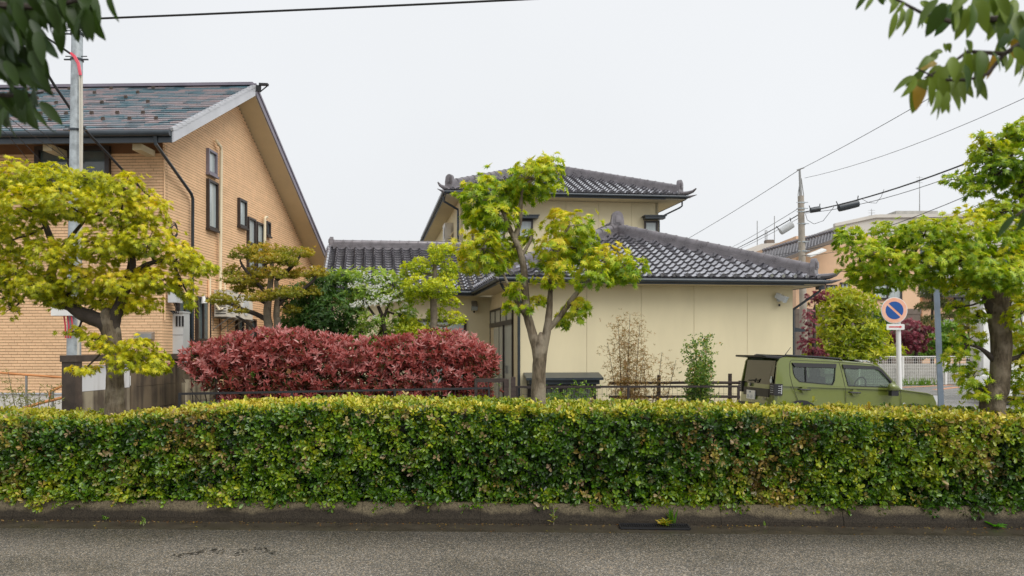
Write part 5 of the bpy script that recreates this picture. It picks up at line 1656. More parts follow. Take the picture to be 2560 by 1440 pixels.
m.obox(C0 + OV0 * GD / 2 + UP * .405, OV0 * GD / 2, OU0 * .02, UP * .405)
part(m, 'plinth', MT['plinth'], oh)
m = MB(); m.obox(C0 - OU0 * FWL / 2 + UP * .825 + NO * .02, OU0 * (FWL / 2 + .03), NO * .03, UP * .014); part(m, 'drip_rail', MT['trim'], oh)
m = MB(); m.obox(C0 - OU0 * 6.6 + UP * .74 + NO * .025, OU0 * .22, NO * .006, UP * .05); part(m, 'plinth_vent', MT['black'], oh)
# soffit beams under the front eave
for px in (140, 360):
    q = along(C0 - OV0 * .30, OU0, px)
    m = MB(); m.obox(q + UP * 5.68, OU0 * .09, OV0 * .28, UP * .06); part(m, 'eave_bracket', MT['soffit'], oh)
# windows
def gpt(px, py):
    return ray_plane(px, py, C0, NG)
for (x0, x1, y0, y1, pn, dv, mt) in ((515, 537, 370, 431, 'paleglass', (), 'vtrim'), (515, 540, 446, 569, 'paleglass', (), 'brmetal'), (593, 612, 494, 564, 'paleglass', (), 'brmetal'), (616, 635, 541, 684, 'paleglass', (('h', .55), ('h', .28)), 'brmetal'), (638, 656, 553, 688, 'paleglass', (('h', .62), ('h', .28)), 'brmetal'), (662, 672, 552, 588, 'pane', (), 'brmetal'),
                                     (440, 476, 735, 848, 'pane', (('v', .5),), 'brmetal'), (487, 521, 740, 852, 'pane', (('v', .5),), 'brmetal'), (588, 605, 783, 842, 'pane', (), 'brmetal'), (614, 636, 796, 850, 'pane', (), 'brmetal')):
    t = gpt(x0, y0); b_ = gpt(x0, y1); q = gpt(x1, y1)
    window(oh, b_ + NG * .0, OV0, (q - b_).dot(OV0), t.z - b_.z, NG, fw=.052, divs=dv, pane=pn, depth=.07, mat=mt)
rect_win(oh, C0, OU0, NO, 92, 278, 368, 470, fw=.09, pane='pane', divs=[('v', .46), ('v', .5), ('v', .54)], depth=.09)
# pipes
def gp_off(px, py, o):
    return ray_plane(px, py, C0 + NG * o, NG)
pipe([ev - UP * .14 - OU0 * .30 - OV0 * .06, ev - UP * .30 - OU0 * .30 - OV0 * .04, gp_off(478, 484, .09), gp_off(482, 497, .09), gp_off(481, 700, .09), gp_off(481, 900, .09)], .034, par=oh)
pipe([gp_off(540, 352, .05), gp_off(543, 356, .1), gp_off(552, 368, .1), gp_off(553, 380, .1), gp_off(552, 560, .1), gp_off(550, 735, .1)], .038, 'vent_pipe', 'ivory', oh)
pipe([gp_off(668, 543, .05), gp_off(664, 543, .1), gp_off(662, 546, .1), gp_off(662, 620, .1)], .038, 'vent_pipe', 'ivory', oh)
pipe([gp_off(522, 700, .03), gp_off(522, 880, .03)], .022, 'thin_pipe', 'orange', oh)
pipe([gp_off(548, 790, .05), gp_off(550, 812, .05), gp_off(551, 880, .05)], .02, 'thin_pipe', 'mortar', oh)
pipe([gp_off(411, 360, .03), gp_off(412, 800, .03)], .014, 'thin_pipe', 'orange', oh)
m = MB(); q = ray_plane(365, 850, C0, NO)
m.prism([q - OU0 * .18 + UP * .17, q - OU0 * .18 + NO * .14 + UP * .13, q - OU0 * .18 + NO * .14 + UP * .02, q - OU0 * .18], OU0 * .36); part(m, 'vent_hood', MT['steel'], oh)
# fixed to the orange house
def ac_on_gable(label, y0, y1, zb, h):
    t0 = (y0 - C0.y) / OV0.y; t1 = (y1 - C0.y) / OV0.y
    c = C0 + OV0 * (t0 + t1) / 2 + UP * zb
    return acunit('air_conditioner', label, c, OV0, NG, (t1 - t0), .30, h)
ac_on_gable('ivory air conditioner with slatted end on the orange gable wall, nearer of two', 18.55, 19.25, 2.48, .60)
ac_on_gable('ivory air conditioner with round fan grille on the orange gable wall, farther of two', 19.42, 20.2, 2.46, .58)
q = gp_off(437, 885, .02)
mb = thing('meter_cabinet', 'grey electric meter cabinet with three narrow windows beside the orange gable', 'meter cabinet', (q.x, 16.75, 0))
bx0 = at(419, 0, 16.7).x; bx1 = at(462, 0, 16.7).x
m = MB(); m.box(bx0, bx1, 16.62, 16.95, 0.9, at(0, 782, 16.65).z); m.box(bx0 - .01, bx1 + .01, 16.60, 16.97, at(0, 782, 16.65).z, at(0, 779, 16.65).z + .005)
m.box(bx0 + .03, bx1 - .03, 16.66, 16.92, 0, .9)
part(m, 'cabinet', MT['greybox'], mb)
m = MB(); m.box(bx0 + .105, bx0 + .109, 16.615, 16.622, .9, 2.40); m.box(bx0 + .109, bx1, 16.615, 16.622, 2.02, 2.026); part(m, 'door_seam', MT['black'], mb)
for px in (441, 448.5, 456):
    a = at(px - 2.4, 790, 16.6); b = at(px + 2.4, 816, 16.6)
    m = MB(); m.box(a.x, b.x, 16.61, 16.625, b.z, a.z); part(m, 'meter_window', MT['black'], mb)
q = gp_off(432, 740, .1)
jb = thing('junction_box', 'small grey junction box with looping cables above the meter cabinet', 'junction box', tuple(q))
m = MB(); m.obox(q + NG * .05, NG * .09, OV0 * .14, UP * .14); part(m, 'box', MT['greybox'], jb)
for k in range(3):
    a = q + NG * (.02 + .03 * k) - UP * .14
    m = MB(); m.tube([a, a - UP * .12 + NG * .05, a - UP * .22 + NG * (.02 * k), a - UP * .16 - NG * .08], .012, 6); part(m, 'cable', MT['black'], jb, smooth=True)
q = gp_off(497, 745, .0)
wl2 = thing('wall_lamp', 'small white conical wall lamp on the orange gable', 'lamp', tuple(q))
m = MB(); m.tube([q, q + NG * .10 + UP * .02], .02, 6); part(m, 'arm', MT['white'], wl2)
m = MB(); m.tube([q + NG * .10 + UP * .05, q + NG * .12 - UP * .12], [.03, .07], 12); part(m, 'shade', MT['white'], wl2, smooth=True)
# floodlight on the ridge end
q = ap + OU0 * .05 - UP * .08
fl = thing('ridge_floodlight', 'black floodlight bracket at the ridge end of the orange house', 'floodlight', tuple(q))
m = MB(); m.bar(q, q + OU0 * .12, .03, .16); part(m, 'bracket', MT['black'], fl)
m = MB(); c = q + OU0 * .2 + UP * .03
m.bar(q + OU0 * .08 + UP * .10, q + OU0 * .30 + UP * .09, .10, .05); m.bar(q + OU0 * .08 - UP * .1, q + OU0 * .28 + UP * .06, .03, .02)
part(m, 'housing', MT['black'], fl)
m = MB(); m.tube([q - UP * .05, q - UP * .12 - OU0 * .06, q - UP * .16 - OU0 * .02 + OV0 * .05], .008, 5); part(m, 'cable', MT['black'], fl)

# ------------------------------------------------------------------ boundary wall of concrete posts and panels, running back from the street
bw = thing('boundary_wall', 'stained concrete panel wall with dark posts and coping left of the red hedge', 'wall', tuple(at(180, 0, 11.2)) [:2] + (0,))
bd = Vector((math.sin(R(3.0)), math.cos(R(3.0)), 0))
b0 = at(180, 0, 11.0); b0.z = 0
bs = Vector((bd.y, -bd.x, 0))
PS = 1.52
for k in range(4):
    w = .095 if k == 0 else .06
    m = MB(); m.obox(b0 + bd * k * PS + UP * .78, bd * .08, bs * w, UP * .78); part(m, 'post', MT['walldark'] if k else MT['capconc'], bw)
for k in range(3):
    for j in range(4):
        a = b0 + bd * (k * PS + .08); b = b0 + bd * ((k + 1) * PS - .08)
        mat = MT['wallwhite'] if (k == 0 and j == 3) else MT['walldark'] if (j == 3 or k == 1 and j > 0) else MT['wallconc']
        h0 = .36 * j + .06
        m = MB(); m.obox((a + b) / 2 + UP * (h0 + .178), (b - a) / 2, bs * (.03 + .004 * random.random()), UP * .1775)
        part(m, 'panel', mat, bw)
m = MB(); m.obox(b0 + bd * (1.5 * PS) + UP * 1.605, bd * (1.5 * PS + .1), bs * .11, UP * .045); part(m, 'coping', MT['capconc'], bw)
q = ray_plane(333, 951, b0 + bs * .045, bs)
m = MB(); m.obox(q, bd * .10, bs * .003, UP * .075); 
nt_ = thing('notice', 'white paper notice stuck on the concrete wall panel', 'notice', tuple(q))
part(m, 'paper', MT['white'], nt_)
m = MB()
for k in range(4): m.obox(q + bs * .004 + UP * (.03 - .02 * k), bd * (.07 - .01 * (k % 2)), bs * .001, UP * .003)
part(m, 'print', MT['steel'], nt_)
m = MB(); a = ray_plane(470, 960, b0 + bs * .4, bs); a = at(470, 0, 13.0)
m.obox(Vector((a.x, a.y, .62)), (.035, 0, 0), (0, .035, 0), (0, 0, .62)); solo(m, 'wooden_post', MT['wallconc'], 'pale wooden post at the left end of the black mesh fence', 'post')
# handrail before the orange house
hr = thing('handrail', 'orange-brown handrail on steel posts in front of the orange house', 'handrail', tuple(at(66, 0, 14.2))[:2] + (0,))
Yh = 14.0
for path in ([(-200, 926), (0, 932), (66, 937), (162, 944), (210, 948)], ):
    m = MB(); m.tube([at(x, y, Yh) for x, y in path], .02, 8); part(m, 'rail', MT['rail'], hr, smooth=True)
m = MB(); m.tube([at(126, 996, 12.6), at(125, 982, 12.6), at(132, 976, 12.6), at(165, 960, 12.7), at(200, 944, 12.8)], .021, 8); part(m, 'rail', MT['rail'], hr, smooth=True)
m = MB(); m.tube([at(58, 1024, 11.8), at(64, 1019, 11.8), at(110, 1005, 11.9), at(170, 991, 12.0)], .023, 8); part(m, 'rail', MT['rail'], hr, smooth=True)
for px, py, Y in ((66, 939, Yh), (132, 978, 12.6), (-110, 930, Yh)):
    a = at(px, py, Y); m = MB(); m.tube([a, Vector((a.x, a.y, 0))], .02, 8); part(m, 'post', MT['steel'], hr, smooth=True)

# ------------------------------------------------------------------ fences, gate
def mesh_fence(name, label, A, B, zt, npost, mat, wire, cell=.06, zb=.12, postw=.04, rail=.035, cat='fence'):
    t = thing(name, label, cat, (A.x, A.y, 0))
    d = B - A; L = d.length; d.normalize(); nn = Vector((-d.y, d.x, 0))
    for k in range(npost):
        q = A + d * (L * k / (npost - 1))
        m = MB(); m.obox(q + UP * zt / 2, d * postw / 2, nn * postw / 2, UP * zt / 2); part(m, 'post', mat, t)
    m = MB(); m.bar(A + UP * (zt - rail / 2) - nn * .004, B + UP * (zt - rail / 2) - nn * .004, rail, rail); part(m, 'top_rail', mat, t)
    m = MB(); m.bar(A + UP * zb, B + UP * zb, .02, .02); part(m, 'bottom_rail', mat, t)
    m = MB()
    k = 0.0
    while k < L:
        m.bar(A + d * k + UP * zb, A + d * k + UP * (zt - .02), wire, wire, up=(0, 1, 0)); k += cell
    z = zb
    while z < zt:
        m.bar(A + UP * z + nn * wire, B + UP * z + nn * wire, wire, wire); z += cell * 1.35
    part(m, 'wire_mesh', mat, t, kind='stuff')
    return t
FA, FB = at(449, 0, 12.35), at(1222, 0, 14.1); FA.z = FB.z = 0
mesh_fence('mesh_fence', 'low black mesh fence in front of the red hedge', FA, FB, 1.06, 4, MT['black'], .004, .075)
FC, FD_ = at(1292, 0, 14.25), at(1846, 0, 14.45); FC.z = FD_.z = 0
mesh_fence('mesh_fence', 'low dark brown mesh fence in front of the beige wall', FC, FD_, 1.075, 3, MT['brmetal'], .004, .085)
gt2 = thing('garden_gate', 'dark brown garden gate with wire mesh between two posts', 'gate', tuple(at(1250, 0, 14.2))[:2] + (0,))
for px, top in ((1266, 1.20), (1283, 1.235)):
    a = at(px, 0, 14.2); m = MB(); m.obox(Vector((a.x, a.y, top / 2)), (.042, 0, 0), (0, .042, 0), (0, 0, top / 2)); part(m, 'post', MT['wood'], gt2)
a, b = at(1190, 0, 14.25), at(1262, 0, 14.2); a.z = b.z = 0
m = MB(); m.bar(a + UP * 1.175, b + UP * 1.175, .05, .07); m.bar(a + UP * .25, b + UP * .25, .05, .06); m.bar(a + UP * .2, a + UP * 1.2, .05, .05, up=(0, 1, 0)); m.bar((a + b) / 2 + (b - a) * -.08 + UP * .25, (a + b) / 2 + (b - a) * -.08 + UP * 1.15, .02, .03, up=(0, 1, 0)); part(m, 'leaf_frame', MT['wood'], gt2)
m = MB()
for k in range(1, 9): m.bar(a + (b - a) * k / 9 + UP * .25, a + (b - a) * k / 9 + UP * 1.15, .004, .004, up=(0, 1, 0))
for k in range(10): m.bar(a + UP * (.3 + .09 * k), b + UP * (.3 + .09 * k), .004, .004)
part(m, 'wire_mesh', MT['wire'], gt2, kind='stuff')
wf_ = thing('rail_fence', 'old wooden two-rail fence between the nandina and the green car', 'fence', tuple(at(1645, 0, 15.3))[:2] + (0,))
for px in (1646, 1824):
    a = at(px, 0, 15.3); m = MB(); m.tube([(a.x, a.y, 0), (a.x + .01, a.y, 1.23 if px < 1700 else 1.26)], [.042, .036], 8, .08); part(m, 'post', MT['wood'], wf_)
for y in (957, 992):
    m = MB(); m.tube([at(1522, y + 1, 15.25), at(1650, y, 15.24), at(1760, y - 1, 15.24), at(1850, y, 15.25)], [.03, .026, .03, .026], 7, .1); part(m, 'rail', MT['wood'], wf_)

# ------------------------------------------------------------------ poles, wires, sign
YP = 12.6
pb = at(182, 0, YP); pb.z = 0
sp = thing('steel_pole', 'tall galvanised steel pole standing before the orange house', 'pole', tuple(pb))
pt = at(193, 82, YP)
m = MB(); m.tube([pb, (pb + pt) / 2, pt], [.108, .10, .082], 16); part(m, 'shaft', MT['galv'], sp, smooth=True)
m = MB(); m.tube([pt, pt + UP * .02], [.09, .06], 12); part(m, 'cap', MT['black'], sp)
for y in (86, 150, 326):
    c = pb + (pt - pb) * ((at(0, y, YP).z) / pt.z)
    m = MB(); m.tube([c - UP * .015, c + UP * .015], .112 if y > 300 else .10, 14); m.bar(c + Vector((-.19, -.02, 0)), c + Vector((.19, -.02, 0)), .02, .02); m.bar(c + Vector((-.17, -.02, .05)), c + Vector((.17, -.02, .05)), .012, .012)
    part(m, 'clamp', MT['dkmetal'], sp)
m = MB(); m.tube([at(204, 190, YP - .1), at(205, 300, YP - .12), at(204, 440, YP - .13), at(198, 700, YP - .14), at(196, 900, YP - .14)], .017, 8); m.tube([at(199, 186, YP - .12), at(200, 440, YP - .14), at(194, 900, YP - .15)], .012, 8); part(m, 'conduit', MT['conduit'], sp, smooth=True)
m = MB()
for k in range(3):
    m.tube([at(174 + 2 * k, 132, YP - .1), at(184 + 2 * k, 142 - k, YP - .12), at(194 + 2 * k, 160 - k, YP - .14), at(199 + 2 * k, 188, YP - .14)], .012, 6)
part(m, 'red_sleeve', MT['red'], sp, smooth=True)
m = MB(); m.tube([at(-300, -220, YP + .4), at(-60, -20, YP + .2), at(110, 90, YP), at(150, 116, YP - .08), at(176, 134, YP - .1)], .018, 6)
solo(m, 'power_cable', MT['black'], 'black cable coming in from the upper left to the red sleeve of the steel pole', 'cable')
m = MB(); a = at(141, 790, YP - .15); b = at(187, 765, YP - .15)
jb2 = thing('pole_box', 'pale box with pink cables fixed to the steel pole behind the left maple', 'box', tuple(at(164, 790, YP - .1)))
m.box(a.x, b.x, YP - .3, YP - .12, a.z, b.z); part(m, 'box', MT['white'], jb2)
for k in range(3):
    m = MB(); q = at(160 + 9 * k, 790, YP - .2); m.tube([q, q - UP * .15 + Vector((.02, 0, 0)), q - UP * .34 + Vector((-.02 * k, .05, 0))], .012, 6); part(m, 'cable', MT['red'], jb2, smooth=True)
# service cable from upper left past the pole to the house corner, with a coil of spare cable
m = MB(); hc = gp_off(415, 530, .08)
p0, p3 = at(60, 90, 12.9), hc
m.tube([at(-200, -150, 12.0), p0, at(135, 212, 13.4), at(210, 322, 14.0), at(300, 418, 14.9), at(370, 488, 15.8), hc], .024, 7)
solo(m, 'service_cable', MT['black'], 'thick black service cable slanting past the steel pole to the orange house corner', 'cable')
m = MB()
for k in range(3):
    c = gp_off(434, 572 + 3 * k, .10); rr_ = .14 - .012 * k
    m.tube([c + OV0 * math.cos(a_) * rr_ * 1.2 + UP * math.sin(a_) * rr_ + NG * .01 * k for a_ in [6.283 * i / 20 for i in range(20)]], .011, 5)
m.tube([hc, hc - UP * .12 + NG * .02, gp_off(424, 560, .1)], .014, 6)
solo(m, 'cable_coil', MT['black'], 'coil of spare black cable hanging on the orange house corner', 'cable')
for k, (dx, x1, y1) in enumerate(((0, 90, 440), (22, 150, 470), (60, 180, 420), (95, 200, 450))):
    m = MB(); m.tube([at(-160 + dx, 200, 12.9), at(20 + dx, 338, 13.9), at(x1 + 5 + k, y1 - 10, 15.0), ray_plane(x1 + 40, y1 + 40, C0, NO)], .006, 4)
    solo(m, 'thin_cable', MT['black'], ['leftmost', 'second', 'third', 'rightmost'][k] + ' of the thin cables before the upper front window of the orange house', 'cable', group='thin cables to the orange house')
# thick wire along the street at the top of the picture
m = MB()
a, b = at(255, 46, 9.2), at(1320, -2, 8.8)
d = b - a
pts = []
for k in range(25):
    t = -3 + 7 * k / 24
    pts.append(a + d * t + UP * (.02 * (t - .5) ** 2 - .005))
m.tube(pts, .0125, 8)
solo(m, 'street_wire', MT['black'], 'thick dark wire crossing the sky at the top left of the picture', 'wire', loc=tuple(a))
# concrete utility pole behind the house
YU = 36.0
ub = at(2012, 0, YU); ub.z = 0
ut = at(2002, 490, YU)
up_ = thing('utility_pole', 'concrete utility pole with steel top rising behind the beige roof', 'utility pole', tuple(ub))
m = MB(); m.tube([ub, ut], [.18, .138], 14); part(m, 'shaft', MT['poleconc'], up_, smooth=True)
tt_ = at(1999, 424, YU)
m = MB(); m.tube([ut, tt_], [.07, .05], 8); m.tube([ut + Vector((-.13, 0, .02)), ut + UP * .8 + Vector((-.02, 0, 0))], .02, 5); m.tube([ut + Vector((.13, 0, .02)), ut + UP * .8 + Vector((.02, 0, 0))], .02, 5); m.bar(tt_ + Vector((-.12, 0, -.02)), tt_ + Vector((.2, 0, .08)), .05, .05); part(m, 'steel_top', MT['steel'], up_)
for y in (507, 522, 530, 560, 605, 628):
    c = at(2003 + (y - 500) * .04, y, YU); m = MB(); m.tube([c - UP * .03, c + UP * .03], .152 + .0002 * (y - 500), 12); m.bar(c + Vector((-.26, -.1, 0)), c + Vector((.26, -.1, 0)), .03, .03); part(m, 'band', MT['galv'], up_)
def wire(label, pts, r=.012, sag=0.0, name='overhead_wire'):
    m = MB(); m.tube(pts, r, 5); solo(m, name, MT['black'], label, 'wire', group='overhead wires at the utility pole')
def run(a, b, n=10, sag=.3):
    return [a + (b - a) * (k / n) - UP * sag * 4 * (k / n) * (1 - k / n) for k in range(n + 1)]
wire('topmost wire rising right from the steel top of the utility pole', run(tt_, at(2760, -20, 20), 12, .15), .012)
wire('wire from the steel top of the utility pole falling left to behind the beige roof', run(tt_, at(1660, 630, 55), 8, .1), .014)
wire('thin second wire right of the utility pole, below the topmost', run(at(2012, 445, YU), at(2700, 180, 20), 12, .3), .009)
wire('thick wire right of the utility pole carrying the cable closures', run(at(2012, 530, YU), at(2760, 260, 21), 16, .35), .028)
wire('thin wire just under the thick wire right of the utility pole', run(at(2012, 533, YU), at(2760, 275, 21), 16, .5), .012)
wire('low wire crossing right before the off-white building', run(at(1920, 640, 44), at(2760, 330, 22), 16, .6), .014)
wire('lowest wire crossing right before the off-white building', run(at(2000, 640, YU), at(2760, 345, 22), 16, .7), .010)
wire('thick wire falling left from the utility pole past the pale closure', run(at(1998, 536, YU), at(1840, 622, 60), 8, .05), .026)
wire('thin wire above the thick one left of the utility pole', run(at(1998, 520, YU), at(1830, 618, 60), 8, .05), .014)
wire('wire just below the thick one left of the utility pole', run(at(1998, 545, YU), at(1850, 622, 60), 8, .05), .012)
wire('looping slack cable right of the utility pole', [at(x, y, YU - .2) for x, y in ((2014, 535), (2018, 550), (2035, 560), (2058, 552), (2075, 530), (2085, 517))], .012)
wire('short slack cable loop right of the large closure', [at(x, y, YU - 2.0) for x, y in ((2156, 498), (2170, 506), (2190, 508), (2203, 492), (2210, 473))], .010)
def closure(label, px, py, Y, L, h, ang, mat):
    c = at(px, py, Y); k = Y / F
    d = Vector((math.cos(R(ang)), 0, math.sin(R(ang)))); u = Vector((-d.z, 0, d.x)); n = Vector((0, 1, 0))
    t = thing('cable_closure', label, 'cable closure', tuple(c), 'cable closures on the wires')
    m = MB()
    prof = lambda s, e: [c + d * e * L * k / 2 + (u * math.sin(a) * h * k / 2 + n * math.cos(a) * h * k / 2) * s for a in [6.283 * i / 10 for i in range(10)]]
    m.loft([prof(.5, -1), prof(.95, -.92), prof(1, -.6), prof(1, .6), prof(.95, .92), prof(.5, 1)]); part(m, 'shell', mat, t, smooth=True, ang=60)
    m = MB(); m.bar(c + d * L * k * .46 + u * h * k * .3, c + d * L * k * .55 + u * h * k * .9, .03, .03); m.bar(c - d * L * k * .46 + u * h * k * .3, c - d * L * k * .5 + u * h * k * .9, .03, .03); part(m, 'hanger', MT['black'], t)
closure('large dark grey cable closure on the thick wire', 2121, 514, 34, 54, 20, 14, MT['dkmetal'])
closure('small dark grey cable closure next to the utility pole', 2038, 524, 35.5, 26, 14, 10, MT['dkmetal'])
closure('pale grey cable closure left of the utility pole', 1966, 570, 37, 38, 19, 32, MT['greybox'])
# no-parking sign
YS = 18.75
sx = at(2247, 0, YS).x
sg = thing('no_parking_sign', 'round blue no-parking sign with faded red ring and arrow plate on white pole', 'road sign', (sx, YS, 0))
m = MB(); m.tube([(sx + .06, YS + .05, -.02), (sx, YS + .05, at(0, 764, YS).z)], .055, 12); part(m, 'pole', MT['white'], sg, smooth=True)
c = at(2235, 776, YS - .03)
back = Vector((0, -1, 0))
m = MB(); m.disc(c, back, .306, .02, 48); part(m, 'rim', MT['white'], sg)
m = MB(); m.disc(c + back * .0205, back, .292, .004, 48); part(m, 'ring', MT['signred'], sg)
# two blue halves either side of the slanting bar
rb, hb = .208, .026
dv = Vector((math.cos(R(-42)), 0, math.sin(R(-42)))); pv = Vector((-dv.z, 0, dv.x))
for s in (1, -1):
    a0 = math.asin(hb / rb)
    pts = [c + back * .0248 + dv * rb * math.cos(a) + pv * s * rb * math.sin(a) for a in [a0 + (math.pi - 2 * a0) * k / 24 for k in range(25)]]
    m = MB(); m.prism(pts, back * .003); part(m, 'blue_half', MT['signblue'], sg)
a = at(2216, 824.5, YS - .03); b = at(2261, 810, YS - .03)
m = MB()
rr_ = .03; pts = []
for cx, cz, a0 in ((b.x - rr_, b.z - rr_, 0), (a.x + rr_, b.z - rr_, 90), (a.x + rr_, a.z + rr_, 180), (b.x - rr_, a.z + rr_, 270)):
    pts += [Vector((cx + rr_ * math.cos(R(a0 + k * 22.5)), YS - .03, cz + rr_ * math.sin(R(a0 + k * 22.5)))) for k in range(5)]
m.prism(pts, back * .012); pl = part(m, 'arrow_plate', MT['white'], sg)
zc_ = (a.z + b.z) / 2; y_ = YS - .0445
m = MB(); m.prism([Vector((x, y_, z)) for x, z in ((a.x + .055, zc_ - .013), (b.x - .115, zc_ - .013), (b.x - .115, zc_ - .03), (b.x - .055, zc_), (b.x - .115, zc_ + .03), (b.x - .115, zc_ + .013), (a.x + .055, zc_ + .013))], back * .002); part(m, 'arrow', MT['arrowred'], pl)
# blue-grey square pole
YB = 12.3
a, b = at(2358, 0, YB), at(2338, 640, YB); a.z = 0
m = MB(); m.bar(a, b, .075, .075, up=(.35, 1, 0)); m.obox(b, (.04, 0, 0), (0, .04, 0), (0, 0, .01))
m.obox((a.x, a.y, .01), (.12, 0, 0), (0, .12, 0), (0, 0, .012))
solo(m, 'square_pole', MT['bluepole'], 'blue-grey square steel pole standing behind the car, left of the right maple', 'pole')

# ------------------------------------------------------------------ parked car
CA, CP = R(9), R(2.2)
cu = Vector((math.cos(CA) * math.cos(CP), math.sin(CA) * math.cos(CP), -math.sin(CP)))
cw = Vector((-math.sin(CA), math.cos(CA), 0)); cn = cu.cross(cw)
R0 = Vector((4.75, 14.5, 0.12))
car = thing('parked_car', 'olive green boxy small car parked facing right beside the beige house', 'car', tuple(R0))
car.matrix_world = frame(R0, cu, cw, cn)
ORG[car.name] = Vector((0, 0, 0))
CWD = 1.475
def cy(z, s):
    o = .018 + max(0, z - .96) * .13
    return o if s == 0 else CWD - o
def cpart(m, name, mat, par=None, smooth=False, **k):
    return part(m, name, mat, par or car, smooth, **k)
# driveway slab under the car, falling gently to the side street
dm = MB()
dq = [R0 + cu * x + cw * y for x, y in ((-2.2, -.5), (4.0, -.5), (4.0, 2.3), (-2.2, 2.3))]
dm.prism([p - UP * .008 for p in dq], -UP * .10)
solo(dm, 'driveway', MT['concrete'], kind='structure', loc=tuple(R0))
prof = [(.03, .24), (-.015, .42), (-.02, .62), (.0, .80), (.015, .965), (1.2, .975), (2.44, .968), (2.60, .948), (3.08, .905), (3.20, .868), (3.27, .74), (3.285, .50), (3.25, .24)]
m = MB()
cxm = 1.65
rings = []
for y, ins, dz in ((.03, .13, .02), (0.0, .055, .012), (.0, .05, .0), (.05, .012, 0), (.14, 0, .004), (CWD - .14, 0, .004), (CWD - .05, .012, 0), (CWD, .05, .0), (CWD, .055, .012), (CWD - .03, .13, .02)):
    ring = []
    for x, z in prof:
        xx = x + ins if x < cxm else x - ins
        if x > 1.0 and x < 2.5: xx = x
        zz = z - dz if z > .9 else z
        ring.append((xx, y + (.02 if z > .93 and y < .7 else -.02 if z > .93 else 0), zz))
    rings.append(ring)
m.loft(rings)
body = cpart(m, 'body', MT['paint'], smooth=True, ang=28)
def side_panel(pts, name, mat, th=.035, par=None, off=0.0, both=True, smooth=False):
    for s in ((0, 1) if both else (0,)):
        sg_ = 1 if s == 0 else -1
        mm = MB()
        out = [Vector((x, cy(z, s) - sg_ * off, z)) for x, z in pts]
        mm.prism(out, Vector((0, sg_ * th, 0)))
        o = cpart(mm, name, mat, par, smooth)
    return o
side_panel([(.0, .94), (.055, 1.38), (.10, 1.445), (.16, 1.468), (.30, 1.466), (.33, 1.372), (.335, 1.30), (.36, 1.15), (.385, 1.112), (.47, 1.03), (.47, .94)], 'rear_pillar', MT['paint'])
side_panel([(.30, 1.466), (1.0, 1.452), (1.88, 1.415), (2.0, 1.398), (2.07, 1.372), (2.02, 1.352), (1.34, 1.368), (1.2, 1.374), (.33, 1.372)], 'roof_side', MT['paint'])
side_panel([(.47, .94), (.47, 1.03), (1.12, .995), (1.13, .94)], 'window_ledge', MT['paint'])
side_panel([(1.13, .94), (1.12, .995), (1.165, 1.085), (1.20, 1.374), (1.34, 1.368), (1.36, 1.25), (1.425, .985), (1.425, .94)], 'centre_pillar', MT['paint'])
side_panel([(1.425, .94), (1.425, .985), (2.36, .985), (2.36, .94)], 'window_ledge', MT['paint'])
side_panel([(2.02, 1.352), (2.07, 1.372), (2.12, 1.345), (2.50, .965), (2.46, .94), (2.36, .94), (2.36, .985), (2.14, 1.27)], 'front_pillar', MT['paint'])
# roof skin
m = MB()
rp_ = [(.10, 1.445), (.16, 1.47), (1.0, 1.456), (1.88, 1.419), (2.0, 1.402), (2.07, 1.376)]
cols_ = [(.085, 0), (.16, .018), (.5, .03), (CWD / 2, .034), (CWD - .5, .03), (CWD - .16, .018), (CWD - .085, 0)]
vs = [(x, y, z + dz - .004) for x, z in rp_ for y, dz in cols_]; n_ = len(cols_)
m.add(vs, [(i * n_ + j, (i + 1) * n_ + j, (i + 1) * n_ + j + 1, i * n_ + j + 1)[::-1] for i in range(len(rp_) - 1) for j in range(n_ - 1)])
roof_ = cpart(m, 'roof', MT['paint'], smooth=True)
m = MB(); m.add([(x, y, z + .042) for x, z in rp_[1:4] for y in (.22, CWD - .22)], [(0, 2, 3, 1), (2, 4, 5, 3)]); cpart(m, 'black_roof_panel', MT['black'], roof_)
for s in (0, 1):
    y = .15 if s == 0 else CWD - .15
    m = MB(); m.tube([(.18, y, 1.478), (.24, y, 1.505), (.9, y, 1.500), (1.3, y, 1.482), (1.38, y, 1.455)], [.014, .018, .018, .016, .012], 7); cpart(m, 'roof_rail', MT['black'], smooth=True)
for k in range(3):
    m = MB(); m.tube([(1.75 + .1 * k, .5, 1.44), (1.85 + .1 * k, .46, 1.462), (1.95 + .08 * k, .42, 1.44)], .02, 6); cpart(m, 'roof_bar', MT['steel'], smooth=True)
# rear: window, spoiler, tailgate trim, lamps, plate
m = MB(); m.prism([(.012, .15, .955), (.012, CWD - .15, .955), (.062, CWD - .16, 1.40), (.062, .16, 1.40)], (.012, 0, 0)); cpart(m, 'rear_window', MT['rearglass'])
m = MB()
rg = lambda x, z, y0, y1: [(x, y0, z), (x, y1, z)]
m.loft([[(-.17, .10, 1.475), (-.16, .10, 1.452), (.14, .085, 1.44), (.18, .085, 1.478)], [(-.20, .2, 1.49), (-.19, .2, 1.462), (.14, .2, 1.45), (.18, .2, 1.495)], [(-.20, CWD - .2, 1.49), (-.19, CWD - .2, 1.462), (.14, CWD - .2, 1.45), (.18, CWD - .2, 1.495)], [(-.17, CWD - .10, 1.475), (-.16, CWD - .10, 1.452), (.14, CWD - .085, 1.44), (.18, CWD - .085, 1.478)]])
cpart(m, 'rear_spoiler', MT['black'])
m = MB(); m.obox((-.016, CWD / 2, .80), (.012, 0, 0), (0, .52, 0), (0, 0, .075)); cpart(m, 'tailgate_trim', MT['black'])
m = MB(); m.obox((-.040, .91, .735), (.006, 0, 0), (0, .175, 0), (0, 0, .085)); plate = cpart(m, 'number_plate', MT['white'])
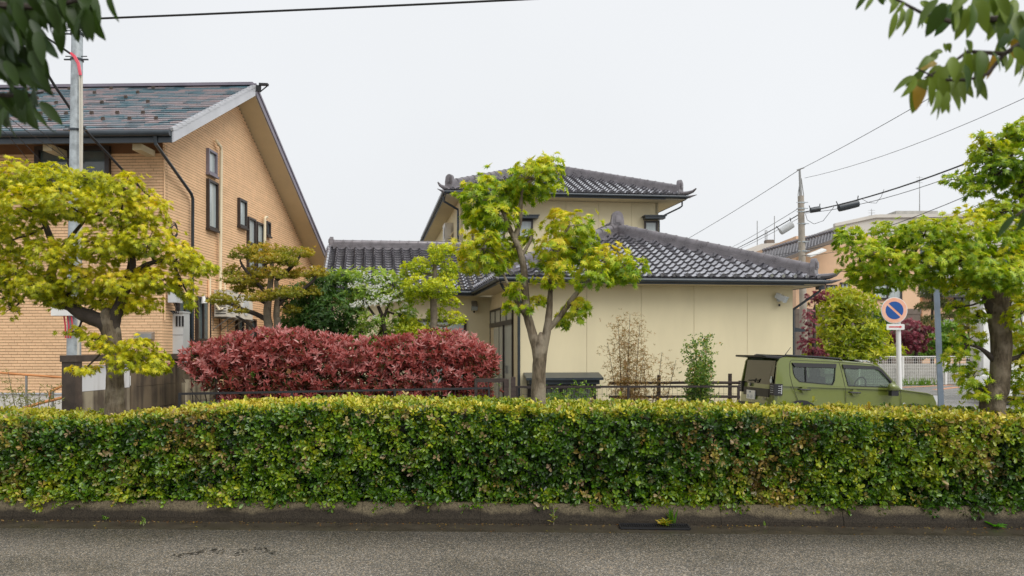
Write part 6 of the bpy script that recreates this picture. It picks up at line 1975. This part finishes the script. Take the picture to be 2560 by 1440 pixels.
for s in (0, 1):
    y = .02 if s == 0 else CWD - .02; sg_ = 1 if s == 0 else -1
    m = MB(); m.prism([(-.012, y - sg_ * .012, .77), (-.012, y - sg_ * .012, .965), (-.03, y + sg_ * .06, .985), (-.035, y + sg_ * .19, .96), (-.035, y + sg_ * .19, .78), (-.03, y + sg_ * .06, .765)], (.14, 0, 0)) if False else m.obox((.045, y + sg_ * .06, .875), (.085, 0, 0), (0, .085, 0), (0, 0, .105))
    tl = cpart(m, 'tail_lamp', MT['black'])
    mm = MB()
    for zz in (.82, .86, .90, .94):
        mm.obox((.075, y - sg_ * .027, zz), (.032, 0, 0), (0, .003, 0), (0, 0, .004)); mm.obox((-.042, y + sg_ * .05, zz), (.003, 0, 0), (0, .05, 0), (0, 0, .004))
    mm.obox((.11, y - sg_ * .027, .88), (.006, 0, 0), (0, .003, 0), (0, 0, .08))
    cpart(mm, 'lamp_lines', MT['lamp'], tl)
m = MB(); m.tube([(.0, .80, .985), (-.03, .78, .99), (-.02, .74, 1.05)], .014, 6); m.bar((-.02, .76, 1.03), (.0, 1.15, 1.00), .015, .015); cpart(m, 'rear_wiper', MT['black'])
m = MB(); m.disc((.010, .215, 1.03), (-1, 0, 0), .042, .004, 20); m.disc((.014, .215, 1.09), (-1, 0, 0), .022, .004, 16); cpart(m, 'window_sticker', MT['paleglass'])
m = MB(); m.tube([(.0, 1.02, .93), (-.03, 1.02, .93)], .035, 14); cpart(m, 'badge', MT['steel'])
def text(body_, size, name, mat, par, mw):
    c = bpy.data.curves.new('lettering', 'FONT'); c.body = body_; c.size = size; c.extrude = .0015
    o = bpy.data.objects.new('lettering', c); COL.objects.link(o)
    bpy.context.view_layer.update()
    me = bpy.data.meshes.new_from_object(o.evaluated_get(bpy.context.evaluated_depsgraph_get()))
    bpy.data.objects.remove(o); bpy.data.curves.remove(c)
    me.transform(mw); me.name = name
    me.materials.clear(); me.materials.append(mat)
    ob = bpy.data.objects.new(name, me); COL.objects.link(ob); ob.parent = par
    return ob
def rearm(x, y, z):                                          # lettering that faces backwards
    return frame(Vector((x, y, z)), Vector((0, -1, 0)), Vector((0, 0, 1)), Vector((-1, 0, 0)))
text('31-11', .10, 'plate_number', MT['bluepole'], plate, rearm(-.048, 1.055, .665))
text('580', .045, 'plate_class', MT['bluepole'], plate, rearm(-.048, .965, .772))
text('TAFT', .07, 'model_lettering', MT['steel'], car, rearm(-.024, .48, .66))
# side windows with rain visors
WR_ = [(.345, 1.352), (1.195, 1.360), (1.165, 1.085), (1.12, .998), (.47, 1.034), (.385, 1.116), (.352, 1.2)]
WF_ = [(1.355, 1.352), (2.02, 1.348), (2.135, 1.268), (2.355, .988), (1.43, .988), (1.37, 1.24)]
side_panel(WR_, 'side_window', MT['carglass'], .004, off=-.012)
side_panel(WF_, 'side_window', MT['carglass'], .004, off=-.012)
def edge(pts, w, name, off=.002):
    for s in (0, 1):
        sg_ = 1 if s == 0 else -1
        mm = MB()
        pp = [Vector((x, cy(z, s) - sg_ * off, z)) for x, z in pts]
        for i in range(len(pp) - 1):
            mm.bar(pp[i], pp[i + 1], w, w)
        cpart(mm, name, MT['black'])
edge(WR_ + WR_[:1], .012, 'window_seal'); edge(WF_ + WF_[:1], .012, 'window_seal')
edge([(.60, 1.36), (.60, 1.03)], .018, 'window_divider')
for pts in ([(.325, 1.375), (1.20, 1.384), (1.19, 1.31), (.385, 1.30)], [(1.325, 1.378), (2.03, 1.366), (2.12, 1.31), (2.32, 1.09), (2.29, 1.08), (2.09, 1.27), (2.0, 1.315), (1.34, 1.305)]):
    side_panel(pts, 'rain_visor', MT['black'], .03, off=.028)
# shut lines
edge([(.33, 1.425), (.30, 1.40), (.287, 1.34), (.288, 1.14), (.33, .96), (.40, .80), (.47, .64), (.60, .50)], .006, 'shut_line', .0015)
edge([(.33, 1.425), (1.265, 1.415), (1.30, 1.30), (1.36, 1.02), (1.385, .90), (1.40, .60), (1.40, .34)], .006, 'shut_line', .0015)
edge([(1.265, 1.415), (1.9, 1.395), (2.06, 1.345)], .006, 'shut_line', .0015)
edge([(2.48, .94), (2.505, .85), (2.51, .62), (2.50, .4)], .006, 'shut_line', .0015)
for x0 in (.43, 1.43):
    for s in (0, 1):
        y = -.006 if s == 0 else CWD + .006; sg_ = 1 if s == 0 else -1
        z = .897 if x0 < 1 else .872
        m = MB(); m.tube([(x0, y + sg_ * .01, z), (x0 + .02, y - sg_ * .02, z), (x0 + .22, y - sg_ * .02, z - .004), (x0 + .245, y + sg_ * .01, z - .004)], .014, 7); h = cpart(m, 'door_handle', MT['black'], smooth=True)
        m = MB(); m.disc((x0 + .13, y + sg_ * .004, z - .005), (0, -sg_, 0), .062, .003, 22); cpart(m, 'handle_cup', MT['paint'], h)
for s in (0, 1):
    y = -.12 if s == 0 else CWD + .12; sg_ = 1 if s == 0 else -1
    m = MB()
    ring = lambda x, r, zc: [(x, y + math.cos(a) * r * .75, zc + math.sin(a) * r * .72) for a in [6.283 * k / 12 for k in range(12)]]
    m.loft([ring(2.15, .03, .995), ring(2.165, .085, .995), ring(2.22, .10, .995), ring(2.32, .085, .985), ring(2.36, .03, .975)]); mi = cpart(m, 'mirror', MT['paint'], smooth=True, ang=60)
    m = MB(); m.obox((2.27, y + sg_ * .02, .885), (.07, 0, 0), (0, .05, 0), (0, 0, .05)); m.bar((2.30, y + sg_ * .03, .88), (2.36, y + sg_ * .15, .90), .05, .05); cpart(m, 'mirror_foot', MT['black'], mi)
# windscreen, interior
m = MB(); m.add([(2.10, .11, 1.36), (2.10, CWD - .11, 1.36), (2.49, CWD - .06, .97), (2.49, .06, .97)], [(0, 1, 2, 3)]); cpart(m, 'windscreen', MT['carglass'])
for x, y in ((1.05, .42), (1.05, CWD - .42), (.55, .42), (.55, CWD - .42)):
    m = MB(); m.obox((x, y, .92), (.06, 0, .02), (0, .21, 0), (-.03, 0, .20)); m.obox((x - .06, y, 1.20), (.045, 0, 0), (0, .11, 0), (-.01, 0, .08)); cpart(m, 'seat', MT['black'])
m = MB(); m.tube([(1.92 + .04 * math.sin(a), CWD - .42 + .18 * math.cos(a) - (CWD - .84), 1.0 + .15 * math.sin(a)) for a in [6.283 * k / 16 for k in range(17)]], .015, 6); m.obox((2.2, CWD / 2, .93), (.22, 0, 0), (0, .6, 0), (0, 0, .05)); cpart(m, 'dashboard', MT['black'])
m = MB(); m.obox((2.0, CWD / 2, 1.32), (.012, 0, 0), (0, .11, 0), (0, 0, .035)); cpart(m, 'interior_mirror', MT['black'])
m = MB(); m.obox((1.2, CWD / 2, .80), (1.1, 0, 0), (0, .66, 0), (0, 0, .02)); cpart(m, 'cabin_floor', MT['black'])
m = MB(); m.tube([(.22, .14, 1.50), (.33, .13, 1.66)], [.008, .004], 6); m.disc((.21, .14, 1.485), (0, 0, 1), .03, .02, 10); cpart(m, 'antenna', MT['black'])
# lower cladding, wheels, lamps
for xw in (.52, 2.80):
    for s in (0, 1):
        y = -.008 if s == 0 else CWD + .008; sg_ = 1 if s == 0 else -1
        arc = [(xw + math.cos(a) * .40, .30 + math.sin(a) * .40) for a in [math.pi * k / 12 for k in range(13)]]
        arc2 = [(xw + math.cos(a) * .325, .30 + math.sin(a) * .325) for a in [math.pi * k / 12 for k in range(12, -1, -1)]]
        m = MB()
        for i in range(12):
            m.prism([(arc[i][0], y, arc[i][1]), (arc[i + 1][0], y, arc[i + 1][1]), (arc2[11 - i][0], y, arc2[11 - i][1]), (arc2[12 - i][0], y, arc2[12 - i][1])], (0, sg_ * .09, 0))
        cpart(m, 'wheel_arch', MT['black'])
        m = MB(); m.tube([(xw, y + sg_ * .02, .295), (xw, y + sg_ * .04, .295), (xw, y + sg_ * .16, .295), (xw, y + sg_ * .18, .295)], [.27, .295, .295, .27], 28); wh = cpart(m, 'wheel', MT['black'], smooth=True)
        m = MB(); m.disc((xw, y + sg_ * .019, .295), (0, -sg_, 0), .19, .006, 24); cpart(m, 'rim', MT['steel'], wh)
m = MB(); m.obox((.86 + .8, -.004, .30), (.75, 0, 0), (0, .02, 0), (0, 0, .07)); m.obox((1.66, CWD + .004, .30), (.75, 0, 0), (0, .02, 0), (0, 0, .07)); cpart(m, 'side_sill', MT['black'])
m = MB(); m.obox((-.03, CWD / 2, .42), (.05, 0, 0), (0, .70, 0), (0, 0, .16)); cpart(m, 'rear_bumper', MT['black'])
for s in (0, 1):
    y = .03 if s == 0 else CWD - .03; sg_ = 1 if s == 0 else -1
    m = MB(); m.obox((3.215, y + sg_ * .08, .79), (.05, 0, 0), (0, .09, 0), (0, 0, .07)); cpart(m, 'headlamp', MT['lamp'])
    m = MB(); m.disc((2.56, -.002 if s == 0 else CWD + .002, .68), (0, -sg_, 0), .03, .006, 14); cpart(m, 'side_marker', MT['lamp'])

# ------------------------------------------------------------------ things beyond the side street
YF = 38.0
fa, fb = at(2148, 0, YF), at(2470, 0, YF + .8); fa.z = fb.z = 0
wfn = mesh_fence('white_fence', 'white steel mesh fence on posts beyond the side street', fa, fb, 1.36, 4, MT['white'], .010, .11, .06, .075, .045)
m = MB()
lw_ = thing('block_wall', 'low grey concrete block wall behind the white mesh fence', 'wall', (fa.x, fa.y + .5, 0))
dF = (fb - fa).normalized(); nFn = Vector((-dF.y, dF.x, 0))
LB = (fb - fa).length + 4
for j in range(4):
    k = -1.5 + (j % 2) * .6
    while k < LB - 1.5:
        m = MB(); m.obox(fa + dF * (k + .6) + nFn * .5 + UP * (.125 + .25 * j), dF * .594, nFn * .09, UP * .121); part(m, 'block', MT['concrete'], lw_); k += 1.2
for px, n in ((2262, 60), (2310, 90)):
    r = np.random.default_rng(px)
    b = at(px, 0, YF - .3); b.z = 0
    t = thing('grass_tuft', ('narrow' if px < 2300 else 'wide') + ' grass tuft at the foot of the white mesh fence', 'grass', tuple(b))
    P = np.array([tuple(b)]) + r.normal(size=(n, 3)) * np.array([.3, .08, 0]); a = r.normal(size=(n, 3)) * .35 + np.array([0, 0, 1.])
    part(leafmesh('blades', P, a, r.normal(size=(n, 3)), r.uniform(.25, .5, n), np.full(n, .03), mixc(GRN, r.uniform(.2, .8, n)), BLADE, b), 'blades', MT['leaf'], t, kind='stuff')
# peach building with brown base
YG = 52.0
pbg = thing('peach_building', 'peach rendered building with brown base behind the garden trees', 'building', tuple(at(2150, 0, YG))[:2] + (0,))
x0, x1 = at(1990, 0, YG).x, at(2300, 0, YG).x
zt_ = at(0, 590, YG).z; zb_ = at(0, 772, YG).z
m = MB(); m.box(x0, x1, YG, YG + 10, zb_, zt_); part(m, 'wall', MT['peach'], pbg)
m = MB(); m.box(x0 - .03, x1 + .04, YG - .03, YG + 10, 0, zb_ - .35); part(m, 'base', MT['brownwall'], pbg)
m = MB(); m.box(x0 - .05, x1 + .07, YG - .06, YG + 10, zb_ - .35, zb_); part(m, 'band', MT['brownwall'], pbg)
for (a0, a1, b0, b1, dv) in ((2182, 2254, 690, 748, .5), (2064, 2092, 712, 732, .5), (2100, 2124, 706, 730, .5)):
    p = at(a0, b1, YG); q = at(a1, b0, YG)
    window(pbg, Vector((p.x, YG, p.z)), Vector((1, 0, 0)), q.x - p.x, q.z - p.z, Vector((0, -1, 0)), fw=.09, divs=[('v', dv)], pane='paleglass', depth=.1)
# its gabled tile roof slanting up to the right
ra, rb2 = at(1905, 636, 50), at(2106, 578, 60)
rd = (rb2 - ra); 
m = MB()
g0 = [at(1907, 630, 51), at(2106, 574, 51), at(2104, 592, 49.5), at(1960, 648, 49.5), at(1900, 660, 49.5)]
m.prism(g0, Vector((0, .5, -.1))); gr = part(m, 'roof', MT['fargrey'], pbg)
m = MB()
for k in range(30):
    t0_ = k / 30; a = g0[0] + (g0[1] - g0[0]) * t0_; b = a + (g0[1] - g0[0]) / 34
    m.tube([a + UP * .08, b + UP * .13], .11, 6)
part(m, 'ridge_caps', MT['ridge'], gr, kind='stuff')
m = MB()
for k in range(26):
    t0_ = (k + .5) / 26; a = g0[0] + (g0[1] - g0[0]) * t0_; b = g0[4] + (g0[2] - g0[4]) * t0_
    m.bar(a - Vector((0, .03, 0)), b - Vector((0, .03, 0)), .06, .05)
part(m, 'tile_ribs', MT['fargrey'], gr, kind='stuff')
m = MB(); m.bar(g0[3] - Vector((0, .05, .05)), g0[2] - Vector((0, .05, .05)), .12, .22); part(m, 'verge_board', MT['brownwall'], gr)
m = MB(); a = at(2016, 640, 49); m.prism([a, a + Vector((.95, 0, .38)), a + Vector((.95, -.7, .22)), a + Vector((0, -.7, -.16))], UP * .10); part(m, 'canopy', MT['white'], pbg)
# off-white concrete building far behind
YC = 75.0
ob_ = thing('concrete_building', 'off-white flat-roofed concrete building far behind the right maple', 'building', tuple(at(2330, 0, YC))[:2] + (0,))
pts = [at(2088, 566, YC), at(2190, 544, YC), at(2620, 540, YC), at(2620, 0, YC), at(2088, 0, YC)]
pts[3].z = 0; pts[4].z = 0
m = MB(); m.prism(pts, Vector((0, 12, 0))); part(m, 'wall', MT['offwhite'], ob_)
a, b = at(2240, 545, YC + 2), at(2345, 527, YC + 2)
m = MB(); m.box(a.x, b.x, YC + 2, YC + 8, a.z - .5, b.z); part(m, 'penthouse', MT['concrete'], ob_)
m = MB(); m.prism([at(2088, 566, YC - .2) + UP * .3, at(2190, 544, YC - .2) + UP * .3, at(2620, 540, YC - .2) + UP * .3, at(2620, 540, YC - .2), at(2190, 544, YC - .2), at(2088, 566, YC - .2)], Vector((0, .5, 0))); part(m, 'parapet', MT['offwhite'], ob_)
for k in range(5):
    a = at(2200 + 75 * k, 660, YC); b = at(2240 + 75 * k, 620, YC)
    window(ob_, Vector((a.x, YC, a.z)), Vector((1, 0, 0)), b.x - a.x, b.z - a.z, Vector((0, -1, 0)), fw=.12, pane='pane', divs=[('v', .5)], depth=.12)
for px, y0, y1, Y in ((2299, 528, 440, YC + 3), (2179, 545, 522, YC + 3)):
    m = MB(); a = at(px, y0, Y); b = at(px, y1, Y); m.tube([a, b], [.05, .02], 6)
    for k in range(3): m.bar(b - UP * (.15 + .25 * k) - Vector((.3, 0, 0)), b - UP * (.15 + .25 * k) + Vector((.3, 0, 0)), .03, .03)
    solo(m, 'roof_antenna', MT['steel'], 'tall thin antenna on the off-white building' if px > 2200 else 'short antenna at the left end of the off-white building', 'antenna')
# cream building with chimney and antennas seen just over the beige roof
YK = 70.0
kb_ = thing('cream_building', 'cream flat building with a brown chimney just above the beige roof', 'building', tuple(at(1935, 0, YK))[:2] + (0,))
m = MB(); p_ = [at(1862, 625, YK), at(1905, 609, YK), at(1960, 606, YK), at(2010, 606, YK), at(2010, 0, YK), at(1862, 0, YK)]; p_[4].z = p_[5].z = 0
m.prism(p_, Vector((0, 8, 0))); part(m, 'wall', MT['offwhite'], kb_)
a, b = at(1919, 608, YK), at(1938, 598, YK); m = MB(); m.box(a.x, b.x, YK + .3, YK + 1, a.z - .3, b.z); part(m, 'chimney', MT['brownwall'], kb_)
for px, y1 in ((1893, 552), (1913, 576), (1936, 540)):
    m = MB(); a = at(px, 607, YK + 1); b = at(px, y1, YK + 1); m.tube([a - UP * .4, b], .035, 5)
    if px == 1913: m.tube([a + Vector((.15, 0, -.4)), b + Vector((.15, 0, 0))], .035, 5); m.bar(b, b + Vector((.15, 0, 0)), .03, .03)
    part(m, 'antenna', MT['steel'], kb_)
# white building with an arched doorway at the right edge
YA = 27.0
ab = thing('arched_building', 'pale building with an arched doorway behind the trunk of the right maple', 'building', tuple(at(2510, 0, YA))[:2] + (0,))
a, b = at(2446, 770, YA), at(2700, 770, YA)
m = MB(); m.box(a.x, at(2508, 0, YA).x, YA, YA + .5, 0, 4.0); m.box(at(2541, 0, YA).x, b.x, YA, YA + .5, 0, 4.0)
xl, xr = at(2508, 0, YA).x, at(2541, 0, YA).x; zs_ = at(0, 845, YA).z; cxx = (xl + xr) / 2; rr_ = (xr - xl) / 2
for k in range(10):
    a0, a1 = math.pi * k / 10, math.pi * (k + 1) / 10
    p, q = (cxx + rr_ * math.cos(a0), zs_ + rr_ * math.sin(a0)), (cxx + rr_ * math.cos(a1), zs_ + rr_ * math.sin(a1))
    m.prism([(p[0], YA, p[1]), (q[0], YA, q[1]), (q[0], YA, 4.0), (p[0], YA, 4.0)], (0, .5, 0))
part(m, 'wall', MT['offwhite'], ab)
m = MB(); m.box(xl, xr, YA + .35, YA + .45, 0, zs_ + rr_); part(m, 'door', MT['brownwall'], ab)
m = MB(); m.box(at(2448, 0, YA).x, at(2466, 0, YA).x, YA - .25, YA - .003, 0, 4.0); m.box(at(2546, 0, YA).x, at(2556, 0, YA).x, YA - .25, YA - .003, 0, 4.0); part(m, 'column', MT['white'], ab)
# peach house behind the pine
YH2 = 56.0
ph = thing('tiled_house', 'brown-walled house with a low grey roof behind the pine', 'house', tuple(at(2380, 0, YH2))[:2] + (0,))
a, b = at(2306, 700, YH2), at(2480, 700, YH2)
m = MB(); m.box(a.x, b.x, YH2, YH2 + 6, 0, at(0, 735, YH2).z); part(m, 'wall', MT['peach'], ph)
m = MB(); m.prism([at(2296, 738, YH2 - .8), at(2490, 738, YH2 - .8), at(2470, 690, YH2 + 3), at(2310, 690, YH2 + 3)], Vector((0, .1, -.15))); part(m, 'roof', MT['fargrey'], ph)
m = MB(); m.prism([at(2330, 812, YH2 - 6), at(2450, 826, YH2 - 6), at(2420, 800, YH2 - 3), at(2340, 796, YH2 - 3)], Vector((0, .1, -.15))); part(m, 'lower_roof', MT['fargrey'], ph)
p = at(2380, 760, YH2); window(ph, Vector((at(2384, 0, YH2).x, YH2, p.z - .3)), Vector((1, 0, 0)), 1.2, 1.0, Vector((0, -1, 0)), fw=.09, divs=[('v', .5)], depth=.1)
# white car parked behind the right maple
YW_ = 24.5
wc = thing('white_car', 'white car half hidden behind the low leaves of the right maple', 'car', tuple(at(2445, 0, YW_))[:2] + (0,))
wx = at(2420, 0, YW_).x + .95
m = MB(); pr = [(0, .25), (-.05, .6), (.1, .85), (.55, .93), (.95, 1.38), (1.3, 1.45), (2.6, 1.45), (3.1, 1.0), (3.6, .9), (3.7, .3)]
m.loft([[(wx + x + i, YW_ + y, z) for x, z in pr] for y, i in ((0, .08), (.05, 0), (1.45, 0), (1.5, .08))]); part(m, 'body', MT['white'], wc, smooth=True, ang=30)
m = MB(); m.prism([(wx + .72, YW_ - .006, .95), (wx + 1.05, YW_ - .006, 1.34), (wx + 1.8, YW_ - .006, 1.38), (wx + 1.8, YW_ - .006, .95)], (0, .02, 0)); part(m, 'side_window', MT['pane'], wc)
for xw in (.7, 2.95):
    m = MB(); m.tube([(wx + xw, YW_ - .01, .29), (wx + xw, YW_ + .17, .29)], .29, 22); w_ = part(m, 'wheel', MT['black'], wc)
    m = MB(); m.disc((wx + xw, YW_ - .012, .29), (0, -1, 0), .18, .005, 18); part(m, 'rim', MT['steel'], w_)
# trees of the far garden
YEL = [(0, (.05, .11, .01)), (.3, (.22, .31, .02)), (.6, (.48, .52, .035)), (1, (.70, .60, .06))]
RED = [(0, (.06, .014, .022)), (.4, (.19, .04, .06)), (.7, (.34, .09, .12)), (1, (.46, .17, .19))]
def ftree(label, px, Y, clumps, stops, L, ratio, dens, seed, tmpl=LANC, per=5, name='garden_tree', **k):
    base = at(px, 0, Y); base.z = 0
    fy = HZ + EYE * F / Y
    top = min(c[1] for c in clumps)
    return tree(name, label, 'tree', base, [[(px, fy, 5), (px, (fy + top) / 2, 4), (px + 2, top + 20, 2)]], Y, clumps, MT['darkbark'], MT['leaf'], stops, L, ratio, per, dens, tmpl, seed, droop=.25, twigs=3, group='garden trees beyond the side street', **k)
ftree('large rounded yellow-green tree right of the beige house corner', 2110, 33, [(2115, 745, 56, 34), (2085, 775, 44, 34), (2150, 770, 50, 40), (2080, 820, 44, 40), (2130, 825, 60, 44), (2170, 845, 48, 36), (2070, 865, 44, 30), (2120, 885, 60, 26), (2195, 840, 30, 26), (2050, 890, 40, 18), (2180, 885, 36, 22)], YEL, .20, .40, 26, 61)
ftree('dark red maple against the right corner of the beige house', 2035, 32, [(2055, 742, 24, 14), (2035, 745, 26, 16), (2020, 835, 20, 26), (2030, 870, 30, 26), (2025, 790, 16, 24), (2040, 885, 30, 14)], RED, .11, 1.0, 40, 62, MAPLE5, 4)
ftree('dark red maple right of the no-parking sign', 2290, 40, [(2275, 812, 22, 14), (2265, 840, 34, 18), (2310, 825, 28, 10), (2290, 850, 34, 18), (2270, 870, 30, 16), (2240, 845, 22, 18), (2300, 870, 20, 12)], RED, .13, 1.0, 34, 63, MAPLE5, 4)
ftree('light green garden tree between the red maple and the square pole', 2350, 41, [(2370, 820, 28, 14), (2340, 850, 36, 20), (2390, 850, 30, 20), (2330, 880, 30, 14), (2380, 880, 40, 14), (2300, 885, 26, 10), (2420, 870, 36, 24)], GRN, .20, .5, 30, 64, OBOV)
ftree('dusty green pine with layered pads behind the square pole', 2330, 46, [(2320, 712, 26, 9), (2360, 708, 26, 9), (2325, 735, 30, 10), (2385, 730, 34, 8), (2320, 765, 26, 9), (2360, 760, 30, 10), (2400, 765, 36, 9), (2330, 800, 26, 10), (2380, 790, 34, 8), (2350, 830, 26, 8)], [(0, (.05, .07, .02)), (.5, (.13, .16, .05)), (1, (.26, .28, .10))], .26, .12, 26, 65, LANC, 7, name='pine_tree')
ftree('low mixed yellow and green shrub row above the white mesh fence', 2200, 39.3, [(2160, 880, 34, 14), (2205, 875, 30, 14), (2240, 880, 26, 14), (2185, 868, 24, 10)], YEL, .18, .4, 26, 66, name='shrub_row')
ftree('dark olive shrub behind the sign pole above the fence', 2225, 41, [(2205, 790, 22, 30), (2215, 830, 30, 30), (2190, 810, 20, 20)], DARK, .18, .4, 24, 67, name='dark_shrub')
ftree('reddish brown and green shrub right of the square pole', 2420, 43, [(2430, 800, 34, 26), (2400, 815, 26, 16), (2330, 815, 22, 14)], [(0, (.06, .08, .02)), (.5, (.2, .18, .05)), (1, (.36, .20, .08))], .18, .4, 24, 68, name='brown_shrub')
# low wall of foliage that closes the gap behind the fences in the gardens
